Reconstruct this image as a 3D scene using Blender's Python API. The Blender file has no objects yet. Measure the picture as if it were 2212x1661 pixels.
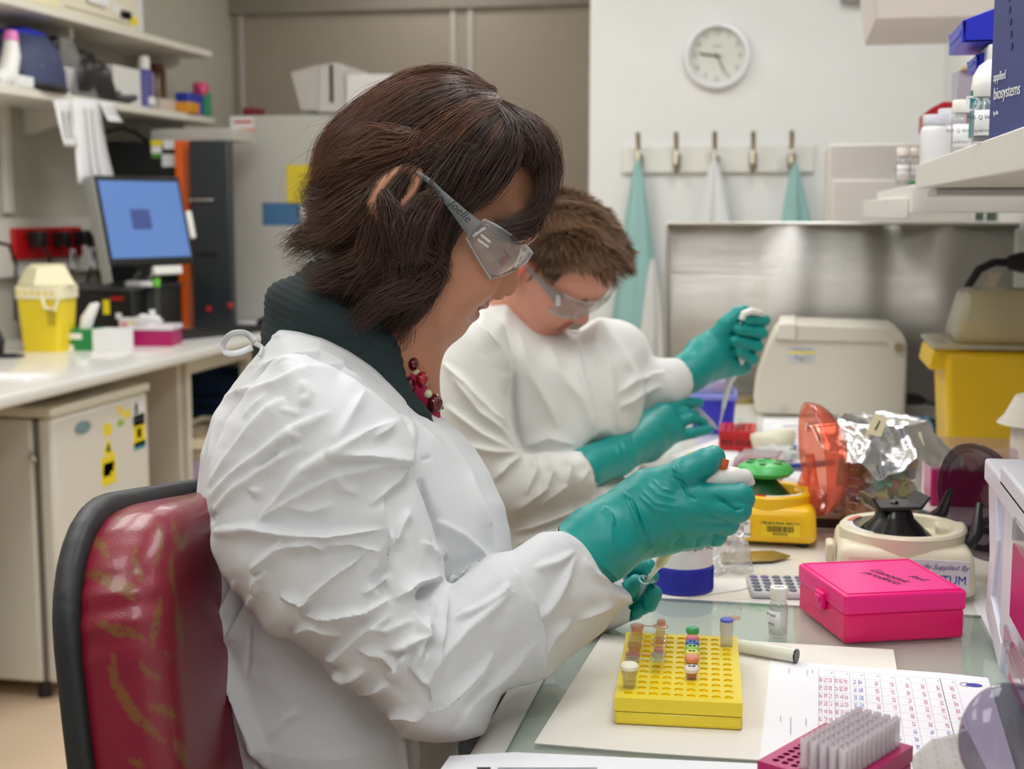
import bpy, math, random
import numpy as np
from mathutils import Vector, Matrix
D = bpy.data
SC = bpy.context.scene
COL = SC.collection
PI = math.pi
random.seed(7)
rng = np.random.default_rng(11)

# ------------------------------------------------------------------ camera, world, lights, exposure
FPX = 2987.0; YAW = .198; PITCH = .1255
CAM = np.array([0., 0., 1.352])
sy_, cy_ = math.sin(YAW), math.cos(YAW)
FWD = np.array([-sy_*math.cos(PITCH), cy_*math.cos(PITCH), -math.sin(PITCH)])
RGT = np.array([cy_, sy_, 0.]); UPV = np.cross(RGT, FWD)
cam = D.cameras.new('camera'); camo = D.objects.new('camera', cam); COL.objects.link(camo)
cam.sensor_width = 17.3; cam.lens = FPX/2212*17.3; cam.sensor_fit = 'HORIZONTAL'
cam.clip_start = .05; cam.clip_end = 50
m = Matrix.Identity(4)
for i in range(3):
    m[i][0] = RGT[i]; m[i][1] = UPV[i]; m[i][2] = -FWD[i]; m[i][3] = CAM[i]
camo.matrix_world = m
cam.dof.use_dof = True; cam.dof.focus_distance = 1.30; cam.dof.aperture_fstop = 3.4
SC.camera = camo
SC.view_settings.view_transform = 'Standard'; SC.view_settings.look = 'None'
SC.view_settings.gamma = 1; SC.view_settings.use_curve_mapping = False
SC.view_settings.exposure = -0.36
SC.cycles.use_denoising = True
SC.cycles.max_bounces = 8; SC.cycles.diffuse_bounces = 4; SC.cycles.glossy_bounces = 3
SC.cycles.transmission_bounces = 6; SC.cycles.transparent_max_bounces = 24
SC.cycles.caustics_reflective = False; SC.cycles.caustics_refractive = False
SC.cycles.sample_clamp_indirect = 6
w = D.worlds.new('room_ambient'); SC.world = w; w.use_nodes = True
w.node_tree.nodes['Background'].inputs[0].default_value = (.95, 1, 1.1, 1)
w.node_tree.nodes['Background'].inputs[1].default_value = .22
LIGHTS = [  # x, y, width, length, power : the fluorescent panels of the ceiling
    (-.15, -.6, .6, 1.2, 8), (-1.4, .2, .6, 1.2, 5), (.1, 1.5, .5, 1.2, 6), (-1.3, 2.0, .6, 1.2, 7),
    (0.0, 3.6, .5, 1.2, 9.5), (-1.3, 4.0, .6, 1.2, 7), (-1.6, 5.9, .5, .5, 1.6), (-2.1, 2.6, .4, 1.2, 3.2)]
for i, (x, y, a, b, pw) in enumerate(LIGHTS):
    L = D.lights.new('ceiling_lamp', 'AREA'); L.shape = 'RECTANGLE'; L.size = a; L.size_y = b; L.energy = pw
    L.color = (.955, 1.015, 1.22)
    o = D.objects.new('ceiling_lamp', L); COL.objects.link(o); o.location = (x, y, 2.655)

# ------------------------------------------------------------------ placing helpers
def ray(px, py): return FWD + (px-1106)/FPX*RGT - (py-830.5)/FPX*UPV
def onz(px, py, z): d = ray(px, py); return CAM + d*(z-CAM[2])/d[2]
def ony(px, py, y): d = ray(px, py); return CAM + d*y/d[1]
def onx(px, py, x): d = ray(px, py); return CAM + d*x/d[0]
def dep(px, py, z): return CAM + ray(px, py)*z
def proj(P):
    q = np.asarray(P) - CAM; z = q@FWD
    return np.stack([1106+q@RGT/z*FPX, 830.5-q@UPV/z*FPX, z], -1)

# ------------------------------------------------------------------ materials
def lin(c):
    c = np.asarray(c, float)/255
    return tuple(np.where(c <= .04045, c/12.92, ((c+.055)/1.055)**2.4))
MATS = {}
def mat(name, rgb, rough=.5, metal=0, var=.04, scale=8, bump=0, bscale=60, trans=0, alpha=1, coat=0, sss=0, emit=0, spec=.5, sheen=0, rot=None):
    if name in MATS: return MATS[name]
    M = D.materials.new(name); M.use_nodes = True; N = M.node_tree.nodes; L = M.node_tree.links
    b = N['Principled BSDF']; c = lin(rgb)
    tc = N.new('ShaderNodeTexCoord'); n = N.new('ShaderNodeTexNoise'); n.inputs['Scale'].default_value = scale; n.inputs['Detail'].default_value = 4
    L.new(tc.outputs['Object'], n.inputs['Vector'])
    mx = N.new('ShaderNodeMix'); mx.data_type = 'RGBA'; L.new(n.outputs['Fac'], mx.inputs['Factor'])
    mx.inputs['A'].default_value = (*[v*(1-var) for v in c], 1); mx.inputs['B'].default_value = (*[min(1, v*(1+var)) for v in c], 1)
    L.new(mx.outputs['Result'], b.inputs['Base Color'])
    b.inputs['Roughness'].default_value = rough; b.inputs['Metallic'].default_value = metal
    b.inputs['Transmission Weight'].default_value = trans; b.inputs['Alpha'].default_value = alpha
    b.inputs['Coat Weight'].default_value = coat; b.inputs['Coat Roughness'].default_value = .08
    b.inputs['Specular IOR Level'].default_value = spec; b.inputs['Sheen Weight'].default_value = sheen
    if sss:
        b.inputs['Subsurface Weight'].default_value = sss; b.inputs['Subsurface Radius'].default_value = (1, .35, .2); b.inputs['Subsurface Scale'].default_value = .008
    if emit:
        L.new(mx.outputs['Result'], b.inputs['Emission Color']); b.inputs['Emission Strength'].default_value = emit
    if bump:
        n2 = N.new('ShaderNodeTexNoise'); n2.inputs['Scale'].default_value = bscale; n2.inputs['Detail'].default_value = 5
        L.new(tc.outputs['Object'], n2.inputs['Vector'])
        bp = N.new('ShaderNodeBump'); bp.inputs['Strength'].default_value = bump; bp.inputs['Distance'].default_value = .002
        L.new(n2.outputs['Fac'], bp.inputs['Height']); L.new(bp.outputs['Normal'], b.inputs['Normal'])
    MATS[name] = M
    return M
def clear(name, rgb, amount=.25, rough=.05, tint=None, gloss=1.45):
    """thin clear or translucent plastic: see-through, a little body colour, a reflecting surface"""
    if name in MATS: return MATS[name]
    M = D.materials.new(name); M.use_nodes = True; N = M.node_tree.nodes; L = M.node_tree.links; N.clear()
    out = N.new('ShaderNodeOutputMaterial'); tr = N.new('ShaderNodeBsdfTransparent'); tr.inputs[0].default_value = (*lin(tint or (250, 250, 250)), 1)
    tc = N.new('ShaderNodeTexCoord'); n = N.new('ShaderNodeTexNoise'); n.inputs['Scale'].default_value = 20; L.new(tc.outputs['Object'], n.inputs['Vector'])
    di = N.new('ShaderNodeBsdfPrincipled'); di.inputs['Base Color'].default_value = (*lin(rgb), 1); di.inputs['Roughness'].default_value = .22
    tl = N.new('ShaderNodeBsdfTranslucent'); tl.inputs[0].default_value = (*lin(rgb), 1); dm = N.new('ShaderNodeMixShader'); dm.inputs[0].default_value = .45; L.new(di.outputs[0], dm.inputs[1]); L.new(tl.outputs[0], dm.inputs[2])
    mr = N.new('ShaderNodeMapRange'); mr.inputs['To Min'].default_value = amount*.9; mr.inputs['To Max'].default_value = min(1, amount*1.1); L.new(n.outputs['Fac'], mr.inputs['Value'])
    m1 = N.new('ShaderNodeMixShader'); L.new(mr.outputs[0], m1.inputs[0]); L.new(tr.outputs[0], m1.inputs[1]); L.new(dm.outputs[0], m1.inputs[2])
    gl = N.new('ShaderNodeBsdfGlossy'); gl.inputs['Roughness'].default_value = rough
    lw_ = N.new('ShaderNodeLayerWeight'); lw_.inputs['Blend'].default_value = .5; pw = N.new('ShaderNodeMath'); pw.operation = 'POWER'; pw.inputs[1].default_value = 4; L.new(lw_.outputs['Facing'], pw.inputs[0])
    fr = N.new('ShaderNodeMath'); fr.operation = 'MULTIPLY_ADD'; fr.inputs[1].default_value = .75; fr.inputs[2].default_value = ((gloss-1)/(gloss+1))**2; L.new(pw.outputs[0], fr.inputs[0])
    m2 = N.new('ShaderNodeMixShader'); L.new(fr.outputs[0], m2.inputs[0]); L.new(m1.outputs[0], m2.inputs[1]); L.new(gl.outputs[0], m2.inputs[2])
    L.new(m2.outputs[0], out.inputs[0]); MATS[name] = M
    return M

# ------------------------------------------------------------------ objects
def tag(o, label=None, cat=None, group=None, kind=None):
    if label: o['label'] = label
    if cat: o['category'] = cat
    if group: o['group'] = group
    if kind: o['kind'] = kind
    return o
def thing(name, loc, label, cat, rotz=0, group=None):
    o = D.objects.new(name, None); COL.objects.link(o); o.location = tuple(loc); o.rotation_euler = (0, 0, rotz); o.empty_display_size = .05
    return tag(o, label, cat, group)
def copy_tree(o, parent=None):
    c = o.copy(); COL.objects.link(c); c.parent = parent
    for ch in list(o.children): copy_tree(ch, c)
    return c
def dup(o, loc, rotz=None, label=None, group=None, scale=None):
    c = copy_tree(o); c.location = tuple(loc)
    if rotz is not None: c.rotation_euler = (0, 0, rotz)
    if scale: c.scale = (scale,)*3 if isinstance(scale, (int, float)) else scale
    return tag(c, label, None, group)

class MB:
    def __init__(s): s.v = []; s.f = []; s.M = Matrix.Identity(4)
    def add(s, vs, fs):
        n = len(s.v); s.v += [tuple(s.M @ Vector(v)) for v in vs]; s.f += [tuple(i+n for i in f) for f in fs]; return s
    def box(s, x0, x1, y0, y1, z0, z1, tx=0, ty=0):
        """tx, ty narrow the top"""
        v = [(x0, y0, z0), (x1, y0, z0), (x1, y1, z0), (x0, y1, z0), (x0+tx, y0+ty, z1), (x1-tx, y0+ty, z1), (x1-tx, y1-ty, z1), (x0+tx, y1-ty, z1)]
        return s.add(v, [(3, 2, 1, 0), (4, 5, 6, 7), (0, 1, 5, 4), (1, 2, 6, 5), (2, 3, 7, 6), (3, 0, 4, 7)])
    def prism(s, poly, a0, a1, axis='y'):
        """polygon in the plane across an axis, swept from a0 to a1. axis y: (x,z); x: (y,z); z: (x,y)"""
        n = len(poly)
        def q(p, a): return (p[0], a, p[1]) if axis == 'y' else (a, p[0], p[1]) if axis == 'x' else (p[0], p[1], a)
        v = [q(p, a0) for p in poly]+[q(p, a1) for p in poly]
        f = [tuple(range(n)), tuple(range(2*n-1, n-1, -1))]+[(i, i+n, (i+1) % n+n, (i+1) % n) for i in range(n)]
        return s.add(v, f)
    def lathe(s, prof, seg=32, c=(0, 0, 0), sx=1, sy=1, arc=None, caps=True):
        """prof: [(r, z)]"""
        n = len(prof); full = arc is None; a0, a1 = arc or (0, 2*PI); k = seg if full else seg+1
        v = [(c[0]+r*sx*math.cos(a0+(a1-a0)*j/seg), c[1]+r*sy*math.sin(a0+(a1-a0)*j/seg), c[2]+z) for j in range(k) for r, z in prof]
        f = []
        for j in range(seg):
            a, b = j*n, ((j+1) % k)*n
            for i in range(n-1): f.append((a+i, b+i, b+i+1, a+i+1))
        if full and caps:
            if prof[0][0] > 1e-6: f.append(tuple(j*n for j in range(seg-1, -1, -1)))
            if prof[-1][0] > 1e-6: f.append(tuple(j*n+n-1 for j in range(seg)))
        return s.add(v, f)
    def tube(s, pts, r, seg=10, caps=True):
        pts = [Vector(p) for p in pts]; n = len(pts); rs = r if hasattr(r, '__len__') else [r]*n
        t = [(pts[min(i+1, n-1)]-pts[max(i-1, 0)]).normalized() for i in range(n)]
        a = t[0].orthogonal().normalized(); v = []
        for i in range(n):
            a = (a-t[i]*a.dot(t[i])).normalized(); b = t[i].cross(a)
            for j in range(seg):
                w_ = 2*PI*j/seg; v.append(tuple(pts[i]+rs[i]*(math.cos(w_)*a+math.sin(w_)*b)))
        f = [(i*seg+j, i*seg+(j+1) % seg, (i+1)*seg+(j+1) % seg, (i+1)*seg+j) for i in range(n-1) for j in range(seg)]
        if caps: f += [tuple(range(seg-1, -1, -1)), tuple((n-1)*seg+j for j in range(seg))]
        return s.add(v, f)
    def ball(s, c, r, seg=16, rings=10, sc=(1, 1, 1)):
        pr = [(math.sin(PI*i/rings), -math.cos(PI*i/rings)) for i in range(rings+1)]
        v = []; f = []
        v = [(c[0]+r*sc[0]*p*math.cos(2*PI*j/seg), c[1]+r*sc[1]*p*math.sin(2*PI*j/seg), c[2]+r*sc[2]*z) for p, z in pr for j in range(seg)]
        for i in range(rings):
            for j in range(seg): f.append((i*seg+j, i*seg+(j+1) % seg, (i+1)*seg+(j+1) % seg, (i+1)*seg+j))
        return s.add(v, f)
    def grid(s, P):
        """P: rows of points"""
        n, k = len(P), len(P[0]); v = [tuple(p) for r in P for p in r]
        return s.add(v, [(i*k+j, i*k+j+1, (i+1)*k+j+1, (i+1)*k+j) for i in range(n-1) for j in range(k-1)])
    def build(s, name, m, parent=None, bevel=0, seg=2, smooth=True, angle=35, solid=0):
        me = D.meshes.new(name); me.from_pydata(s.v, [], s.f); me.validate(); me.update()
        o = D.objects.new(name, me); COL.objects.link(o); o.parent = parent
        if m: me.materials.append(m)
        if solid:
            sd = o.modifiers.new('thickness', 'SOLIDIFY'); sd.thickness = solid; sd.offset = 0
        if bevel:
            b = o.modifiers.new('bevel', 'BEVEL'); b.width = bevel; b.segments = seg; b.limit_method = 'ANGLE'; b.angle_limit = .6
        if smooth:
            me.polygons.foreach_set('use_smooth', [True]*len(me.polygons)); me.set_sharp_from_angle(angle=math.radians(angle))
        return o
def bx(name, m, parent, x0, x1, y0, y1, z0, z1, bevel=.002, tx=0, ty=0, seg=2):
    return MB().box(x0, x1, y0, y1, z0, z1, tx, ty).build(name, m, parent, bevel, seg)
def text(s, size, m, parent, loc, rot=(PI/2, 0, 0), name='lettering', ext=.0002, ax='CENTER', shear=0, sx=1):
    c = D.curves.new(name, 'FONT'); c.body = s; c.size = size; c.extrude = ext; c.align_x = ax; c.align_y = 'CENTER'; c.shear = shear
    c.resolution_u = 3
    o = D.objects.new(name, c); COL.objects.link(o); o.parent = parent; o.location = tuple(loc); o.rotation_euler = rot; o.scale = (sx, 1, 1)
    me = D.meshes.new_from_object(o); me.materials.clear(); me.materials.append(m)
    D.objects.remove(o); D.curves.remove(c)
    o = D.objects.new(name, me); COL.objects.link(o); o.parent = parent; o.location = tuple(loc); o.rotation_euler = rot; o.scale = (sx, 1, 1)
    return o
def struct(o): o['kind'] = 'structure'; return o
def arcpts(c, r, a0, a1, n, plane='xy', z=0):
    return [(c[0]+r*math.cos(a0+(a1-a0)*i/n), c[1]+r*math.sin(a0+(a1-a0)*i/n)) for i in range(n+1)]
def rrect(w_, h_, r, n=5):
    """rounded rectangle centred on 0"""
    out = []
    for cx, cy, a in ((w_/2-r, h_/2-r, 0), (-w_/2+r, h_/2-r, PI/2), (-w_/2+r, -h_/2+r, PI), (w_/2-r, -h_/2+r, 1.5*PI)):
        out += [(cx+r*math.cos(a+PI/2*i/n), cy+r*math.sin(a+PI/2*i/n)) for i in range(n+1)]
    return out

WHITE = mat('white_plastic', (232, 231, 226), .35, var=.02)
BLACK = mat('black_plastic', (24, 25, 26), .4)
INK = mat('black_ink', (30, 30, 34), .6)
GREYINK = mat('grey_ink', (150, 152, 158), .7)
PAPER = mat('white_paper', (238, 238, 238), .75, var=.01)
CREAM = mat('cream_plastic', (222, 216, 198), .4, var=.02)
CHROME = mat('chrome', (200, 200, 200), .18, metal=1)
YELLOW = mat('yellow_plastic', (238, 205, 20), .42, sss=.0)
LABELW = mat('white_label', (235, 236, 236), .5, var=.01)
YLABEL = mat('yellow_label', (245, 222, 30), .5, var=.02)
BLUEP = mat('blue_plastic', (28, 44, 200), .35)
RED = mat('red_plastic', (190, 16, 24), .35)
MAG = mat('magenta_plastic', (170, 8, 92), .35)

# ------------------------------------------------------------------ the room
wl = mat('left_wall_paint', (196, 191, 176), .7, bump=.05)
wf = mat('taupe_wall_panel', (168, 156, 140), .6, bump=.03)
ww = mat('white_wall_paint', (229, 230, 227), .7, bump=.05)
FX0, FX1, FY0, FY1, CEIL = -2.68, .52, -1.6, 6.45, 2.7
struct(MB().box(FX0-.1, FX1+.1, FY0, FY1+.1, -.08, 0).build('floor', mat('beige_vinyl_floor', (214, 190, 160), .45, var=.07, scale=5, bump=.03), None))
struct(MB().box(FX0-.1, FX1+.1, FY0, FY1+.1, CEIL, CEIL+.08).build('ceiling', mat('ceiling_tiles', (225, 222, 214), .8), None))
struct(MB().box(FX0-.1, FX0, FY0, FY1+.1, 0, CEIL).build('wall_left', wl, None))
struct(MB().box(FX1, FX1+.1, FY0, FY1+.1, 0, CEIL).build('wall_right', ww, None))
struct(MB().box(FX0, -.748, FY1, FY1+.1, 0, CEIL).build('wall_far', wf, None))
struct(MB().box(-.748, FX1, 5.2, FY1+.1, 0, CEIL).build('wall_white', ww, None))
zb = ony(800, 24, FY1)[2]
struct(MB().box(FX0, -.75, FY1-.03, FY1, zb, CEIL).build('trim_1', mat('taupe_bulkhead', (150, 141, 128), .6), None))
k = 2
for px in (487, 524, 980, 1017):
    x = ony(px, 150, FY1)[0]
    struct(MB().box(x-.012, x+.012, FY1-.012, FY1, 0, zb).build('trim_%d' % k, mat('panel_joint_strip', (196, 190, 182), .5), None)); k += 1
emi = mat('lamp_diffuser', (255, 250, 240), .5, emit=6)
for x, y, a, b, pw in LIGHTS:
    t = thing('ceiling_light', (x, y, CEIL-.03), None, 'ceiling light', group='recessed ceiling light panels')
    t['label'] = 'flat white fluorescent light panel set in the ceiling'
    bx('frame', WHITE, t, -a/2-.03, a/2+.03, -b/2-.03, b/2+.03, .001, .03)
    MB().box(-a/2, a/2, -b/2, b/2, -.002, .001).build('diffuser', emi, t)
# ------------------------------------------------------------------ left side of the room
LAM = mat('white_laminate', (230, 228, 221), .18, var=.015, coat=.3)
PANEL = mat('off_white_laminate', (205, 196, 180), .4)
WSH = mat('shelf_white', (228, 223, 210), .4)
CONC = mat('pale_cardboard', (220, 216, 208), .7)
DARKG = mat('dark_grey_metal', (38, 43, 47), .3)
# bench top with a bullnosed front
LB = tag(MB().prism([(-2.68, .862), (-1.905, .862), (-1.893, .868), (-1.889, .881), (-1.893, .894), (-1.905, .9), (-2.68, .9)], -1.0, 5.38).build('lab_benchtop', LAM, None), 'long glossy white laminate bench along the wall under the shelves', 'bench')
for y in (2.95, 4.26, 5.32): bx('end_panel', PANEL, LB, -2.6, -1.99, y, y+.03, 0, .861, .002)
for y in (4.33, 4.87): bx('leg', CREAM, LB, -2.02, -1.98, y-.015, y+.015, 0, .862, .003)
bx('rail', CREAM, LB, -2.015, -1.985, 4.35, 4.86, .80, .85, .002)
# fridge
f = thing('bar_fridge', (-1.94, 3.37, 0), 'small white bar fridge with safety stickers under the bench', 'fridge')
FR = mat('white_enamel', (224, 221, 210), .35, var=.02)
bx('body', FR, f, -.6, -.062, .0, .57, .05, .79, .012)
bx('door', FR, f, -.05, 0, 0, .57, .05, .795, .014)
bx('seal', mat('grey_rubber', (120, 116, 108), .6), f, -.062, -.05, .006, .564, .055, .785, .001)
bx('top_cover', CREAM, f, -.6, .004, -.008, .578, .796, .822, .006)
for x, y in ((-.08, .04), (-.08, .53), (-.55, .04), (-.55, .53)):
    MB().lathe([(.02, 0), (.02, .05)], 12, (x, y, 0)).build('foot', BLACK, f)
def fl(name, m_, px0, py0, px1, py1, x=-1.9385):
    a = onx(px0, py0, x); b = onx(px1, py1, x)
    return MB().box(0, .0012, a[1]-3.37, b[1]-3.37, b[2], a[2]).build(name, m_, f)
MB().lathe([(.0001, 0), (.033, .0), (.033, .003), (.0001, .003)], 24).build('badge', mat('grey_green_badge', (120, 150, 152), .4), f)
bb = D.objects[-1] if False else [o for o in f.children if o.name.startswith('badge')][0]
p = onx(178, 923, -1.94); bb.location = (0.0, p[1]-3.37, p[2]); bb.rotation_euler = (0, PI/2, 0); bb.scale = (.55, 1.35, 1)
fl('yellow_sticker', YLABEL, 224, 918, 242, 938); fl('yellow_notice', YLABEL, 219, 990, 252, 1040)
q = fl('notice_print', INK, 224, 1003, 247, 1005); q = fl('notice_print', INK, 223, 1014, 246, 1016); q = fl('notice_print', INK, 224, 1024, 240, 1026)
a, b_, c_ = onx(234, 944, -1.9385), onx(223, 983, -1.9385), onx(246, 981, -1.9385)
MB().prism([(p_[1]-3.37, p_[2]) for p_ in (a, b_, c_)], 0, .0012, 'x').build('warning_triangle', YLABEL, f)
a, b_, c_ = onx(234, 955, -1.9385), onx(229, 976, -1.9385), onx(240, 975, -1.9385)
MB().prism([(p_[1]-3.37, p_[2]) for p_ in (a, b_, c_)], .0012, .0018, 'x').build('warning_symbol', INK, f)
fl('yellow_sticker', YLABEL, 256, 878, 265, 895); fl('yellow_sticker', YLABEL, 268, 888, 282, 900); fl('green_sticker', mat('green_label', (150, 190, 40), .5), 255, 909, 268, 918)
fl('rating_label', LABELW, 287, 870, 312, 896); fl('rating_label_black', INK, 288, 898, 313, 915); fl('rating_label_yellow', YLABEL, 288, 916, 315, 958)
fl('rating_label_red', RED, 296, 926, 306, 944); fl('rating_label_blue', mat('teal_label', (60, 150, 170), .5), 290, 957, 315, 965)
fl('red_mark', RED, 291, 872, 298, 893)
# latch on the side
p = ony(75, 985, 3.37); q = MB().tube([(-.005, -.006, .012), (.0, -.012, 0), (.006, -.006, -.012)], .006, 8).build('latch', CHROME, f); q.location = (p[0]+1.94, -.002, p[2])
# beige bin with a lilac liner, blue crate
bn = thing('waste_bin', (-1.98, 4.58, 0), 'beige waste bin with lilac liner under the bench beside the fridge', 'bin')
BG = mat('beige_bin_plastic', (215, 201, 174), .45)
def frus(w0, d0, w1, d1, h0, h1, th=.006, r=.03, n=5, floor_=True):
    """open tapered container wall"""
    A = rrect(w0, d0, r, n); B = rrect(w1, d1, r, n); C_ = rrect(w1-2*th, d1-2*th, max(r-th, .003), n); E = rrect(w0-2*th, d0-2*th, max(r-th, .003), n)
    k_ = len(A); v = [(x, y, h0) for x, y in A]+[(x, y, h1) for x, y in B]+[(x, y, h1) for x, y in C_]+[(x, y, h0+th) for x, y in E]
    fs = [(i+s*k_, (i+1) % k_+s*k_, (i+1) % k_+(s+1)*k_, i+(s+1)*k_) for s in range(3) for i in range(k_)]
    if floor_: fs += [tuple(range(k_-1, -1, -1)), tuple(range(3*k_, 4*k_))]
    return MB().add(v, fs)
frus(.28, .36, .36, .44, 0, .56, .008, .05).build('body', BG, bn)
frus(.366, .446, .37, .45, .42, .50, .004, .052, floor_=False).build('liner', mat('lilac_plastic_film', (196, 172, 204), .35), bn)
MB().prism([(-.20, .46), (-.10, .46), (-.12, .50), (-.19, .50)], -.02, .02, 'y').build('yellow_tag', YLABEL, bn)
frus(.40, .48, .38, .46, .545, .575, .045, .06, floor_=False).build('rim', BG, bn)
cr = thing('storage_crate', (-2.12, 5.08, 0), 'navy blue slatted plastic crate under the far end of the bench', 'crate')
NAVY = mat('navy_crate_plastic', (38, 62, 104), .5)
frus(.30, .34, .32, .36, 0, .72, .01, .02).build('body', NAVY, cr)
for i in range(14): MB().box(-.164, .164, -.186, -.176, .06+.045*i, .075+.045*i).build('slat', mat('dark_navy_plastic', (26, 36, 58), .5), cr)

# outlet panel and plugs
op = thing('outlet_panel', (-2.68, 4.7, 1.12), 'white wall trunking with three red power sockets above the bench', 'power outlet')
bx('faceplate', mat('trunking_white', (222, 218, 206), .4), op, 0, .04, -2.2, .38, 0, .205, .004)
for i, px in enumerate((47, 98, 147)):
    c = onx(px, 512, -2.64); q = bx('red_socket', RED, op, .04, .058, c[1]-4.7-.075, c[1]-4.7+.075, .06, .17, .004)
    bx('switch', mat('red_switch', (150, 10, 16), .3), q, .058, .062, c[1]-4.7-.03, c[1]-4.7+.03, .13, .155, .001)
for px, py, lab, dz in ((68, 515, 'black power plug in the first red socket', .15), (122, 515, 'black power plug in the second red socket', .16), (165, 512, 'black power plug in the third red socket', .13), (200, 520, 'black power plug beside the third red socket', .12)):
    c = onx(px, py, -2.62 if px < 190 else -2.639); t = thing('power_plug', c, lab, 'plug', group='plugs in the red sockets')
    bx('plug_body', BLACK, t, 0, .05, -.025, .025, -.03, .025, .006)
    MB().tube([(.04, 0, -.02), (.06, .01, -.06), (.05, .02, -.10), (.03, .0, -dz-.05)], .005, 8).build('cable', BLACK, t)
    if px > 100: bx('tag', LABELW, t, .052, .056, .0, .03, -.11, -.04, .001)
t = tag(MB().tube([onx(-20, 520, -2.55), onx(20, 530, -2.55), onx(35, 570, -2.56), onx(32, 640, -2.54), onx(34, 690, -2.5)], .006, 8).build('loose_cable', BLACK, None), 'black cable hanging from the wall trunking at the picture edge', 'cable')
for px, py0, py1 in ((4, 220, 460),):
    a = onx(px, py0, -2.675); b = onx(px, py1, -2.675)
    tag(bx('shelf_upright', WSH, None, -2.68, -2.655, a[1]-.02, a[1]+.02, 1.34, 2.1, .003), 'white slotted shelf upright on the wall above the outlets', 'shelf upright')

# shelves
def shelf(z0, z1, yend, label, ybr):
    s = thing('wall_shelf', (-2.68, yend, z0), label, 'shelf', group='wall shelves above the white bench')
    bx('board', WSH, s, 0, .29, -4.0, 0, 0, z1-z0, .004)
    for y in ybr:
        MB().prism([(0, -.09), (.02, -.09), (.20, -.035), (.20, 0), (0, 0)], y-.012, y+.012, 'y').build('bracket', WSH, s)
    return s
shelf(1.958+.024, 2.010, 5.545, 'upper white wall shelf carrying the cream instrument box', (-.12, -1.0, -1.5))
shelf(1.708, 1.738, 5.56, 'lower white wall shelf with the black bag and taped papers', (-.12, -1.0, -1.8))
# cream box on the upper shelf
def SH(px, py): return onx(px, py, -2.40)
y0, y1 = SH(-30, 0)[1], SH(313, 40)[1]
t = thing('instrument_box', (-2.41, y0, 2.011), 'cream instrument case on the upper shelf with small stickers', 'box')
IC = mat('cream_case', (232, 224, 200), .5)
yb = SH(130, 30)[1]-y0
bx('case', IC, t, -.25, 0, yb, y1-y0-.04, 0, .36, .006)
bx('end_cover', mat('case_white', (224, 224, 222), .5), t, -.25, .004, y1-y0-.038, y1-y0, 0, .38, .003)
bx('lid_seam', mat('seam_brown', (130, 110, 90), .6), t, -.001, .0015, yb+.05, y1-y0-.06, .155, .159, .0005)
bx('lid_seam', mat('seam_brown', (130, 110, 90), .6), t, -.001, .0015, yb+.05, y1-y0-.1, .018, .022, .0005)
for px, py, m_ in ((258, 20, LABELW), (273, 32, INK), (281, 33, INK), (294, 45, YLABEL)):
    c = SH(px, py); MB().box(.001, .002, c[1]-y0-.03, c[1]-y0+.03, c[2]-2.011-.014, c[2]-2.011+.014).build('sticker', m_, t)
t = thing('instrument_box', (-2.40, SH(-60, 0)[1], 2.011), 'pale yellow case at the picture edge on the upper shelf', 'box')
bx('case', mat('pale_yellow_case', (238, 228, 188), .5), t, -.25, 0, 0, SH(128, 20)[1]-SH(-60, 0)[1], 0, .36, .006)
c = SH(100, 5); MB().box(.001, .002, .7, .85, .055, .085).build('sticker', LABELW, t)
# things on the lower shelf
ZL = 1.739
def SL(px, x=-2.45): return onx(px, 200, x)[1]
t = thing('hard_cap', (-2.5, SL(46, -2.5), ZL+.02), 'dark blue domed cap on the lower shelf at its near end', 'cap')
MB().lathe([(.17, 0), (.168, .05), (.15, .11), (.11, .155), (.05, .178), (.0, .18)], 28, sx=.8).build('dome', mat('navy_fabric', (54, 62, 96), .6), t)
MB().lathe([(.02, .176), (.06, .174), (.10, .160), (.10, .166), (.05, .183), (.0, .186)], 28, sx=.8).build('top_band', BLUEP, t)
MB().lathe([(.17, -.02), (.178, -.01), (.17, .0)], 28, sx=.8).build('rim', BLACK, t)
t = thing('spray_handle', (-2.44, SL(5, -2.44), ZL), 'white and pink curved plastic scoop at the shelf end', 'scoop')
MB().tube([(0, -.05, .01), (0, .03, .03), (0, .06, .10), (0, .065, .16)], [.03, .035, .03, .02], 12).build('scoop_body', WHITE, t)
MB().tube([(0, .062, .145), (0, .066, .175)], [.026, .02], 12).build('pink_tip', mat('pink_tip', (225, 120, 190), .4), t)
t = thing('mesh_basket', (-2.44, SL(95, -2.44), ZL), 'small white mesh basket in front of the cap on the shelf', 'basket')
frus(.10, .20, .12, .22, 0, .085, .004, .02).build('basket_body', mat('mesh_white', (225, 225, 228), .5), t)
for i in range(5): MB().box(-.0615, .0615, -.112, .112, .015+.015*i, .018+.015*i).build('wire', mat('mesh_grey', (150, 150, 155), .5), t)  # wire bands in a plain grey, darker than the basket wall
t = thing('binder_clip', (-2.41, SL(48, -2.41), ZL), 'white box with black clip in front of the blue cap', 'clip box')
bx('box_body', LABELW, t, -.03, .02, -.04, .04, 0, .035, .003); bx('clip', BLACK, t, -.02, .0, -.045, .045, .035, .05, .004)
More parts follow.
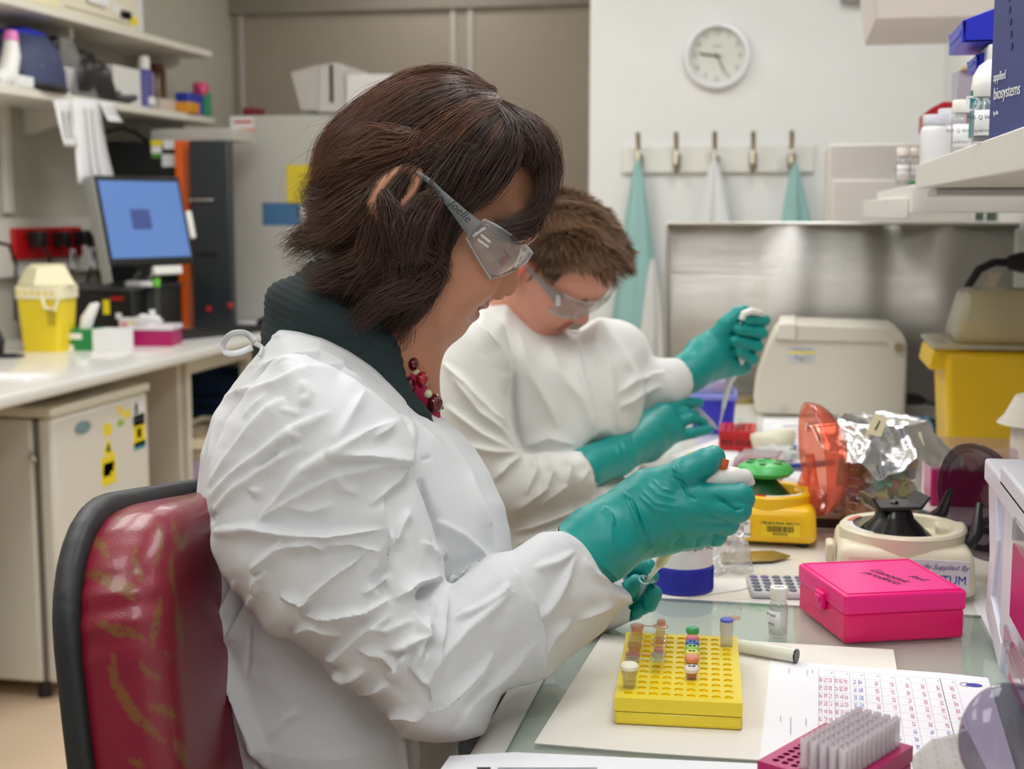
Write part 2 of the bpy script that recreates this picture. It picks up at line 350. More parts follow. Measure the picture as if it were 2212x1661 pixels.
# black bag
def blob(name, m_, parent, c, r, sc, noise=.15, seed=0, seg=28):
    mb = MB().ball((0, 0, 0), 1, seg, seg//2); rr = np.random.default_rng(seed); K = rr.normal(size=(5, 3))*2.2; ph = rr.uniform(0, 6, 5)
    vs = []
    for v in mb.v:
        v = np.array(v); s_ = 1+noise*sum(math.sin(float(K[i]@v)*1.4+ph[i]) for i in range(5))/2
        p_ = np.sign(v)*np.abs(v)**.72*s_; vs.append((c[0]+p_[0]*r*sc[0], c[1]+p_[1]*r*sc[1], max(c[2]+p_[2]*r*sc[2], .001)))
    mb.v = vs; return mb.build(name, m_, parent, angle=60)
t = thing('black_bag', (-2.52, SL(172, -2.5), ZL), 'slumped black plastic bag on the lower shelf', 'bag')
blob('bag_body', mat('black_bag_film', (26, 26, 24), .35, bump=.6, bscale=25), t, (0, 0, .085), .11, (.8, 1.75, .85), .3, 3)
MB().tube([(.06, .12, .02), (.09, .2, .015), (.10, .27, .03)], [.03, .02, .012], 8).build('drawstring', BLACK, t)
t = thing('document_folder', (-2.55, SL(125, -2.5), ZL), 'clear plastic sleeve leaning against the black bag', 'sleeve')
MB().prism([(-.12, .0), (.16, .0), (-.02, .19), (-.10, .19)], .12, .124, 'x').build('sleeve_sheet', clear('clear_sleeve', (220, 220, 215), .3), t)
t = thing('polystyrene_box', (-2.54, SL(262, -2.5), ZL), 'plain white box on the lower shelf beside the black bag', 'box')
bx('box_body', mat('polystyrene', (228, 226, 220), .8), t, -.08, .08, -.13, .20, 0, .145, .004)
t = thing('squeeze_bottle', (-2.46, SL(313, -2.46), ZL), 'purple bottle with white cap standing on the lower shelf', 'bottle')
MB().lathe([(.028, 0), (.032, .005), (.032, .14), (.024, .15)], 24).build('bottle_body', mat('purple_plastic', (84, 80, 150), .4), t)
MB().lathe([(.022, .15), (.022, .185), (.018, .2)], 24).build('cap', WHITE, t)
bx('label', LABELW, t, .01, .034, -.02, .02, .015, .045, .002)
t = thing('amber_bottle', (-2.56, SL(338, -2.56), ZL), 'brown reagent bottle behind the purple bottle', 'bottle')
MB().lathe([(.035, 0), (.04, .005), (.04, .17), (.03, .19), (.03, .205)], 24).build('bottle_body', mat('amber_glass', (96, 62, 30), .2), t)
for px, lab, hw, h_, rgb, nm in ((370, 'grey and white carton lying on the shelf', .13, .05, (206, 190, 176), 'small_carton'), (413, 'blue and orange packet near the shelf end', .07, .085, (36, 60, 170), 'small_packet'), (400, 'orange and white packet leaning on the blue packet', .05, .045, (220, 150, 40), 'small_packet'), (440, 'green and blue bag of sweets at the shelf end', .035, .10, (40, 150, 110), 'snack_bag')):
    x = -2.46 if hw > .1 else -2.42; t = thing(nm, (x+.02*(px == 400), SL(px, x), ZL), lab, 'packet')
    bx('pack', mat('pack_%d' % px, rgb, .4, var=.25, scale=30), t, -.04, .02, -hw, hw, 0, h_, .004)
    if px == 440: blob('crimped_top', mat('pink_pack', (220, 80, 120), .4), t, (0, -.03, .11), .03, (1, 1, 1), .2, 5, 14)
    if px == 413: bx('pack_flap', LABELW, t, -.03, .022, -hw, -hw*.2, .0, .04, .002)
# papers taped to the shelf edge
def hang(px0, py0, px1, py1, px2, py2, px3, py3, label, m_=PAPER, cols=(), x=-2.385):
    P4 = [onx(a, b, x) for a, b in ((px0, py0), (px1, py1), (px2, py2), (px3, py3))]
    o0 = P4[0]; rows = []
    t = thing('hanging_paper', o0, label, 'paper', group='papers taped to the lower shelf')
    n = 8
    for i in range(n+1):
        r = []
        for j in range(5):
            s, q = j/4, i/n; a = P4[0]*(1-s)+P4[1]*s; b = P4[3]*(1-s)+P4[2]*s; p_ = a*(1-q)+b*q-o0; p_[0] += .02*q*q+.004*math.sin(3*q+s*3); r.append(p_)
        rows.append(r)
    MB().grid(rows).build('sheet', m_, t, solid=.0006)
    for s0, s1, q0, q1, mm in cols:
        rr_ = []
        for i in range(6):
            q = q0+(q1-q0)*i/5; r = []
            for s in (s0, s1):
                a = P4[0]*(1-s)+P4[1]*s; b = P4[3]*(1-s)+P4[2]*s; p_ = a*(1-q)+b*q-o0; p_[0] += .02*q*q+.004*math.sin(3*q+s*3)+.0018; r.append(p_)
            rr_.append(r)
        MB().grid(rr_).build('printed_column', mm, t, solid=.0004)
hang(115, 215, 158, 215, 158, 317, 127, 315, 'short taped paper with two dark printed columns on the shelf edge', cols=((.28, .36, .25, .85, INK), (.62, .70, .25, .85, INK)))
hang(155, 212, 215, 218, 240, 397, 157, 396, 'long white taped paper hanging from the shelf edge', cols=((.38, .41, .1, .9, GREYINK), (.6, .63, .1, .9, GREYINK)))
hang(215, 220, 250, 224, 256, 264, 223, 262, 'small taped note on the shelf edge beside the long paper', cols=((.1, .9, .3, .33, GREYINK), (.1, .9, .55, .58, GREYINK)), x=-2.382)

# dark instrument cabinet with orange stripe
dy = 4.98; xa, xo, xp, xe = [ony(px, 500, dy)[0] for px in (228, 387, 412, 500)]; zt = ony(430, 303, dy)[2]
t = thing('dark_instrument', (xa, dy, .9), 'tall black laboratory instrument with orange stripe behind the monitor', 'instrument')
bx('left_body', mat('black_cabinet', (22, 27, 28), .35), t, 0, xo-xa, .02, .34, 0, zt-.9, .006)
MB().prism([(xo-xa, 0), (xo-xa+.022, 0), (xo-xa+.04, .33), (xo-xa+.05, .40), (xo-xa+.026, .50), (xo-xa+.024, zt-.9), (xo-xa, zt-.9)], -.02, .2, 'y').build('orange_stripe', mat('orange_trim', (226, 96, 12), .4), t, .002)
bx('right_body', mat('charcoal_cabinet', (44, 50, 54), .4), t, xp-xa, xe-xa-.005, 0, .05, 0, zt-.9, .008)
p = ony(436, 432, dy); bx('handle', CHROME, t, p[0]-xa-.05, p[0]-xa+.05, -.012, 0, p[2]-.905, p[2]-.895, .002)
bx('recess', BLACK, t, p[0]-xa-.03, p[0]-xa+.06, -.004, 0, .28, .29, .001)
for a, b, c, d, m_ in ((325, 303, 350, 315, YLABEL), (326, 316, 348, 331, LABELW), (327, 331, 346, 341, mat('green_sticker', (80, 150, 40), .5)), (352, 303, 382, 322, LABELW), (349, 333, 385, 360, LABELW)):
    p0, p1 = ony(a, b, dy+.015), ony(c, d, dy+.015); MB().box(p0[0]-xa, p1[0]-xa, .017, .0195, p1[2]-.9, p0[2]-.9).build('sticker', m_, t)
for a, b in ((452, 668), (498, 660)):
    p = ony(a, b, dy); MB().ball((p[0]-xa, -.004, p[2]-.9), .012, 12, 8).build('red_button', RED, t)
q = tag(bx('equipment_tray', mat('pale_grey_box', (186, 184, 176), .5), None, xa+.15, xa+.5, dy+.1, dy+.3, zt+.001, zt+.05, .005), 'pale flat box lying on top of the dark instrument', 'box')
tag(MB().tube([onx(225, 285, -2.5), onx(262, 276, -2.5), onx(290, 285, -2.5), onx(310, 300, -2.5), onx(318, 303, -2.52)], .007, 8).build('coiled_cable', BLACK, None), 'black cable looping over the top of the dark instrument', 'cable')
# grey freezer behind
gy = 5.40; x0, x1 = ony(495, 300, gy)[0], ony(905, 300, gy)[0]; gz = ony(495, 250, gy)[2]
t = thing('tall_freezer', (x0, gy, 0), 'tall pale grey freezer with yellow notice and blue label', 'freezer')
bx('cabinet_body', mat('pale_grey_enamel', (186, 188, 180), .4, var=.02), t, 0, x1-x0, .06, .7, .03, gz, .006)
bx('door', mat('pale_grey_door', (190, 191, 182), .35, var=.02), t, 0, x1-x0, 0, .055, .1, gz, .008)
bx('seal', BLACK, t, .01, x1-x0-.01, .05, .065, .11, gz-.02)
def gl(name, m_, a, b, c, d, dd=.0): p0, p1 = ony(a, b, gy), ony(c, d, gy); return MB().box(p0[0]-x0, p1[0]-x0, -.002-dd, -.0, p1[2], p0[2]).build(name, m_, t)
gl('yellow_notice', mat('notice_yellow', (226, 205, 55), .5), 619, 356, 695, 440)
for i in range(3): gl('notice_print', INK, 645, 378+16*i, 690, 380+16*i, .001)
gl('blue_label', mat('steel_blue_label', (70, 118, 160), .5), 567, 438, 650, 487)
gl('white_label', LABELW, 644, 448, 664, 472); gl('brand_label', LABELW, 498, 253, 549, 312); gl('label_band', mat('orange_label', (235, 100, 50), .5), 499, 278, 549, 287, .001)
gl('label_band', mat('red_print', (210, 90, 80), .5), 505, 260, 545, 266, .001); gl('label_mark', YLABEL, 502, 288, 516, 293, .001); gl('label_mark', mat('green_label', (150, 190, 40), .5), 503, 305, 514, 310, .001)
# boxes on top of the freezer
def quadbox(name, pts, yy, depth, m_, label, cat, z0):
    P_ = [ony(a, b, yy) for a, b in pts]; xm = sum(p_[0] for p_ in P_)/len(P_); t = thing(name, (xm, yy, z0), label, cat, group='boxes on the freezer')
    MB().prism([(p_[0]-xm, max(p_[2]-z0, .0)) for p_ in P_], 0, depth).build('box_body', m_, t, .003); return t, xm
t_, xm = quadbox('carton', [(652, 243), (648, 152), (722, 134), (740, 140), (750, 243)], gy+.05, .35, mat('grey_carton', (200, 196, 190), .6), 'open white carton with dark print on top of the freezer', 'box', gz+.001)
MB().prism([(-.10, .02), (-.03, .02), (-.02, .20), (-.14, .17)], -.012, -.002).build('flap', mat('carton_flap', (188, 184, 178), .6), t_)
MB().box(.02, .035, -.004, -.001, .05, .2).build('print', INK, t_)
quadbox('carton', [(748, 243), (748, 160), (848, 160), (848, 243)], gy+.02, .3, mat('white_carton', (226, 224, 222), .6), 'plain white square carton on the freezer above the dark hair', 'box', gz+.001)
t = thing('red_box', (ony(490, 240, 5.3)[0], 5.46, gz+.001), 'small dark red box on the near corner of the freezer', 'box')
bx('box_body', mat('dark_red_card', (120, 24, 30), .5), t, .0, .06, 0, .1, 0, .035, .003)

# monitor
P0, P1, P2, P3 = [dep(a, b, z) for a, b, z in ((240, 388, 4.98), (362, 400, 5.03), (387, 548, 4.95), (266, 557, 4.9))]
mc = (P0+P1+P2+P3)/4; ex = ((P1+P2)-(P0+P3))/2; W_ = .36; ez = np.array([0, 0, 1.]); az = math.radians(-2)
# turned towards the aisle, tilted back
ang = math.radians(63); exn = np.array([math.cos(ang), math.sin(ang), 0]); nrm = np.array([math.sin(ang), -math.cos(ang), 0]); tl = math.radians(14)
upn = np.array([0, 0, 1])*math.cos(tl)-nrm*math.sin(tl); fn = nrm*math.cos(tl)+np.array([0, 0, 1])*math.sin(tl)
mcen = dep(314, 474, 4.80)
t = thing('monitor', (mcen[0], mcen[1], .9), 'black computer monitor with a lit blue screen', 'monitor')
Mx = Matrix([(exn[0], -fn[0], upn[0], 0), (exn[1], -fn[1], upn[1], 0), (exn[2], -fn[2], upn[2], mcen[2]-.9), (0, 0, 0, 1)])
def mon(x0, x1, y0, y1, z0, z1, nm, m_, bv=.003):
    b = MB(); b.M = Mx; b.box(x0, x1, y0, y1, z0, z1); return b.build(nm, m_, t, bv)
hw, hh = .165, .135
mon(-hw-.016, hw+.016, .0, .035, -hh-.022, hh+.02, 'housing', BLACK, .006)
mon(-hw-.022, -hw-.016, -.002, .05, -hh-.08, hh+.02, 'side_trim', mat('silver_trim', (160, 160, 155), .35))
mon(-hw, hw, -.003, 0, -hh, hh, 'screen', mat('lit_blue_screen', (92, 128, 190), .3, emit=.22, var=.1, scale=3), 0)
mon(-.06, .02, -.0045, -.003, -.035, .035, 'window_icon', mat('screen_dark_square', (62, 76, 130), .3, emit=.3), 0)
mon(hw+.016, hw+.04, -.005, .03, -.07, .03, 'side_clip', WHITE, .006)
mon(.0, .12, .0, .02, -hh-.06, -hh-.03, 'foot_bar', WHITE, .004)
bx('stand_column', mat('dark_stand', (60, 62, 62), .4), t, -.05, .02, .02, .06, .01, .35, .004); bx('stand_base', BLACK, t, -.12, .12, -.1, .1, 0, .015, .005)
# computer tower lying
p0 = onz(232, 712, .9)
t = thing('desktop_computer', (-2.46, 4.40, .9), 'black desktop computer lying on the bench by the keyboard', 'computer')
pc = mat('black_pc_metal', (20, 20, 20), .35)
bx('case', pc, t, -.12, .245, .0, .40, .004, .175, .004)
bx('lid', mat('grey_pc_lid', (70, 72, 74), .3), t, -.12, .25, -.005, .405, .176, .185, .003)
for x, z, m_, w2, h2 in ((.15, .12, YLABEL, .012, .05), (.19, .15, RED, .024, .012), (.195, .09, LABELW, .01, .02)):
    MB().box(x-w2, x+w2, -.003, 0, z-h2/2, z+h2/2).build('sticker', m_, t)
for x in (.235,): pass
t = thing('tube_strip', (-2.22, 4.50, 1.086), 'small clear strip with a green cap on the computer', 'tube strip')
bx('strip', LABELW, t, -.06, .04, -.02, .02, 0, .02, .004); MB().lathe([(.012, .0), (.014, .02), (.012, .03)], 12, (.05, 0, 0)).build('green_cap', mat('lime_cap', (110, 200, 60), .4), t); MB().tube([(-.04, 0, .02), (-.01, 0, .05), (.03, 0, .03), (.04, 0, .06)], .006, 8).build('tube', CHROME, t)
t = thing('keyboard', (-2.07, 4.72, .901), 'black computer keyboard lying on the white bench', 'keyboard', rotz=math.radians(68))
bx('keyboard_body', mat('black_keyboard', (30, 31, 33), .5), t, -.22, .22, -.08, .08, 0, .018, .004)
for r in range(5):
    MB().box(-.21, .21, -.065+r*.028, -.043+r*.028, .018, .023).build('key_row', BLACK, t, .002)
t = thing('computer_mouse', (-2.02, 5.16, .901), 'black computer mouse at the far end of the bench', 'mouse')
MB().ball((0, 0, .002), 1, 20, 10, (.045, .06, .034)).build('mouse_body', BLACK, t)
tag(bx('paper_sheet', PAPER, None, -2.18, -1.95, 5.02, 5.33, .9003, .9012, 0), 'white paper under the black computer mouse', 'paper')
# yellow sharps bin
c = onz(78, 762, .9); t = thing('sharps_bin', (c[0], c[1]+.08, .9), 'small yellow sharps bin with translucent lid and handle on the bench', 'sharps bin')
YB = mat('yellow_bin_plastic', (236, 208, 40), .4)
frus(.155, .13, .185, .15, 0, .215, .004, .02).build('bin_body', YB, t)
LIDW = mat('lid_translucent', (240, 232, 196), .35)
frus(.196, .160, .196, .160, .19, .235, .09*.5, .025, floor_=False).build('lid_rim', LIDW, t)
for i in range(6): bx('rim_slot', YB, t, -.08+.028*i, -.066+.028*i, -.082, -.0795, .205, .215, .001)
MB().lathe([(.128, .235), (.085, .30), (.07, .305), (.05, .30), (.05, .28), (.0001, .275)], 4, sx=1., sy=.75).build('lid_dome', LIDW, t, .008)
bx('lid_flap', LIDW, t, -.06, .06, -.02, .05, .295, .31, .006)
MB().tube([(.03, -.09, .20), (.045, -.095, .16), (.085, -.095, .155), (.10, -.09, .20)], .007, 8).build('handle', LIDW, t)
t.scale = (.84, .84, .90)
bx('label', mat('bin_print', (190, 165, 20), .5), t, .045, .075, -.0775, -.0745, .10, .16, 0)
# tissue box, cartons, magenta rack
c = onz(172, 757, .9); t = thing('tissue_box', c, 'green and white tissue box with a tissue pulled up', 'tissue box')
GR = mat('green_card', (22, 132, 70), .5)
bx('green_side', GR, t, -.055, .045, 0, .10, .0, .068, .002); bx('white_side', LABELW, t, .0455, .14, .0, .1, .0, .068, .002)
bx('label', LABELW, t, -.036, .01, -.002, 0, .036, .056, 0); bx('label', LABELW, t, -.056, -.02, -.002, 0, .0, .018, 0)
MB().tube([(.0, .04, .06), (.01, .04, .10), (.035, .04, .14), (.05, .04, .15)], [.02, .022, .016, .006], 8).build('tissue', PAPER, t)
for i, (px, py, w2, h2, rgb, lab) in enumerate(((222, 742, .13, .095, (226, 220, 200), 'cream carton behind the tissue box'), (250, 752, .085, .085, (236, 234, 228), 'white carton with yellow sticker beside the tissue box'))):
    c = onz(px, py-6, .9); t = thing('reagent_carton', (c[0]+(.0 if i else -.02), c[1]+.13-.02*i, .9), lab, 'carton', group='cartons by the tissue box')
    bx('carton_body', mat('carton_%d' % i, rgb, .6), t, -w2/2, w2/2, 0, .1, 0, h2, .002)
    if i: bx('sticker', YLABEL, t, .0, .03, -.002, 0, .05, .07, 0); bx('sticker', mat('pink_label', (230, 160, 160), .5), t, -.035, -.01, -.002, 0, .03, .07, 0)
c = onz(325, 748, .9); t = thing('tip_box', (c[0], c[1], .9), 'magenta tip box with white lid and wadded wipe on the far bench', 'tip box', rotz=math.radians(8))
bx('box_base', MAG, t, -.075, .075, 0, .11, 0, .052, .003); bx('lid', mat('pale_lid', (226, 216, 224), .3), t, -.078, .078, -.003, .113, .053, .07, .003)
blob('wipe', PAPER, t, (-.01, .03, .082), .03, (1.3, 1, .6), .4, 9, 18); MB().tube([(.0, .03, .08), (.0, .03, .12)], .011, 8).build('white_peg', WHITE, t)
t = thing('notebook', onz(50, 818, .9), 'open white notebook at the picture edge on the bench', 'notebook')
bx('pages', PAPER, t, -.15, .045, -.06, .06, 0, .008, .002)
t = thing('cable_loop', onz(25, 772, .9), 'dark cable lying on the bench in front of the sharps bin', 'cable')
MB().tube([(-.15, .0, .004), (-.02, .05, .004), (.03, .02, .004), (.02, -.02, .004), (-.05, -.04, .004), (-.15, -.05, .004)], .004, 8).build('cable', BLACK, t)
t = thing('desk_lamp_arm', onz(-15, 770, .9), 'black bent arm at the left picture edge beside the sharps bin', 'arm')
MB().tube([(-.04, 0, 0), (.0, 0, .12), (.03, 0, .05), (.02, 0, .0)], [.012, .012, .012, .014], 8).build('arm', BLACK, t)
# ------------------------------------------------------------------ right side: white wall, bench and what stands on it
BZ = .9; GZ = .9045
# clock
p = ony(1549.5, 121.5, 5.2)
t = thing('wall_clock', (p[0], 5.2, p[2]), 'round white wall clock with pale dial above the coat hooks', 'clock')
b = MB(); b.M = Matrix.Rotation(PI/2, 4, 'X'); b.lathe([(.10, 0), (.122, .0), (.122, .022), (.115, .034), (.105, .036), (.100, .024), (.100, .0)], 48); b.build('rim', mat('clock_white', (236, 236, 238), .3), t)
b = MB(); b.M = Matrix.Rotation(PI/2, 4, 'X'); b.lathe([(.1005, .006), (.0001, .006)], 40, caps=False); b.build('dial', mat('clock_dial', (212, 214, 204), .6), t)
DINK = mat('clock_digits', (120, 122, 118), .7); DH = mat('clock_hands', (104, 98, 70), .5)
for h in range(1, 13):
    a = PI/2-h*PI/6; text(str(h), .024, DINK, t, (.082*math.cos(a), -.0075, .082*math.sin(a)), name='numeral')
text('QUARTZ', .008, DH, t, (0, -.0075, .035), name='dial_print')
for a, L_, wd, z in ((-64, .070, .0022, -.010), (-188, .062, .0042, -.009), (-192, .092, .0007, -.0115)):
    a = math.radians(a); b = MB(); b.M = Matrix.Rotation(-a, 4, 'Y')
    b.box(-.012 if wd > .001 else -.03, L_, z-.0006, z, -wd, wd); b.build('hand', DH, t)
b = MB(); b.M = Matrix.Rotation(PI/2, 4, 'X'); b.lathe([(.006, .006), (.006, .013), (.0, .014)], 16); b.build('hub', DH, t)
# hook rail
y = 5.2; a, c = ony(1345, 316, y), ony(1757, 372, y)
t = thing('coat_rail', (a[0], y, c[2]), 'white wall rail with five metal coat hooks', 'coat rail')
rz0, rh = c[2], a[2]-c[2]
bx('board', mat('rail_white', (228, 229, 220), .5), t, 0, c[0]-a[0], -.02, 0, 0, rh, .003)
HK = [ony(px, 330, y)[0] for px in (1383, 1464, 1546, 1628, 1710)]
BR = mat('brushed_nickel', (170, 162, 140), .3, metal=1)
for x in HK:
    x -= a[0]; h = bx('hook_plate', BR, t, x-.014, x+.014, -.028, -.02, .01, rh-.03, .004)
    MB().tube([(x, -.03, .02), (x, -.06, .0), (x, -.075, .03), (x, -.055, .08), (x, -.07, rh+.01), (x, -.085, rh+.045)], [.006, .007, .007, .007, .009, .009], 10).build('hook', BR, t)
# coats
def coat(name, hx, spread, bottom, m_, label, seed, lean=0, top=.045):
    r = np.random.default_rng(seed); t = thing(name, (hx, 5.2-.055, rz0+top), label, 'lab coat', group='coats on the hooks'); n, k = 26, 44; rows = []
    ph = r.uniform(0, 6, 4)
    for i in range(n+1):
        q = i/n; w_ = .008+spread*(q**.8); dpt = .018+.035*q; r_ = []
        for j in range(k):
            th = 2*PI*j/k; f = 1+.30*min(1, q*3)*math.sin(5*th+ph[0]+q)+.14*math.sin(9*th+ph[1]+2*q)
            r_.append((lean*q+w_*math.cos(th)*(.85+.15*f), max(-.3, min(.05, -.01+dpt*math.sin(th)*f)), -q*bottom))
        r_.append(r_[0]); rows.append(r_)
    MB().grid(rows).build('cloth', m_, t, angle=80); return t
TEAL = mat('pale_teal_cloth', (150, 192, 188), .85, bump=.2, bscale=200); WC = mat('white_coat_cloth', (222, 224, 224), .85)
t = coat('hanging_coat', HK[0], .115, .90, TEAL, 'pale teal gown hanging from the leftmost hook behind the man', 4)
c0 = coat('gown_panel', HK[0]+.105, .05, .45, mat('white_gown_lining', (216, 217, 214), .85), 'x', 8, 0.0); 
c0.parent = t; c0.location = (.062, -.045, -.36); del c0['category']; del c0['label']; del c0['group']
coat('hanging_coat', HK[2], .125, .62, WC, 'white lab coat hanging from the middle hook', 5)
coat('hanging_coat', HK[4]+.012, .075, .42, TEAL, 'short pale teal gown hanging from the rightmost hook', 6, .02, top=.03)
for hx, s in ((HK[2], 1), (HK[4], -1)):
    tag(MB().tube([(hx-.03*s, 5.14, rz0+.09), (hx-.0, 5.13, rz0+.07), (hx+.04*s, 5.135, rz0+.05), (hx+.05*s, 5.14, rz0+.0)], .004, 6).build('coat_ties', WC, None), 'white cloth ties looped over the %s coat hook' % ('middle' if s > 0 else 'rightmost'), 'cloth ties')

# bench
q = thing('lab_bench', (0, 0, 0), 'white laboratory workbench running along the wall on the right', 'bench')
MB().prism([(.518, .862), (-.244, .862), (-.256, .868), (-.260, .881), (-.256, .894), (-.244, .9), (.518, .9)], .25, 3.42).build('benchtop', LAM, q)
for y in (.3, 1.85, 3.38): bx('end_panel', PANEL, q, -.12, .5, y, y+.03, 0, .862, .002)
# glass sheet on the bench
gs = MB().box(-.222, .218, .93, 1.568, .9003, .9043).build('glass_sheet', clear('bench_glass', (226, 232, 226), .30, .03, (246, 252, 248)), None, .0008)
tag(gs, 'large flat glass work sheet lying on the white bench', 'glass sheet')
MB().box(-.2226, -.2219, .93, 1.568, .9004, .9042).build('ground_edge', mat('green_glass_edge', (70, 120, 112), .2), gs)
MB().box(-.222, .218, 1.568, 1.5687, .9004, .9042).build('ground_edge', mat('green_glass_edge', (70, 120, 112), .2), gs)
# stainless panel
x0, x1 = -.290, .515; y = 3.36; zt = ony(1445, 486, y)[2]
def steelmat():
    M = mat('brushed_steel', (200, 198, 192), .36, metal=1); N = M.node_tree.nodes; L = M.node_tree.links; b_ = N['Principled BSDF']
    tc = N.new('ShaderNodeTexCoord'); mp = N.new('ShaderNodeMapping'); mp.inputs['Scale'].default_value = (2.5, 2.5, 2600); n = N.new('ShaderNodeTexNoise'); n.inputs['Scale'].default_value = 1; n.inputs['Detail'].default_value = 3
    L.new(tc.outputs['Object'], mp.inputs['Vector']); L.new(mp.outputs[0], n.inputs['Vector']); bp = N.new('ShaderNodeBump'); bp.inputs['Strength'].default_value = .5; bp.inputs['Distance'].default_value = .0012
    L.new(n.outputs['Fac'], bp.inputs['Height']); L.new(bp.outputs[0], b_.inputs['Normal']); return M
ST = steelmat()
t = thing('steel_splashback', (x0, y, .9), 'tall brushed stainless steel panel standing across the end of the bench', 'steel panel')
rows = []
for i in range(49):
    u_ = i/48; x = u_*(x1-x0); yy = .012*math.sin(u_*13)+.005*math.sin(u_*29+1)+.0012*math.sin(u_*61); rows.append([(x, yy, 0), (x, yy, zt-.9)])
MB().grid(rows).build('sheet', ST, t, solid=.002)
bx('top_rail', mat('steel_rail', (205, 202, 194), .35, metal=1), t, -.004, x1-x0, -.018, .012, zt-.9, zt-.9+.008, .003)
bx('edge_rail', mat('steel_rail', (205, 202, 194), .35, metal=1), t, -.006, .002, -.012, .012, 0, zt-.9, .002)
# white cabinet seen above the panel, overhead cabinet
y = 3.95; a = ony(1792, 302, y); t = thing('wall_cupboard', (a[0], y, .95), 'pale white cabinet with curved lid behind the steel panel', 'cabinet')
WG = mat('warm_white_enamel', (214, 208, 202), .45)
bx('body', WG, t, 0, .52-a[0], 0, .5, 0, a[2]-.95-.012, .004)
pr = [(-.012, 0), (.12, .003), (.20, .018), (.30, .045), (.36, .05), (.52-a[0], .05), (.52-a[0], .035), (.3, .03), (.2, .003), (.12, -.012), (-.012, -.012)]
MB().prism(pr, -.02, .5).build('lid', WG, t, .001)
bx('drawer_front', mat('warm_white_light', (224, 218, 212), .45), t, .01, .52-a[0], -.008, 0, .06, a[2]-.95-.11, .003)
t = thing('overhead_cabinet', (.36, 3.2, ony(1950, 40, 3.2)[2]), 'underside of a white overhead cabinet at the top of the picture', 'cabinet')
aa = ony(1877, 0, 3.2); bb_ = ony(1893, 42, 3.2)
MB().prism([(bb_[0]-.36, 0), (.158, 0), (.158, .5), (aa[0]-.36-.05, .5)], 0, .5).build('cabinet_body', mat('cabinet_pinkish_white', (212, 202, 196), .45), t, .003)
t = thing('wall_bracket', ony(1850, 0, 5.18), 'grey bracket on the white wall at the top of the picture', 'bracket')
bx('bracket_body', mat('bracket_grey', (150, 150, 152), .4), t, -.055, .055, -.04, .018, -.008, .02, .003)

# shelves on the right
SX = .19
t = thing('reagent_shelf', (SX, 1.0, ony(1979, 408, 2.28)[2]), 'thick white shelf carrying the reagent bottles above the bench', 'shelf')
z_ = t.location[2]; a = onx(1979, 356, SX); b = onx(1979, 408, SX)
SWH = mat('shelf_edge_white', (224, 221, 214), .35)
MB().prism([(-.6, .0), (a[1]-1.0, 0), (a[1]-1.0, a[2]-z_), (-.6, a[2]-z_+.0)], 0, .33, 'x').build('board', SWH, t, .002)
MB().box(.02, .325, 1.15, 1.30, -.012, -.002).build('light_strip', mat('strip_metal', (190, 188, 186), .3, metal=.6), t, .002)
SHZ = a[2]
t = thing('reagent_shelf', (SX-.0, a[1]+.06, SHZ-.05), 'second white shelf further along behind the thick bottle shelf', 'shelf')
q = onx(1905, 410, SX-.02)
bx('board', SWH, t, -.0, .33, .0, .95, -.025, .02, .002)
bx('lip', SWH, t, -.03, .0, .05, .95, -.035, .0, .002)
# wall outlet on the right
t = thing('wall_outlet', (.515, 2.9, 1.12), 'white power outlet plate on the wall beside the yellow bin', 'power outlet')
bx('faceplate', WHITE, t, -.02, .0, -.55, .40, .03, .19, .004)
for y in (.12, -.12): bx('red_switch', RED, t, -.028, -.02, y-.02, y+.02, .12, .15, .002)
c = ony(2180, 568, 2.95); t = thing('power_plug', (.47, 2.98, c[2]), 'black power plug with thick cable in the outlet beside the bin', 'plug')
MB().tube([(.02, 0, 0), (-.01, 0, 0), (-.035, 0, 0)], [.022, .022, .014], 12).build('plug_body', BLACK, t)
MB().tube([(-.03, 0, 0), (-.06, 0, .0), (-.09, .0, -.015), (-.11, 0, -.05), (-.115, 0, -.12), (-.10, 0, -.2)], .009, 10).build('cable', BLACK, t)
MB().prism([(-.07, -.02), (-.045, -.02), (-.075, -.09), (-.10, -.09)], -.012, -.010).build('cable_tag', mat('manila_tag', (214, 208, 180), .6), t)
t = thing('hanging_card', (.519, 3.75, 1.27), 'small white card with dark pictures under the far shelf', 'card')
MB().box(-.06, .0, 0, .006, .05, .17).build('card_sheet', PAPER, t); MB().box(-.055, -.035, -.002, 0, .055, .12).build('picture', mat('dark_green_print', (80, 96, 84), .6), t); MB().box(-.028, -.003, -.002, 0, .055, .13).build('picture', mat('dark_green_print', (80, 96, 84), .6), t)

# thermocycler
p0, p1 = ony(1628, 893, 3.08), ony(1952, 893, 3.08); w_ = p1[0]-p0[0]; k = w_/324
t = thing('thermocycler', (p0[0], 3.08, .9), 'cream thermal cycler with sloping front beside the steel panel', 'thermocycler')
TC = mat('cycler_cream', (212, 206, 190), .4, var=.01)
def TP(L_): return [((x-1628)*k, (896-y)*k) for x, y in L_]
body = TP([(1640, 893), (1955, 893), (1956, 730), (1948, 712), (1925, 698), (1690, 692), (1680, 696), (1668, 706), (1650, 750), (1630, 812), (1627, 850), (1630, 880)])
MB().prism(body[::-1], 0, .22).build('body', TC, t, .006, 3)
MB().prism(TP([(1672, 724), (1676, 700), (1692, 690), (1708, 690), (1925, 694), (1945, 706), (1952, 722), (1950, 742), (1940, 750), (1926, 748), (1918, 732), (1908, 726), (1716, 726), (1712, 724)])[::-1], -.008, .228).build('lid', TC, t, .003)
MB().prism(TP([(1674, 722), (1678, 688), (1714, 686), (1718, 690), (1716, 724)])[::-1], -.013, .234).build('lid_latch', mat('cycler_cream_light', (222, 217, 203), .4), t, .004)
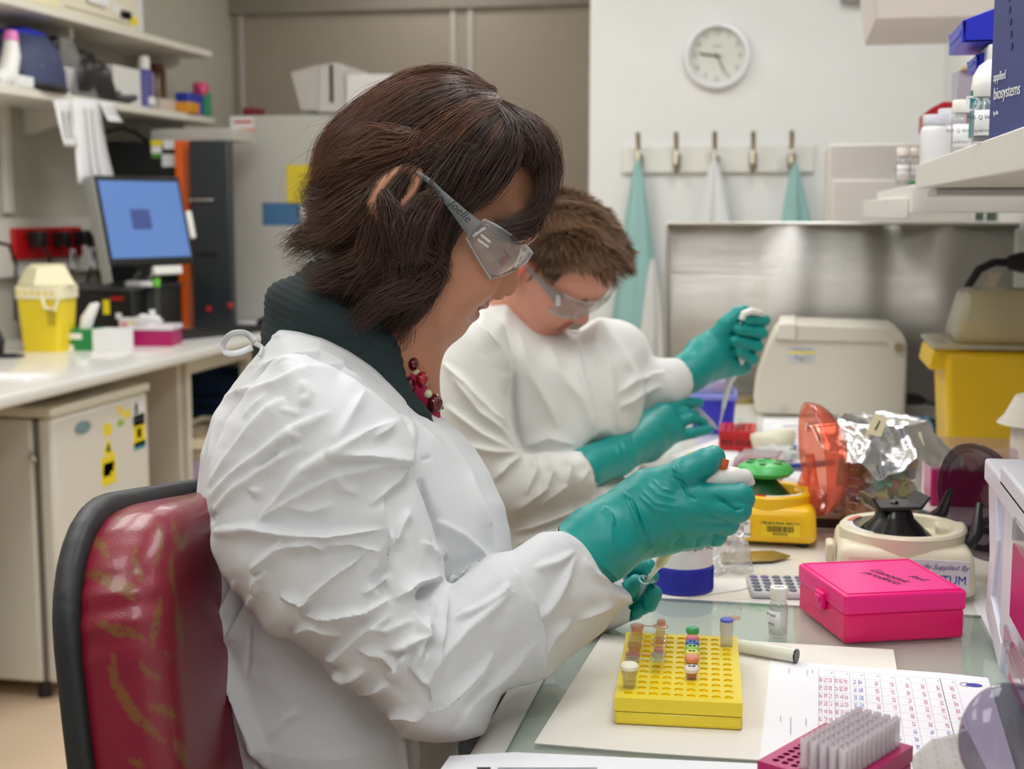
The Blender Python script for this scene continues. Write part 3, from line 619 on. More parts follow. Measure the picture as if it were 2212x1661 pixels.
def disc(b_, x, z, r, y0, y1, seg=20):
    b_.prism([(x+r*math.cos(2*PI*i/seg), z+r*math.sin(2*PI*i/seg)) for i in range(seg)], y0, y1); return b_
q = TP([(1936, 736), (1694, 878), (1902, 882)])
disc(MB(), q[0][0], q[0][1], .010, -.010, -.004).build('hinge_pin', mat('hinge_tan', (160, 140, 110), .4), t)
disc(MB(), q[1][0], q[1][1], .005, -.004, .002).build('screw', CHROME, t); disc(MB(), q[2][0], q[2][1], .005, -.004, .002).build('screw', CHROME, t)
q = TP([(1700, 740), (1758, 776)]); MB().box(q[0][0], q[1][0], -.0012, 0, q[1][1], q[0][1]).build('label', mat('grey_label', (196, 198, 198), .5), t)
q2 = TP([(1701, 750), (1757, 754)]); MB().box(q2[0][0], q2[1][0], -.002, -.001, q2[1][1], q2[0][1]).build('label_stripe', YLABEL, t)
text('WARNING 240V', .0055, DINK, t, (q[0][0]+.03, -.0018, q[0][1]-.006), name='label_print'); text('SERVICE TAG\nLAB 2', .006, DINK, t, (q[0][0]+.03, -.0018, q[0][1]-.026), name='label_print')
for x in (.03, .29):
    for y_ in (.03, .19): MB().lathe([(.012, -.0), (.012, .006)], 12, (x, y_, 0)).build('foot', BLACK, t)
q = TP([(1725, 694)]); MB().prism([(q[0][0]-.008, .04), (q[0][0]+.012, .04), (q[0][0]-.004, .055)], q[0][1]+.002, q[0][1]+.0028, 'z').build('warning_sticker', mat('amber_label', (235, 180, 40), .5), t)
t = thing('power_lead', (p1[0]+.01, 3.13, .905), 'black mains lead plugged into the thermal cycler', 'cable')
MB().tube([(.0, 0, .035), (.025, 0, .033), (.04, 0, .03)], [.014, .012, .006], 10).build('plug', BLACK, t)
MB().tube([(.04, 0, .03), (.09, -.02, .022), (.12, -.08, .006), (.06, -.12, .006), (.02, -.10, .007), (.0, -.14, .006), (.05, -.2, .006), (.12, -.19, .007)], .006, 8).build('cable', BLACK, t)

# right sharps bin
c = onz(2050, 985, .9); bxl = c[0]; yy = 2.62
t = thing('sharps_container', (bxl, yy, .9), 'large yellow sharps container with a tall translucent lid', 'sharps container')
zr = ony(2010, 745, yy)[2]-.9; zl = ony(2050, 630, yy)[2]-.9; xr = ony(2012, 745, yy)[0]-bxl; W2 = .51-bxl-.008
YS = mat('sharps_yellow', (226, 184, 8), .35, var=.03)
MB().box(-.005, W2-.02, .0, .20, 0, zr-.01, -.012, -.01).build('container', YS, t, .012, 3)
MB().prism([(xr-.004, zr-.045), (.012, zr-.05), (.012, zr-.005), (xr+.002, zr-.012)], .0, .2).build('rim_grip', YS, t, .004)
LC = clear('frosted_lid', (226, 220, 190), .62, .25, (240, 236, 214))
bx('lid_flange', LC, t, xr, W2+.02, -.015, .215, zr-.006, zr+.003, .002)
MB().box(.0, W2+.015, .0, .20, zr+.003, zl, .022, .02).build('lid_dome', LC, t, .012, 3)
bx('inner_flap', YS, t, .03, W2, .02, .18, zr+.002, zr+.03, .003)

# blue bench box, petri dishes, red rack
c = onz(1540, 930, .9); t = thing('storage_box', (c[0], c[1], .9), 'blue plastic box with clear lid behind the raised pipette', 'box', rotz=.05)
frus(.080, .10, .090, .11, 0, .072, .003, .008).build('box_body', mat('royal_blue_plastic', (40, 50, 190), .35), t)
bx('lid_rim', mat('pale_blue_rim', (130, 140, 225), .3), t, -.048, .048, -.058, .058, .070, .082, .003)
MB().box(-.044, .044, -.054, .054, .082, .112, .008, .008).build('lid', clear('blue_clear_lid', (190, 194, 235), .5, .15), t, .004)
blob('pink_eraser', mat('pink_rubber', (200, 130, 150), .5), t, (.01, 0, .088), .012, (1, 1, 1), .1, 2, 12)
c = onz(1592, 880, .9); t = thing('petri_dish', (c[0], c[1]+.1, .9), 'clear petri dish with amber film beside the blue box', 'petri dish')
MB().lathe([(.0, 0), (.045, 0), (.046, .014), (.043, .014), (.042, .003), (.0, .003)], 32, caps=False).build('dish', clear('amber_dish', (214, 186, 110), .55), t)
MB().lathe([(.044, .012), (.048, .012), (.048, .018), (.0, .018)], 32, caps=False).build('dish_lid', clear('clear_plastic', (235, 235, 235), .18), t)

def rack(name, loc, w_, d_, h_, nx, ny, m_, mh, label, cat='tube rack', rot=0, rfrac=.36, cup=.0105):
    """a tube rack: a rim, a top plate with real round holes, cups under them"""
    t = thing(name, loc, label, cat, rotz=rot)
    MB().box(-w_/2, w_/2, -d_/2, d_/2, 0, h_-.012).build('base', m_, t, .003)
    mx_, my_ = .006, .006; px_, py_ = (w_-2*mx_)/nx, (d_-2*my_)/ny; r = min(px_, py_)*rfrac; b_ = MB(); hb = MB(); n = 12
    W0, D0 = w_/2, d_/2
    b_.add([(-W0, -D0, h_-.012), (W0, -D0, h_-.012), (W0, D0, h_-.012), (-W0, D0, h_-.012), (-W0, -D0, h_), (W0, -D0, h_), (W0, D0, h_), (-W0, D0, h_)], [(0, 1, 5, 4), (1, 2, 6, 5), (2, 3, 7, 6), (3, 0, 4, 7)])
    for (xa, xb, ya, yb) in ((-W0, W0, -D0, -D0+my_), (-W0, W0, D0-my_, D0), (-W0, -W0+mx_, -D0+my_, D0-my_), (W0-mx_, W0, -D0+my_, D0-my_)):
        b_.add([(xa, ya, h_), (xb, ya, h_), (xb, yb, h_), (xa, yb, h_)], [(0, 1, 2, 3)])
    for i in range(nx):
        for j in range(ny):
            cx, cy = -W0+mx_+(i+.5)*px_, -D0+my_+(j+.5)*py_; sq = []; ho = []
            for q_ in range(n):
                a_ = 2*PI*(q_+.5)/n; dx, dy = math.cos(a_), math.sin(a_); s_ = 1/max(abs(dx), abs(dy))
                sq.append((cx+dx*s_*px_/2, cy+dy*s_*py_/2, h_)); ho.append((cx+dx*r, cy+dy*r, h_))
            b_.add(sq+ho, [(q_, (q_+1) % n, n+(q_+1) % n, n+q_) for q_ in range(n)])
            lo = [(x, y, h_-cup) for x, y, z in ho]
            hb.add(ho+lo, [(q_, (q_+1) % n, n+(q_+1) % n, n+q_) for q_ in range(n)]+[tuple(n+q_ for q_ in range(n))])
    b_.build('top_plate', m_, t, smooth=False); hb.build('holes', mh, t, smooth=False)
    return t, (lambda i, j: (-W0+mx_+(i+.5)*px_, -D0+my_+(j+.5)*py_))
c0, c1 = onz(1552, 974, .9), onz(1631, 970, .9)
RR = mat('red_rack', (206, 24, 28), .35)
t, hp = rack('red_tube_rack', ((c0[0]+c1[0])/2, c0[1]+.055, .9), c1[0]-c0[0], .11, .038, 5, 7, RR, mat('red_rack_hole', (150, 12, 18), .5), 'small red tube rack under the raised pipette tip')
text('90% EtOH', .014, INK, t, (0, -.0562, .016), name='handwriting', shear=.2)
for (i, j), rgb, lab in (((2, 4), (90, 170, 90), 'green ringed tube cap standing in the red rack'), ((2, 2), (226, 190, 190), 'pale pink tube cap standing in the red rack'), ((2, 3), (210, 226, 220), 'whitish tube cap between the green and pink caps in the red rack')):
    h = hp(i, j); q = thing('capped_tube', (t.location[0]+h[0], t.location[1]+h[1], .938), lab, 'tube', group='tubes in the red rack')
    MB().lathe([(.004, -.008), (.005, .0), (.0075, .004), (.0075, .010), (.006, .012), (.0, .012)], 14).build('cap', mat('cap_%d%d' % (i, j), rgb, .4), q)
c = onz(1655, 975, .9); t = thing('crumpled_glove', (c[0]+.01, c[1]+.0, .9), 'small pale yellow wad beside the red rack', 'wad')
blob('wad', mat('pale_yellow_rubber', (226, 222, 196), .5), t, (0, 0, .018), .024, (1.3, 1, .9), .5, 7, 22)
c = onz(1690, 990, .9); t = thing('wrapped_swab', c, 'grey crumpled wrapper lying beside the yellow wad', 'wrapper')
blob('wrapper', mat('grey_film', (200, 200, 196), .4), t, (0, 0, .008), .022, (1.4, 1.3, .5), .5, 17, 22)

# papers under the cycler and bench middle
def sheet(name, pts, z, label, m_=PAPER, cat='paper', th=.0006, gr=None):
    P_ = [onz(a_, b_, z) for a_, b_ in pts]; o = P_[0]; b_ = MB()
    t = b_.prism([(q_[0]-o[0], q_[1]-o[1]) for q_ in P_], 0, th, 'z').build(name, m_, None, smooth=False); t.location = (o[0], o[1], z)
    return tag(t, label, cat, gr)
sheet('paper_sheet', [(1650, 905), (1960, 893), (1985, 930), (1960, 1050), (1800, 1075), (1640, 1000)], .9002, 'white printed sheet in front of the thermal cycler', gr='papers on the bench')
sheet('paper_sheet', [(1450, 985), (1560, 945), (1620, 1000), (1540, 1040)], .9006, 'white sheet beneath the reaching gloved hand', gr='papers on the bench')
t = sheet('yellow_strip', [(1482, 978), (1548, 975), (1550, 985), (1484, 990)], .902, 'thin yellow strip of label on the sheet near the red rack', YLABEL, 'strip')
def lines(o, px0, py0, px1, py1, n, z, m_=GREYINK, h=2, slant=0, nm='printed_lines'):
    b_ = MB()
    for i in range(n):
        q = (i+.5)/n; y_ = py0+(py1-py0)*q; x_ = px0+slant*q
        P_ = [onz(a_, c_, z) for a_, c_ in ((x_, y_), (px1+slant*q, y_), (px1+slant*q, y_+h), (x_, y_+h))]
        b_.add([(p_[0]-o.location[0], p_[1]-o.location[1], z-o.location[2]+.0004) for p_ in P_], [(0, 1, 2, 3)])
    return b_.build(nm, m_, o, smooth=False)
sp = [o_ for o_ in D.objects if o_.name.startswith('paper_sheet') and 'thermal' in o_.get('label', '')][0]
lines(sp, 1690, 915, 1735, 985, 8, .9012)
# light blue rack by the far bin
c = onz(1970, 945, .9); t, hp = rack('blue_tube_rack', (c[0]+.0, c[1]+.08, .9), .085, .13, .022, 6, 10, mat('sky_blue_rack', (88, 160, 210), .4), mat('sky_blue_hole', (50, 110, 165), .5), 'light blue tube rack behind the foil covered beaker')
# magenta boxes with clear lids
def tipbox(loc, w_, d_, hb, hl, label, rot=0, m_=MAG, name='pipette_tip_box', taper=.0):
    t = thing(name, loc, label, 'tip box', rotz=rot, group='magenta pipette tip boxes')
    MB().box(-w_/2, w_/2, -d_/2, d_/2, 0, hb, -taper, -taper).build('base', m_, t, .003)
    LM = clear('tipbox_lid', (236, 216, 226), .32, .12)
    MB().box(-w_/2-.002-taper, w_/2+.002+taper, -d_/2-.002-taper, d_/2+.002+taper, hb-.006, hb+hl, .003, .003).build('lid', LM, t, .003)
    for i in range(3): MB().box(-.008+.006*i, -.006+.006*i, -d_/2-.006-taper, -d_/2-.002, hb-.004, hb+hl*.9).build('lid_rib', LM, t)
    return t
c = onz(1640, 1062, .9); tipbox((c[0]-.003, c[1]+.045, .9), .068, .10, .042, .012, 'magenta tip box with clear lid behind the orange button pipette', rot=-.12)
c0, c1 = onz(2017, 1092, .9), onz(2135, 1103, .9)
tipbox(((c0[0]+c1[0])/2+.02, c0[1]+.05, .9), .13, .11, .062, .03, 'large magenta tip box with clear lid behind the smoky domed cover')
# blue pens
for a_, b_, rgb, lab in (((1710, 962), (1745, 980), (60, 80, 190), 'blue capped pen on the papers beside the salmon dome'), ((1688, 1010), (1745, 1004), (40, 60, 150), 'dark blue pen lying near the magenta tip box')):
    P_, Q_ = onz(*a_, .906), onz(*b_, .906); t = thing('pen', P_, lab, 'pen')
    v = Q_-P_; MB().tube([(0, 0, 0), tuple(v*.4)], [.004, .006], 10).build('cap', mat('pen_%d' % a_[0], rgb, .4), t); MB().tube([tuple(v*.4), tuple(v), tuple(v*2.0)], .005, 10).build('barrel', mat('pen_%d' % a_[0], rgb, .4) if a_[0] < 1700 else WHITE, t)
t = thing('cable_run', onz(1620, 1062, .9), 'thin grey cable on the bench beside the magenta tip box', 'cable')
P0_ = onz(1690, 1013, .904); MB().tube([tuple(onz(x_, y_, .903)-np.array(t.location)) for x_, y_ in ((1688, 1016), (1710, 1014), (1735, 1016), (1750, 1022))], .003, 6).build('cable', mat('grey_cable', (110, 112, 112), .5), t)
# pens cup and styro bowl
c = onz(2150, 960, .9); t = thing('pen_holder', (c[0]+.01, c[1]+.10, .9), 'brown holder of pens in front of the yellow container', 'pen holder')
frus(.08, .06, .09, .07, 0, .05, .004, .004).build('holder_body', mat('brown_card', (120, 88, 40), .6), t)
for i, (x, rgb, ln, tilt) in enumerate(((-.032, (16, 80, 40), .105, -.012), (-.012, (150, 152, 150), .11, -.02), (.006, (170, 172, 172), .10, .0), (.026, (26, 34, 130), .095, .02))):
    q = thing('marker_pen', (c[0]+.01+x, c[1]+.10, .905), ['green marker standing in the brown holder', 'silver ballpoint leaning in the brown holder', 'grey pen upright in the middle of the brown holder', 'dark blue pen beside the white foam bowl'][i], 'pen', group='pens in the brown holder')
    MB().tube([(0, 0, 0), (tilt*.6, 0, ln*.6), (tilt, 0, ln)], [.006, .007, .005], 10).build('barrel', mat('pen_c%d' % i, rgb, .35), q)
c = ony(2250, 940, 2.2); t = thing('foam_cup', (c[0], 2.2, .9), 'white rounded foam cap with ridges at the right picture edge', 'foam cap')
z_ = c[2]-.9; MB().lathe([(.045, 0), (.045, z_+.015), (.066, z_+.018), (.055, z_+.03), (.04, z_+.06), (.0, z_+.07)], 32).build('cap_body', mat('foam_white', (238, 232, 220), .7), t)

# beaker with foil
c = onz(1903, 1168, .9); R_ = .054
t = thing('glass_beaker', (c[0]+.001, c[1]+.045, .9), 'tall glass beaker of coloured tube caps under crumpled foil', 'beaker')
BK = t.location
GLS = clear('beaker_glass', (235, 238, 236), .07, .03)
MB().lathe([(.0001, .001), (R_-.004, .001), (R_, .008), (R_, .145), (R_+.003, .150), (R_, .150), (R_-.003, .145), (R_-.003, .008), (.0001, .004)], 48, caps=False).build('glass_body', GLS, t)
MW = mat('white_print', (236, 238, 236), .5)
for i, (z_, s_) in enumerate(((.085, '600'), (.050, '400'), (.115, '800'), (.02, '200'))):
    an = math.radians(-108); x, y = (R_+.0008)*math.cos(an), (R_+.0008)*math.sin(an); text(s_, .011, MW, t, (x, y, z_), (PI/2, 0, an+PI/2), name='graduation')
    for dz in (0, .012, -.012): MB().tube([((R_+.0004)*math.cos(math.radians(a_)), (R_+.0004)*math.sin(math.radians(a_)), z_+dz) for a_ in (-145, -140, -134, -128)], .0005, 4).build('graduation_mark', MW, t)
CAPC = [(232, 226, 150), (238, 200, 140), (150, 214, 196), (230, 160, 150), (210, 190, 220), (214, 230, 200), (240, 236, 200), (236, 190, 130)]
r = np.random.default_rng(5); cnt = 0; capm = MB().lathe([(.0, .0), (.007, .0), (.0075, .003), (.0055, .004), (.005, .010), (.0, .0105)], 10, caps=False); tubm = MB().lathe([(.0, -.018), (.0025, -.016), (.0048, -.004), (.005, .0), (.0075, .0), (.0075, .002), (.0, .002)], 10, caps=False)
names_ = ['pale yellow', 'orange', 'mint green', 'salmon', 'lilac', 'pale green', 'cream', 'peach']
protos = {}
for lay in range(9):
    for q_ in range(17):
        if q_ < 11: an = 2*PI*(q_+.37*lay)/11+r.uniform(-.1, .1); rad = R_-.0135+r.uniform(-.002, .001)
        else: an = 2*PI*(q_+.3*lay)/6; rad = R_*.42
        z_ = .016+lay*.0125+r.uniform(-.002, .002); ci = int(r.integers(0, 8)); kind = int(r.random() < .35)
        key = (ci, kind)
        M_ = Matrix.Rotation(r.uniform(0, 6.28), 4, 'Z') @ Matrix.Rotation(r.uniform(.6, 2.2), 4, 'X')
        nm = 'loose_tube' if kind else 'plastic_stopper'
        if key not in protos:
            me_o = MB(); src = tubm if kind else capm; me_o.v = list(src.v); me_o.f = list(src.f)
            o = me_o.build(nm, clear('beaker_cap_%d' % ci, tuple(min(255, c_*1.06) for c_ in CAPC[ci]), .9, .15, CAPC[ci]), None); protos[key] = o
        else: o = protos[key].copy(); COL.objects.link(o)
        o.matrix_world = Matrix.Translation((BK[0]+rad*math.cos(an), BK[1]+rad*math.sin(an), .9+z_)) @ M_ @ Matrix.Scale(1.25, 4)
        tag(o, '%s plastic tube %s among those heaped in the foil topped beaker' % (names_[ci], 'with tapered end' if kind else 'cap'), 'tube' if kind else 'tube cap', '%s %s in the beaker' % (names_[ci], 'tubes' if kind else 'caps'))
# foil
def foil():
    n, k = 54, 150; rows = []; rr = np.random.default_rng(12); K = rr.normal(size=(26, 3))*np.linspace(60, 620, 26)[:, None]; ph = rr.uniform(0, 6, 26); DR = rr.normal(size=(26, 3)); DR /= np.linalg.norm(DR, axis=1)[:, None]
    hem = lambda a_: .036+.020*math.sin(a_+2.2)+.012*math.sin(3*a_+1)+.006*math.sin(7*a_)+.004*math.sin(15*a_+2)
    for i in range(n+1):
        row = []
        for j in range(k+1):
            a_ = 2*PI*j/k; q = i/n; flare = .35+.65*max(0, math.cos(a_-math.radians(185)))**1.5+.7*max(0, math.cos(a_-math.radians(-5)))**2
            if q < .35: u_ = q/.35; rad = R_*(.15+.86*u_); z_ = .158-.030*(1-u_)**1.5+.006*math.sin(3*a_+2)*(1-u_)+.004*u_
            else:
                u_ = (q-.35)/.65; L_ = hem(a_)*1.25; rad = R_+.003+flare*.050*u_**1.1+.002*math.sin(9*a_)*u_; z_ = .162-L_*u_*(1-.2*flare)+.004*math.sin(PI*min(1, u_*4))
            p_ = np.array([rad*math.cos(a_), rad*math.sin(a_), z_]); d_ = np.zeros(3)
            for s in range(26):
                v = (K[s]@p_+ph[s])/(2*PI); tri = abs((v % 1)*2-1)-.5; d_ += DR[s]*tri*(.10/np.linalg.norm(K[s]))*2.3
            p_ = p_+d_*(.25+.75*min(1, q*2)); 
            if z_ < .145:
                rr_ = math.hypot(p_[0], p_[1]); mn = R_+.0018
                if rr_ < mn: p_[0] *= mn/rr_; p_[1] *= mn/rr_
            row.append(tuple(p_))
        row[-1] = row[0]; rows.append(row)
    return MB().grid(rows)
fo = foil().build('foil_cover', mat('aluminium_foil', (222, 222, 222), .22, metal=1), None, solid=.0003, angle=25); fo.location = (BK[0], BK[1], .9)
tag(fo, 'crumpled silver foil draped over the beaker rim', 'foil')
for px, py, z_, rt, lab in ((1893, 920, .168, .3, 'strip of masking tape on top of the crumpled foil'), (1978, 960, .150, -.35, 'strip of masking tape on the side of the crumpled foil')):
    c = dep(px, py, np.dot(np.array([BK[0], BK[1]-.045, 1.06])-CAM, FWD)-.012)
    q = MB().prism([(-.010, -.016), (.010, -.012), (.012, .014), (-.008, .016)], -.001, 0).build('masking_tape', mat('cream_tape', (226, 214, 178), .6), None); q.location = c; q.rotation_euler = (-.3, rt, 0)
    tag(q, lab, 'tape'); m_ = MB().prism([(-.001, -.006), (.001, -.006), (.003, .008), (.0015, .008)], -.002, -.001).build('pen_mark', INK, q)

# mini centrifuges
def centrifuge(loc, w_, d_, mbody, label, rotor, lidm, lidname, rot=0, h=.062, bowl=.07, feet=True):
    t = thing('mini_centrifuge', loc, label, 'centrifuge', rotz=rot, group=None)
    b_ = MB().box(-w_/2, w_/2, -d_/2, d_/2, .006, h, .004, .004); b_.build('base', mbody, t, .012, 3)
    MB().lathe([(bowl*.995, h-.012), (bowl, h+.010), (bowl-.003, h+.013), (bowl-.014, h+.012), (bowl-.020, h-.004), (.0001, h-.010)], 56, (0, 0, 0), caps=False).build('bowl', mbody, t)
    bx('hinge_block', mbody, t, bowl*.55, w_/2-.002, d_*.08, d_*.30, h-.004, h+.010, .004)
    for sx in (-1, 1):
        for sy in (-1, 1): MB().lathe([(.008, 0), (.008, .008)], 12, (sx*(w_/2-.02), sy*(d_/2-.02), 0)).build('foot', BLACK, t)
    return t
# yellow one
c0, c1 = onz(1575, 1190, .9), onz(1766, 1190, .9)
YF = mat('centrifuge_yellow', (240, 190, 12), .35, var=.02)
YFX, YFY = c1[0]-.0675, c1[1]+.068
t = centrifuge((YFX, YFY, .9), .135, .135, YF, 'yellow mini centrifuge with green rotor and open salmon lid', None, None, None, h=.056, bowl=.062)
GN = mat('green_rotor', (72, 180, 90), .35); GD = mat('dark_green_rotor', (28, 96, 48), .3)
MB().lathe([(.040, .050), (.036, .062), (.016, .082), (.012, .092), (.0, .092)], 24, (-.005, 0, 0)).build('rotor_cone', GD, t)
MB().lathe([(.0, .088), (.034, .088), (.040, .094), (.036, .101), (.026, .106), (.010, .107), (.008, .104), (.0, .104)], 36, (-.005, 0, 0)).build('rotor_disc', GN, t)
for i in range(6):
    a_ = 2*PI*i/6+.4; MB().lathe([(.0, 0), (.0045, 0), (.0045, .0012), (.0, .0012)], 12, (-.005+.022*math.cos(a_), .022*math.sin(a_), .1062), sx=1.2).build('rotor_hole', GD, t)
SAL = clear('salmon_lid', (248, 150, 124), .24, .08, (252, 204, 190), 1.45)
def dome(name, m_, parent, centre, r, h, axis, tilt, solid=.0018, n=14, seg=48):
    """a shallow bowl whose rim lies across axis"""
    b_ = MB(); A = Vector(axis).normalized(); q = A.to_track_quat('Z', 'Y').to_matrix().to_4x4(); b_.M = Matrix.Translation(centre) @ q @ Matrix.Rotation(tilt, 4, 'Z')
    b_.lathe([(r*math.cos(PI/2*i/n), h*math.sin(PI/2*i/n)) for i in range(n+1)]+[], seg, caps=False)
    return b_.build(name, m_, parent, solid=solid, angle=60)
lc = ony(1754, 992, YFY+.02); lx, lz = lc[0]-YFX, lc[2]-.9
dome('lid', SAL, t, (lx, .02, lz), .079, .048, (.965, .22, .10), 0)
MB().tube([(w2, y2, z2) for w2, y2, z2 in ((.064, -.022, .050), (.060, -.018, .085), (.055, -.008, .12))], [.008, .007, .006], 10).build('lid_arm', SAL, t)
MB().tube([(.047, .03, .070), (.054, .045, .09)], [.008, .007], 10).build('lid_arm', SAL, t)
q = MB().prism([(-.006, -.02), (.006, -.017), (.008, .016), (-.004, .02)], -.001, 0).build('green_label', mat('green_warning', (90, 160, 40), .5), t); q.location = (lx+.038, -.018, lz-.01); q.rotation_euler = (0, .05, .3)
# labels
yf = -.0675-.0012
bx('label', LABELW, t, -.062, -.022, yf-.0002, yf+.002, .014, .038, 0); text('BHO Equipment 420', .0042, INK, t, (-.042, yf-.0005, .0335), name='label_print')
def barcode(parent, x, y, z, w_, h_, m_, n=22, seed=1, axis='y'):
    r = random.Random(seed); b_ = MB(); u_ = 0
    tot = [r.choice((1, 1, 2, 3)) for _ in range(2*n)]; s_ = w_/sum(tot)
    for i, q in enumerate(tot):
        if i % 2 == 0: b_.box(x-w_/2+u_*s_, x-w_/2+(u_+q)*s_, y-.0004, y, z-h_/2, z+h_/2)
        u_ += q
    return b_.build('barcode', m_, parent, smooth=False)
barcode(t, -.042, yf-.0003, .0275, .022, .006, INK); text('TQNT microONEcentrifuge', .0036, INK, t, (-.042, yf-.0005, .019), name='label_print')
bx('label', mat('yellow_asset_label', (240, 205, 30), .5), t, -.008, .044, yf-.0002, yf+.002, .017, .038, 0); text('MELBOURNE HEALTH', .0052, INK, t, (.018, yf-.0005, .0355), name='label_print')
barcode(t, .018, yf-.0003, .0275, .036, .008, INK, 26, 4); text('MH024542', .0046, INK, t, (.018, yf-.0005, .0205), name='label_print')
b_ = MB().lathe([(.0505, .0690), (.0585, .0680)], 30, (0, 0, 0), arc=(math.radians(225), math.radians(330)), caps=False).build('bowl_label', LABELW, t)
MB().lathe([(.0515, .0696), (.0575, .0688)], 14, (0, 0, 0), arc=(math.radians(228), math.radians(268)), caps=False).build('bowl_warning', RED, t)
# beige one
c1 = onz(2115, 1310, .9); BGX, BGY = c1[0]-.082, c1[1]+.078
BC = mat('centrifuge_beige', (226, 216, 190), .4)
t = centrifuge((BGX, BGY, .9), .160, .155, BC, 'beige mini centrifuge with black plate rotor and open smoky lid', None, None, None, h=.062, bowl=.074)
RX = -.010
MB().lathe([(.048, .056), (.046, .062), (.024, .083), (.020, .094), (.0, .094)], 40, (RX, .0, 0)).build('rotor_cone', mat('gloss_black', (14, 14, 15), .22), t)
b_ = MB(); b_.M = Matrix.Translation((RX, .0, .1005)) @ Matrix.Rotation(math.radians(18), 4, 'Z')
b_.prism([(-.037, .012), (-.034, .012), (-.026, .000), (.024, .000), (.034, .012), (.037, .011), (.026, -.004), (-.028, -.004)], -.022, .022, 'y'); rp = b_.build('rotor_plate', mat('matte_black', (30, 32, 32), .5), t, .0006)
b_ = MB(); b_.M = Matrix.Translation((RX, .0, .1005)) @ Matrix.Rotation(math.radians(18), 4, 'Z')
for i in range(8): b_.box(-.0372, -.031, -.0195+.0052*i, -.017+.0052*i, .0085, .0122)
b_.build('rotor_slots', mat('slot_tan', (120, 100, 60), .6), t); MB().ball((RX, 0, .1015), .005, 14, 8, (1, 1, .5)).build('rotor_knob', mat('gloss_black', (14, 14, 15), .22), t)
SMK = clear('smoky_lid', (50, 42, 54), .14, .04, (196, 188, 196), 1.45)
lc = ony(2116, 1088, BGY+.01); lx, lz = lc[0]-BGX, lc[2]-.9
dome('lid', SMK, t, (lx, .018, lz), .072, .028, (.80, .58, .12), 0)
RB = mat('smoky_solid', (34, 34, 38), .25)
MB().tube([(.040, .068, .066), (.052, .060, .080), (.060, .050, .11)], [.010, .008, .004], 10).build('lid_arm', RB, t); MB().tube([(.074, -.018, .056), (.084, -.012, .070), (.088, .0, .105)], [.009, .008, .004], 10).build('lid_arm', RB, t)
yf = -.0775-.0012
bx('label', mat('pale_label', (222, 220, 226), .5), t, .0, .070, yf-.0002, yf+.002, .016, .052, 0)
text('Proudly Supplied By', .0085, mat('script_ink', (110, 110, 150), .6), t, (.034, yf-.0005, .044), name='label_print', shear=.45); text('QUANTUM', .0145, mat('quantum_blue', (40, 50, 150), .5), t, (.034, yf-.0005, .029), name='label_print', sx=.9)
MB().lathe([(.058, .0745), (.070, .0735)], 30, (0, 0, 0), arc=(math.radians(160), math.radians(232)), caps=False).build('bowl_label', mat('pale_label', (222, 220, 226), .5), t)
MB().lathe([(.058, .0752), (.070, .0742)], 12, (0, 0, 0), arc=(math.radians(140), math.radians(170)), caps=False).build('bowl_warning', mat('brick_label', (200, 96, 70), .5), t)
bx('side_clip', BC, t, -.090, -.080, -.03, .0, .03, .055, .003)
# small white box behind the salmon lid
c = onz(1795, 1150, .9); t = thing('power_supply', (c[0], c[1]+.03, .9), 'pale box with barcode label and dark foot between centrifuge and beaker', 'power supply')
bx('case', mat('pinkish_white', (226, 206, 196), .5), t, -.03, .035, 0, .06, .012, .05, .002); bx('dark_base', mat('dark_rubber', (50, 46, 46), .6), t, -.032, .040, -.004, .062, 0, .012, .002)
bx('label', LABELW, t, -.006, .030, -.0012, 0, .018, .030, 0); barcode(t, .012, -.0012, .024, .018, .004, INK, 14, 6)
t = thing('black_cable', onz(2000, 1110, .904), 'dark cable snaking across the bench behind the beige centrifuge', 'cable')
MB().tube([tuple(onz(a_, b_, .905)-np.array(t.location)) for a_, b_ in ((1985, 1104), (2010, 1112), (2050, 1135), (2090, 1143), (2140, 1146), (2190, 1140))], .0045, 8).build('cable', mat('dark_grey_cable', (62, 64, 62), .5), t)
MB().tube([tuple(onz(a_, b_, .905)-np.array(t.location)) for a_, b_ in ((2135, 1122), (2100, 1140), (2075, 1160), (2100, 1180), (2130, 1185), (2150, 1170))], .0045, 8).build('cable', mat('dark_grey_cable', (62, 64, 62), .5), t)

# blue based pot, napkins, bag, foil strips, calculator
c = onz(1471, 1290, .9); t = thing('wide_pot', (c[0]-.001, c[1]+.035, .9012), 'white pot with a ribbed royal blue base behind the gloved hands', 'pot')
MB().lathe([(.0, 0), (.035, 0), (.0365, .002), (.0365, .030), (.0355, .032)], 60, caps=False).build('blue_base', mat('pot_blue', (30, 42, 170), .4), t)
for i in range(60): pass
MB().lathe([(.0355, .031), (.0357, .078), (.034, .082), (.0, .082)], 60, caps=False).build('pot_body', mat('pot_white', (232, 228, 226), .4), t)
MB().lathe([(.0368, .0815), (.0368, .088), (.035, .090), (.0, .090)], 48, caps=False).build('pot_lid', WHITE, t)
text('Sample 4C', .009, INK, t, (.020, -.0305, .058), (PI/2, 0, .55), name='handwriting', shear=.3)
b_ = MB()
for i in range(72):
    a_ = 2*PI*i/72; b_.tube([(.0366*math.cos(a_), .0366*math.sin(a_), .003), (.0366*math.cos(a_), .0366*math.sin(a_), .029)], .0006, 4)
b_.build('base_ribs', mat('pot_blue', (30, 42, 170), .4), t)
TOW = mat('paper_towel', (232, 228, 218), .9, bump=.5, bscale=350)
sheet('paper_napkin', [(1385, 1296), (1440, 1258), (1560, 1215), (1592, 1217), (1642, 1262), (1600, 1275), (1420, 1302)], .9002, 'white folded napkin under the blue based pot', TOW, 'napkin', .0009)
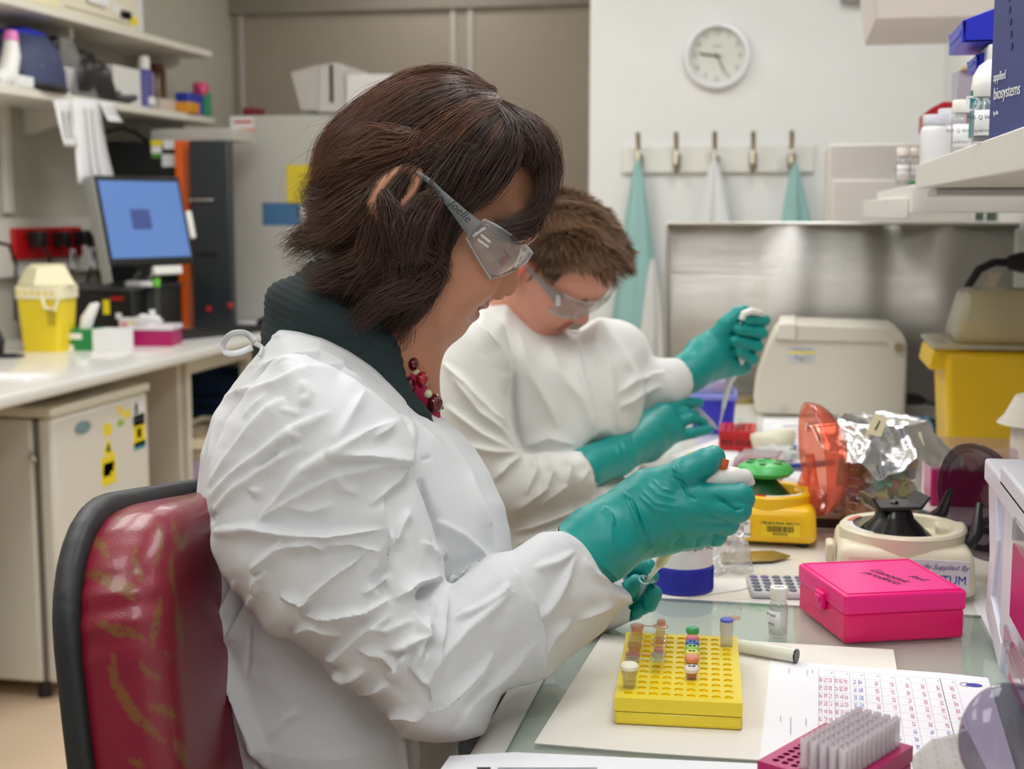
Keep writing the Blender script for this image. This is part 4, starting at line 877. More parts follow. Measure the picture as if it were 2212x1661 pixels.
sheet('paper_napkin', [(1380, 1300), (1460, 1296), (1600, 1278), (1640, 1266), (1655, 1276), (1640, 1292), (1500, 1302)], .9, 'cream napkin layer beneath the white folded napkin', mat('cream_towel', (226, 218, 200), .9), 'napkin', .0004)
c = onz(1565, 1245, .9); t = thing('clear_bag', (c[0], c[1]+.02, .902), 'crumpled clear plastic bag beside the blue based pot', 'bag')
blob('bag_film', clear('clear_film', (240, 240, 240), .22, .08), t, (0, 0, .022), .022, (.9, 1.2, 1.2), .7, 21, 30)
P_ = [onz(a_, b_, .903) for a_, b_ in ((1555, 1197), (1670, 1193), (1708, 1204), (1668, 1213), (1560, 1217))]
t = thing('foil_packet', P_[0], 'flat silver and gold foil packet lying before the yellow centrifuge', 'packet')
MB().prism([(p_[0]-P_[0][0], p_[1]-P_[0][1]) for p_ in P_], 0, .003, 'z').build('packet', mat('gold_foil', (176, 156, 96), .3, metal=.8, var=.4, scale=60), t, .001)
# calculator
c = onz(1688, 1290, .9); t = thing('calculator', (c[0]+.005, c[1]+.01, .9), 'silver pocket calculator with grey oval keys behind the glass vial', 'calculator', rotz=.12)
bx('case', mat('silver_plastic', (196, 196, 198), .35), t, -.042, .042, -.02, .06, 0, .009, .004)
KY = mat('calc_key', (108, 114, 122), .4); KP = mat('calc_key_purple', (120, 100, 150), .4)
for i in range(6):
    for j in range(5):
        MB().ball((-.034+.0135*i, -.013+.0145*j, .0095), .0052, 10, 6, (1, .8, .45)).build('key', KP if (j == 4 and i < 2) else KY, t)
# vial
def vial(loc, r, h, capr, caph, label, liq=.25, cat='vial', name='glass_vial', gr=None):
    t = thing(name, loc, label, cat, group=gr)
    G = clear('vial_glass', (240, 242, 242), .09, .02)
    MB().lathe([(.0, .0005), (r*.9, .0005), (r, .002), (r, h*.74), (r*.93, h*.80), (r*.62, h*.86), (r*.62, h), (r*.56, h), (r*.55, h*.86), (r*.88, h*.78), (r*.93, h*.74), (r*.93, .004), (.0, .003)], 32, caps=False).build('glass_body', G, t)
    MB().lathe([(capr*.97, h*.90), (capr, h*.91), (capr, h*.9+caph), (capr*.95, h*.9+caph+.001), (.0, h*.9+caph+.001)], 32, caps=False).build('screw_cap', mat('cap_white', (238, 236, 228), .45), t)
    if liq: MB().lathe([(.0, .0035), (r*.9, .0042), (r*.9, h*liq), (.0, h*liq)], 24, caps=False).build('liquid', clear('water', (220, 225, 228), .06, .02), t)
    return t
def wraplabel(t, r, z0, z1, a0, a1, lines_, m_=None, size=.0045):
    MB().lathe([(r+.0004, z0), (r+.0004, z1)], 20, arc=(math.radians(a0), math.radians(a1)), caps=False).build('label', m_ or LABELW, t, solid=.0002)
    am = math.radians((a0+a1)/2)
    for i, (s_, dz, sz) in enumerate(lines_):
        text(s_, sz, INK, t, ((r+.001)*math.cos(am), (r+.001)*math.sin(am), z0+dz), (PI/2, 0, am+PI/2), name='label_print', ext=.00005)
c = onz(1680, 1382, GZ); t = vial((c[0], c[1]+.010, GZ), .0098, .047, .0095, .011, 'small clear glass vial with white cap before the pink box')
wraplabel(t, .0098, .010, .030, 170, 285, (('Water', .016, .005), ('MK/NS', .006, .003)))
text('water\n4.2.14', .004, GREYINK, t, (0, 0, .0545), (0, 0, .3), name='cap_writing', ext=.0001)

# pink storage box (solved from its corners)
th = .3551; PX, PY, S_, PH = .0639, 1.4298, .135, .0523
PB = mat('neon_pink_plastic', (244, 16, 128), .32, var=.03, sss=0)
PB.node_tree.nodes['Principled BSDF'].inputs['Emission Strength'].default_value = 0
PB2 = mat('neon_pink_base', (236, 4, 104), .32, var=.03)
t = thing('cryo_box', (PX, PY, GZ), 'square neon pink plastic freezer box with handwriting on its lid', 'box', rotz=th)
bx('base', PB2, t, .0015, S_-.0015, .0015, S_-.0015, 0, PH*.60, .003, seg=3)
bx('lid', PB, t, 0, S_, 0, S_, PH*.585, PH, .0035, seg=3)
bx('lid_panel', mat('neon_pink_top', (238, 40, 140), .38, var=.12, scale=14), t, .007, S_-.007, .007, S_-.007, PH-.0004, PH+.0003, .0002)
b_ = MB()
for (xa, xb, ya, yb) in ((0.004, S_-.004, .004, .0065), (.004, S_-.004, S_-.0065, S_-.004), (.004, .0065, .0065, S_-.0065), (S_-.0065, S_-.004, .0065, S_-.0065)): b_.box(xa, xb, ya, yb, PH-.0004, PH+.0012)
b_.build('lid_ridge', PB, t, .0005)
bx('latch', PB, t, -.0045, .0015, .052, .074, PH*.42, PH*.78, .0015); bx('latch_tab', PB, t, -.006, -.003, .056, .070, PH*.56, PH*.70, .001)
bx('hinge', PB, t, S_-.001, S_+.004, .05, .085, PH*.5, PH*.62, .0015); 
for s_, x, y, r_, sz in (('Genomic', .078, .066, -.85, .016), ('products', .067, .058, -.85, .015), ('Red', .104, .052, -.7, .013)):
    text(s_, sz, mat('dark_pink_ink', (92, 10, 60), .5), t, (x, y, PH+.0006), (0, 0, r_+1.15-1.57), name='handwriting', shear=.3, ext=.0001)

# towel, printed sheet, marker
sheet('paper_towel', [(1154, 1607), (1302, 1371), (1450, 1376), (1930, 1405), (1938, 1452), (1740, 1530), (1640, 1644), (1400, 1628)], GZ, 'large embossed white paper towel under the yellow rack', TOW, 'paper towel', .0010)
sh = sheet('printed_form', [(1664, 1427), (2043, 1455), (2134, 1465), (2142, 1490), (2205, 1700), (1640, 1700), (1641, 1643)], GZ+.0012, 'white printed form with coloured table of results', mat('form_paper', (240, 240, 244), .6, var=.01), 'printed sheet', .0005)
def zq(x, y): return (1600+x/3.6144, 1350+y/3.6144)
ZF = GZ+.0019
def quads(o, L_, m_, nm):
    b_ = MB()
    for quad in L_:
        P_ = [onz(*zq(*p_), ZF) for p_ in quad]; b_.add([(p_[0]-o.location[0], p_[1]-o.location[1], ZF-o.location[2]) for p_ in P_], [(0, 1, 2, 3)])
    return b_.build(nm, m_, o, smooth=False)
TL, TR, BL_, BR_ = (610, 347), (1672, 427), (604, 1250), (1920, 1290)
def TB(u_, v): 
    h0 = (TL[0]*(1-u_)+TR[0]*u_, TL[1]*(1-u_)+TR[1]*u_); h1 = (BL_[0]*(1-u_)+BR_[0]*u_, BL_[1]*(1-u_)+BR_[1]*u_); return (h0[0]*(1-v)+h1[0]*v, h0[1]*(1-v)+h1[1]*v)
L_ = []
for i in range(10):
    u_ = i/9; L_.append([TB(u_-.001, 0), TB(u_+.002, 0), TB(u_+.002, 1), TB(u_-.001, 1)])
for v in (0, .055)+tuple(.055+.068*i for i in range(1, 14)): L_.append([TB(0, v), TB(1, v), TB(1, v+.0012), TB(0, v+.0012)])
quads(sh, L_, mat('table_line', (190, 190, 198), .6), 'table_lines')
rp_, bp_, gp_ = [], [], []
ww_ = np.random.default_rng(3)
for c_ in range(9):
    for r_ in range(13):
        v = .055+.068*r_+.014; wid = .06 if c_ < 2 else .03
        cols_ = ((.02, .24), (.32, .56), (.62, .86)) if c_ < 2 else ((.22, .42), (.55, .84)) if c_ == 2 else ((.62, .86),)
        if c_ == 8: cols_ = ((.5, .78),)
        for a_, b2 in cols_:
            x0_, x1_ = (c_+a_)/9, (c_+b2)/9
            seg_ = []
            for k_ in range(5):   # glyph-like strokes, read from the side
                v0 = v+.040*k_/5; 
                for h_ in range(2):
                    if ww_.random() < .85: xm_ = x0_+(x1_-x0_)*(h_*.5); seg_.append([TB(xm_, v0), TB(xm_+(x1_-x0_)*.42, v0), TB(xm_+(x1_-x0_)*.42, v0+.0035+.002*ww_.random()), TB(xm_, v0+.0035)])
            blue = (c_ == 2) or r_ >= {3: 4, 4: 4, 5: 6, 6: 6, 7: 6, 8: 8}.get(c_, 9)
            (bp_ if blue else rp_).extend(seg_)
for c_ in range(9): gp_.append([TB((c_+.78)/9, .02), TB((c_+.9)/9, .02), TB((c_+.9)/9, .026), TB((c_+.78)/9, .026)])
quads(sh, rp_, mat('form_red_print', (206, 130, 160), .6), 'red_table_text'); quads(sh, bp_, mat('form_blue_print', (120, 140, 205), .6), 'blue_table_text'); quads(sh, gp_, GREYINK, 'heading_text')
g2 = []
for x, y0_, y1_ in ((378, 340, 380), (520, 350, 400), (560, 352, 378), (312, 710, 760), (390, 720, 860), (510, 730, 790)):
    for k_ in range(int((y1_-y0_)/6)): g2.append([(x-6, y0_+6*k_), (x+7, y0_+6*k_), (x+7, y0_+6*k_+3), (x-6, y0_+6*k_+3)])
quads(sh, g2, mat('faint_print', (205, 205, 210), .7), 'margin_text')
quads(sh, [[TB(8/9-.002, 0), TB(8/9+.003, 0), TB(8/9+.003, 1), TB(8/9-.002, 1)]], GREYINK, 'bold_line')
c = onz(*zq(1795, 468), ZF); q = MB().lathe([(.0, 0), (.006, 0)], 20, sx=1.3, sy=.9, caps=False).build('logo', mat('logo_blue', (60, 64, 160), .6), sh); q.location = (c[0]-sh.location[0]+.003, c[1]-sh.location[1], ZF-sh.location[2]+.0001)
q = MB().tube([(.006*math.cos(a_)*1.3, .006*math.sin(a_), 0) for a_ in np.linspace(1.5, 4.6, 12)], .0003, 4).build('logo', GREYINK, sh); q.location = (c[0]-sh.location[0]-.002, c[1]-sh.location[1], ZF-sh.location[2]+.0002)
b_ = MB()
fp = tag(sheet('printed_pages', [(930, 1700), (972, 1640), (1110, 1632), (1640, 1657), (1640, 1720), (1000, 1760)], GZ+.0006, 'white printed pages at the front edge of the bench', mat('page_paper', (238, 239, 244), .6, var=.01), 'paper', .003), gr if False else None)
lines(fp, 1030, 1656, 1060, 1660, 1, GZ+.004, INK, 3); lines(fp, 1075, 1657, 1290, 1663, 2, GZ+.004, GREYINK, 2)
sheet('plastic_sleeve', [(1965, 1640), (2010, 1600), (2090, 1580), (2150, 1700), (1990, 1720)], GZ+.003, 'small clear plastic sleeve lying on the printed form', clear('sleeve_clear', (236, 232, 222), .35), 'sleeve', .0008)
P_, Q_ = onz(1606, 1396, GZ+.009), onz(1722, 1417, GZ+.009); v = Q_-P_; t = thing('marker', P_, 'white barrelled marker pen lying on the towel behind the rack', 'pen')
MB().tube([tuple(v*-.25), (0, 0, 0), tuple(v*.5), tuple(v*.97)], [.005, .0068, .0068, .0068], 18).build('barrel', mat('pen_barrel', (224, 222, 206), .35), t); MB().tube([tuple(v*.965), tuple(v)], [.0070, .0070], 18).build('end_plug', mat('pen_end', (40, 44, 58), .3), t)
# small absorbent sheet on the bench under the arm
# yellow rack
f0, f1 = onz(1314, 1567, GZ+.001), onz(1587, 1585, GZ+.001)
zt = ony(1312, 1508, f0[1])[2]; bl, br = onz(1366, 1366, zt), onz(1602, 1376, zt); fl_, fr_ = onz(1312, 1506, zt), onz(1594, 1519, zt)
cen = (bl+br+fl_+fr_)/4; wR = (np.linalg.norm(fr_-fl_)+np.linalg.norm(br-bl))/2; dR = (np.linalg.norm(fl_-bl)+np.linalg.norm(fr_-br))/2; rot = math.atan2((fr_-fl_)[1]+(br-bl)[1], (fr_-fl_)[0]+(br-bl)[0])
YR = mat('rack_yellow', (240, 216, 52), .3, var=.02); YH = mat('rack_yellow_deep', (236, 204, 14), .4)
RK, hp = rack('yellow_tube_rack', (cen[0], cen[1], GZ+.001), wR, dR, zt-GZ-.001, 9, 12, YR, YH, 'bright yellow tube rack with rows of round holes', rot=rot, rfrac=.37, cup=.0014)
RKM = Matrix.Translation((cen[0], cen[1], zt)) @ Matrix.Rotation(rot, 4, 'Z')
print('rack', wR, dR, zt)
def rack_at(px, py, z=None):
    """hole nearest to a pixel on the rack top"""
    P_ = onz(px, py, z or zt); l = RKM.inverted() @ Vector((P_[0], P_[1], zt)); best = min(((i, j) for i in range(9) for j in range(12)), key=lambda q: (hp(*q)[0]-l[0])**2+(hp(*q)[1]-l[1])**2)
    h = hp(*best); return RKM @ Vector((h[0], h[1], 0))
def pcr_tube(P_, rgb, label, opened=True, capdir=(1, 0), h=.010, rgb2=None, gr='open tubes in the yellow rack', r=.0052):
    t = thing('micro_tube', P_, label, 'tube', group=gr, rotz=math.atan2(capdir[1], capdir[0])+rot)
    m_ = clear('tube_%d_%d_%d' % rgb, tuple(c_*.6+100 for c_ in rgb), .24, .08, tuple(c_*.25+190 for c_ in rgb))
    MB().lathe([(.0, -.009), (r*.5, -.008), (r*.88, .0), (r, h*.6), (r*1.18, h*.7), (r*1.2, h), (r, h), (r*.92, h*.7), (r*.8, 0), (.0, -.007)], 18, caps=False).build('tube_body', m_, t)
    if opened:
        m2 = m_ if rgb2 is None else clear('tube_%d_%d_%d' % rgb2, rgb2, .4, .08, tuple(c_*.25+190 for c_ in rgb2))
        bx('hinge_strap', m_, t, r, r*3.0, -.0012, .0012, h-.001, h, .0003)
        MB().lathe([(.0, .0), (r*1.25, .0), (r*1.25, .0015), (r*.8, .002), (r*.75, .007), (r*.6, .007), (r*.6, .002), (.0, .002)], 18, (r*4.1, 0, h-.001), caps=False).build('open_cap', m2, t)
    else:
        m2 = mat('cap_%d_%d_%d' % (rgb2 or rgb), rgb2 or rgb, .4)
        MB().lathe([(r*1.3, h-.001), (r*1.35, h+.002), (r*1.1, h+.004), (.0, h+.004)], 20, caps=False).build('cap', m2, t)
    return t
for px, py, rgb, lab in ((1381, 1372, (226, 150, 120), 'orange tinted open tube at the back left of the yellow rack'), (1377, 1385, (236, 222, 120), 'yellow open tube behind the two pink ones in the rack'), (1374, 1396, (240, 226, 140), 'pale yellow open tube next in line in the left column'), (1370, 1412, (228, 170, 130), 'peach open tube in the middle of the left column'), (1367, 1426, (222, 160, 190), 'pink open tube in the left column of the rack'), (1362, 1445, (200, 226, 210), 'clear greenish open tube, tallest in the left column')):
    pcr_tube(rack_at(px, py+8), rgb, lab, r=.0058, h=.012)
pcr_tube(rack_at(1355, 1488), (236, 232, 200), 'pale tube with slanting white cap nearest in the left column', opened=False, rgb2=(240, 238, 214), h=.018, r=.0062)
for i, (px, py, rgb, cap_, lab, wr) in enumerate(((1497, 1374, (216, 150, 130), (70, 190, 120), 'green capped tube at the back of the middle column', ''), (1492, 1392, (214, 130, 150), (226, 120, 130), 'pink capped tube behind the blue one in the middle column', ''), (1498, 1402, (230, 140, 80), (50, 110, 200), 'blue capped tube with orange collar in the middle column', '33'), (1487, 1414, (120, 200, 140), (150, 214, 90), 'lime green capped tube numbered sixty nine', '69'), (1484, 1427, (90, 190, 120), (226, 226, 110), 'yellow and green capped tube in the middle column', 'ab'), (1486, 1440, (230, 170, 90), (226, 140, 110), 'flat orange capped tube in the middle column', ''), (1491, 1460, (210, 140, 160), (236, 226, 232), 'pink tube with white numbered cap nearest in the middle column', '28'))):
    q = pcr_tube(rack_at(px, py+4), rgb, lab, opened=False, rgb2=cap_, h=.008, gr='numbered tubes in the yellow rack', r=.0050)
    if wr: text(wr, .0075, INK, q, (0, 0, .0122), (0, 0, -.1), name='cap_writing', ext=.0001)
P_ = rack_at(1580, 1398); t = thing('screw_tube', P_, 'taller clear tube with blue capped top at the back right of the yellow rack', 'tube')
m_ = clear('frosted_tube', (226, 226, 216), .6, .15)
MB().lathe([(.0, -.010), (.0055, -.008), (.0060, .012), (.0066, .014), (.0066, .024), (.0, .024)], 24, caps=False).build('tube_body', m_, t)
MB().lathe([(.0062, .024), (.0066, .025), (.0062, .0265), (.0, .0265)], 24, caps=False).build('blue_cap', mat('periwinkle_cap', (84, 104, 214), .4), t); MB().lathe([(.0, .0), (.0060, .0), (.0060, .0015), (.0, .0015)], 20, (.007, .012, .0235), caps=False).build('cap_strap', clear('orange_clear', (230, 160, 130), .5), t)
text('tube 17', .004, INK, t, (0, -.0064, .000), name='handwriting')

# near tip rack and the tips that stand in it
z0 = .950; C3 = [onz(a_, b_, z0) for a_, b_ in ((1637, 1642), (1737, 1588), (1968, 1612))]
v1 = C3[1]-C3[0]; L1 = np.linalg.norm(v1); ang = math.atan2(v1[1], v1[0])
# the rack's left corner, its back-left edge and its right end
TRW, TRD = .118, .082
t = thing('tip_rack', (0, 0, 0), 'magenta tip rack with upright clear tips at the front of the bench', 'tip rack')
# axes: u from the left corner to the back corner, w towards the camera and right
cA, cB, cC = C3[0], C3[1], onz(1972, 1612, z0)
M1 = mat('rack_magenta', (176, 8, 96), .35); M2 = mat('rack_magenta_hole', (140, 0, 70), .45)
D.objects.remove(t)
t, hp2 = rack('tip_rack', (0, 0, .0), .0736, .102, z0-GZ, 8, 12, M1, M2, 'magenta tip rack with upright clear tips at the front of the bench', cat='tip rack', rfrac=.38)
AZ = math.radians(-30.1)
ctr = (cA+cC)/2; t.location = (ctr[0], ctr[1], GZ); t.rotation_euler = (0, 0, AZ)
TM = Matrix.Translation((ctr[0], ctr[1], z0)) @ Matrix.Rotation(AZ, 4, 'Z')
print('tiprack corners', [np.round(proj(np.array(TM @ Vector((sx*.041, sy*.059, 0)))), 0) for sx, sy in ((-1, -1), (1, -1), (1, 1), (-1, 1))])
tip = MB().lathe([(.0, -.010), (.0022, -.009), (.0026, .0), (.0036, .001), (.0038, .003), (.0030, .0045), (.0028, .010), (.0031, .021), (.0031, .0225), (.0022, .0225), (.0020, .010)], 12, caps=False)
TPM = clear('tip_plastic', (246, 238, 243), .6, .12)
tp0 = None
for i in range(8):
    for j in range(12):
        if i < 3: continue
        h = hp2(i, j); P_ = TM @ Vector((h[0], h[1], 0))
        if tp0 is None: tp0 = tip.build('pipette_tip', TPM, None); o = tp0
        else: o = tp0.copy(); COL.objects.link(o)
        o.location = P_; tag(o, 'slim clear pipette tip among those packed in the magenta rack', 'pipette tip', 'clear tips standing in the magenta rack')
# smoky cover at the lower right corner, near the camera
c = onz(2190, 1700, GZ)
t = thing('smoky_cover', (c[0]+.03, c[1]+.02, GZ), 'dark see-through domed cover standing at the lower right corner', 'cover')
cz = dep(2160, 1600, 0.95); o = np.array([t.location[0], t.location[1], GZ])
rr_ = .045
lp = dep(2185, 1600, .96)-o
dome('cover', clear('smoky_cover_film', (74, 66, 88), .13, .04, (208, 204, 216), 1.4), t, tuple(lp), .0390, .02, (.35, -.9, .25), 0)
MB().lathe([(.022, .0), (.022, .004), (.006, .006), (.005, lp[2]-.036), (.0, lp[2]-.036)], 20, (float(lp[0]), float(lp[1]), 0)).build('stand', BLACK, t)
MB().tube([tuple(lp+np.array([.01, -.01, .03])), tuple(lp+np.array([.03, -.015, .03]))], .006, 8).build('clip', BLACK, t)

# white tower with magenta racks
TX, TY = .212, 1.365
t = thing('rack_tower', (TX, TY, .9), 'white upright plastic tower holding magenta tip racks at the right edge', 'rack tower')
WT = mat('tower_white', (226, 226, 236), .3)
z1 = ony(2140, 960, 1.66)[2]-.9
yF = onx(2137, 1000, TX)[1]-TY; yi = onx(2151, 1000, TX)[1]-TY
MB().prism([(-.22, .0), (.03, .0), (.13, .035), (yF-.03, .10), (yF, .17), (yF, z1), (-.22, z1)], .004, .20, 'x').build('tower_body', mat('tower_inner', (196, 200, 222), .35), t, .002)
MB().prism([(.02, .0), (.13, .03), (yF-.03, .095), (yF+.002, .17), (yF+.002, z1), (yi, z1), (yi, .19), (yi-.03, .12), (.10, .055), (.02, .03)], .0, .012, 'x').build('side_frame', WT, t, .001)
bx('top_cap', WT, t, -.004, .202, -.224, yF+.006, z1-.016, z1+.008, .003)
a_, c_ = onx(2166, 1003, TX-.002), onx(2166, 1051, TX-.002); ya = a_[1]-TY
bx('inner_box', mat('tower_white_2', (222, 222, 230), .3), t, .001, .03, -.222, ya-.004, .03, c_[2]-.9+.004, .003)
bx('inner_cap', WT, t, -.004, .03, -.226, ya, c_[2]-.9, a_[2]-.9, .003)
CLR = clear('tower_clear', (232, 226, 236), .3, .1)
def slab(px0, py0, py1, x_, th, m_, nm, par=t, lab=None):
    a_, b_ = onx(px0, py0, x_), onx(px0, py1, x_); q = thing(nm, (x_, a_[1], b_[2]), lab, 'tip block') if lab else par
    o_ = (0, 0, 0) if lab else (x_-TX, a_[1]-TY, b_[2]-.9)
    bx('block' if lab else nm, m_, q, o_[0], o_[0]+th, o_[1]-.16, o_[1], o_[2], o_[2]+a_[2]-b_[2], .002); return q
slab(2187, 1170, 1346, TX-.008, .006, MAG, 'magenta_block', lab='tall magenta block above the clear bracket of the white tower')
slab(2187, 1115, 1172, TX-.007, .004, CLR, 'clear_cover')
slab(2168, 1346, 1400, TX-.010, .014, CLR, 'clear_bracket'); slab(2172, 1400, 1440, TX-.011, .003, CLR, 'clear_bracket')
slab(2181, 1385, 1478, TX-.006, .005, MAG, 'magenta_block', lab='magenta block low on the near side of the white tower')
bl_ = sheet('paper_stack', [(2100, 1300), (2150, 1290), (2200, 1460), (2176, 1466)], .9003, 'stack of white paper beneath the white tower', PAPER, 'paper', .0004)

# things on the right shelf
def onshelf(px, d_=.0, base=SHZ): q = onx(px, 200, SX+.004+d_); return q
ZS = SHZ+.0005
def sh_vial(px, d_, h, r, capr, lab, text_=True, blue=False):
    q = onx(px, 330, SX+d_); t = vial((q[0], q[1], ZS), r, h, capr, .016, lab, liq=.5, gr='water vials on the shelf')
    wraplabel(t, r, h*.18, h*.66, 215, 300, (('Milli Q Water', h*.34, .0062), ('Disp 06/12/2013', h*.10, .0032))); return t
sh_vial(2076, .028, .062, .0145, .0135, 'glass vial of water with white cap, nearer the white pots on the shelf')
sh_vial(2124, .022, .062, .0145, .0135, 'glass vial of water with white cap partly behind the dark blue carton')
def pot(px, d_, r, h, lab):
    q = onx(px, 300, SX+d_); t = thing('white_bottle', (q[0], q[1], ZS), lab, 'bottle', group='white plastic bottles on the shelf')
    MB().lathe([(.0, 0), (r*.94, 0), (r, .003), (r, h*.66), (r*.9, h*.74), (r*.78, h*.77), (r*.78, h*.80)], 32, caps=False).build('bottle_body', mat('hdpe_white', (226, 226, 226), .4), t)
    MB().lathe([(r*.84, h*.80), (r*.86, h*.81), (r*.86, h*.98), (r*.82, h), (.0, h)], 32, caps=False).build('cap', mat('cap_bluish_white', (216, 218, 226), .4), t); return t
q = pot(2012, .035, .0215, .074, 'white plastic bottle with ribbed cap at the shelf corner'); q.location = (.213, 2.245, ZS)
q = pot(2040, .075, .026, .122, 'taller white bottle behind the corner bottle on the shelf'); q.location = (.252, 2.52-.14, SHZ-.0295)
# vials on the second shelf
for px, lab, gp in ((1951, 'small clear vial at the outer end of the second shelf', 0), (1976, 'small vial with green base beside the outer one on the second shelf', .02)):
    q = onx(px, 370, SX+.02+gp); t = vial((q[0], 2.62+gp, SHZ-.0295), .0135, .062, .0120, .014, lab, liq=.2, gr='vials on the second shelf'); q = ony(px, 370, 2.62+gp); t.location = (q[0], 2.62+gp, SHZ-.0295)
    wraplabel(t, .0135, .014, .040, 215, 310, (('Milli Q Water', .017, .0055), ('Disp 12', .006, .003)))
    if gp: MB().lathe([(.0, .004), (.0118, .004), (.0118, .012), (.0, .012)], 20, caps=False).build('green_liquid', mat('green_liquid', (70, 220, 90), .3), t)
# red rack, carton, blue bins, wash bottle, dark blue box
ZR = SHZ-.0295; t = thing('red_rack', (SX+.10, 2.48, ZR), 'dark red plastic rack behind the white bottle at the shelf corner', 'rack')
zr_ = ony(2040, 219, 2.48)[2]-ZR; xl_ = ony(1997, 232, 2.48)[0]-SX-.10
MB().prism([(xl_, zr_-.05), (xl_, zr_-.020), (xl_+.012, zr_-.010), (xl_+.03, zr_), (.19, zr_), (.19, zr_-.05)], .0, .10).build('rack_body', mat('dark_red_plastic', (158, 10, 22), .35), t, .002)
for i in range(10): MB().box(xl_-.001, xl_+.03, -.002+.0, -.0005, zr_-.048+.004*i, zr_-.046+.004*i).build('rack_rib', mat('darker_red', (110, 6, 16), .4), t) if i < 5 else None
bx('rack_foot', mat('dark_red_plastic', (158, 10, 22), .35), t, xl_+.02, .19, .01, .09, 0, zr_-.045, .002)
yq = 2.62; a_, b2 = ony(2068, 150, yq), ony(2118, 215, yq); t = thing('open_carton', (a_[0], yq, ZR), 'grey cardboard carton standing open behind the red rack', 'carton')
zc_ = a_[2]-ZR; bx('carton_body', mat('grey_lilac_card', (172, 170, 182), .7), t, 0, .10, .0, .08, 0, zc_, .002); MB().lathe([(.0, 0), (.016, 0), (.012, .006), (.0, .008)], 16, (.02, -.0, zc_-.002), sy=.6).build('flap', mat('kraft_card', (170, 140, 90), .7), t)
bx('carton_side', mat('beige_grey_card', (190, 180, 172), .7), t, .034, .101, -.001, .0, 0, zc_-.004, 0)
def bin_(name, px, py_top, py_bot, yb, lab, wd=.11, dp=.12):
    t_ = ony(px, py_top, yb); b__ = ony(px, py_bot, yb); h_ = t_[2]-b__[2]; z_ = b__[2]
    t = thing(name, (b__[0], yb, z_), lab, 'parts bin', group='royal blue parts bins')
    BLM = mat('bin_blue', (22, 34, 186), .35)
    MB().prism([(0, 0), (dp, 0), (dp, h_*1.35), (dp*.45, h_*1.35), (-.004, h_*.75)], 0, .004, 'y').build('side_wall', BLM, t, .001)
    MB().prism([(0, 0), (dp, 0), (dp, h_*1.35), (dp*.45, h_*1.35), (-.004, h_*.75)], wd-.004, wd, 'y').build('side_wall', BLM, t, .001)
    bx('bottom', BLM, t, 0, dp, 0, wd, 0, .004, .001); bx('front_wall', BLM, t, -.003, .002, 0, wd, 0, h_*.75, .001)
    bx('label_recess', mat('bin_blue_light', (74, 88, 200), .4), t, -.0045, -.003, .02, wd-.02, .012, h_*.75-.01, .0005); return t
UB = bin_('parts_bin', 2083, 28, 92, 1.95, 'royal blue parts bin hanging highest above the shelf', .16, .13)
bin_('parts_bin', 2113, 108, 148, 1.98, 'small royal blue parts bin below the high one', .1, .11)
bin_('parts_bin', 2098, 232, 318, 1.72, 'royal blue parts bin behind the water vials on the shelf', .12, .2)
for o in D.objects:
    if 'behind the water vials' in o.get('label', ''): o.location = (SX+.075, 1.70, ZS)
b_ = UB.location; t = thing('bin_rail', (b_[0]+.03, 1.95, b_[2]-.03), 'white slanted rail under the high blue parts bin', 'rail'); bx('rail', WHITE, t, 0, .515-b_[0]-.03, 0, .13, 0, .028, .004)
yq = 1.80; q = ony(2140, 150, yq); zt_ = ony(2140, 128, yq)[2]-ZS; t = thing('wash_bottle', (q[0]+.008, yq, ZS), 'white rounded bottle with turquoise DNA label behind the blue carton', 'bottle'); rw = .030
MB().lathe([(.0, 0), (rw, 0), (rw, zt_*.70), (rw*.94, zt_*.82), (rw*.72, zt_*.93), (rw*.4, zt_*.99), (.0, zt_)], 32, caps=False).build('bottle_body', mat('spray_white', (236, 238, 234), .35), t)
MB().lathe([(rw+.0006, zt_*.15), (rw+.0006, zt_*.66)], 24, arc=(PI*.95, PI*1.75), caps=False).build('label', mat('turquoise_label', (20, 130, 140), .4), t)
text('DNA', .026, MW, t, (-.012, -rw-.0015, zt_*.50), (PI/2, 0, -.25), name='label_print'); text('Away', .010, INK, t, (-.012, -rw-.0015, zt_*.36), (PI/2, 0, -.25), name='label_print')
# dark blue carton
a_, b2 = onx(2139, 298, SX+.008), onx(2225, 250, SX+.008)
yA = a_[1]; yB = onx(2260, 250, SX+.008)[1]; t = thing('blue_carton', (SX+.006, yA, ZS), 'dark blue kit carton with white lettering at the shelf front', 'carton', rotz=.2)
NB = mat('denim_blue_card', (62, 72, 128), .5, var=.18, scale=25)
bx('carton_body', NB, t, 0, .10, -.30, 0, 0, .24, .0015)
q = text('applied', .013, MW, t, (-.0008, -.028, .062), (PI/2, 0, -PI/2), name='carton_print', sx=.95); q = text('biosystems', .0175, MW, t, (-.0008, -.050, .045), (PI/2, 0, -PI/2), name='carton_print', sx=.95)
text('by life', .006, MW, t, (-.0008, -.022, .026), (PI/2, 0, -PI/2), name='carton_print')
for i in range(9): MB().box(-.0009, -.0004, -.060+.0035*i, -.055+.0035*i, .085+.012*i, .091+.012*i).build('carton_pattern', mat('dim_blue_print', (44, 52, 104), .5), t)
q = thing('coil_strip', (SX+.004, yA+.025, ZS), 'coil of clear tape lying beside the dark blue carton', 'tape coil')
MB().lathe([(.010, 0), (.012, .0), (.012, .006), (.010, .006)], 20, sx=.8).build('coil', clear('coil_clear', (90, 90, 90), .5), q)
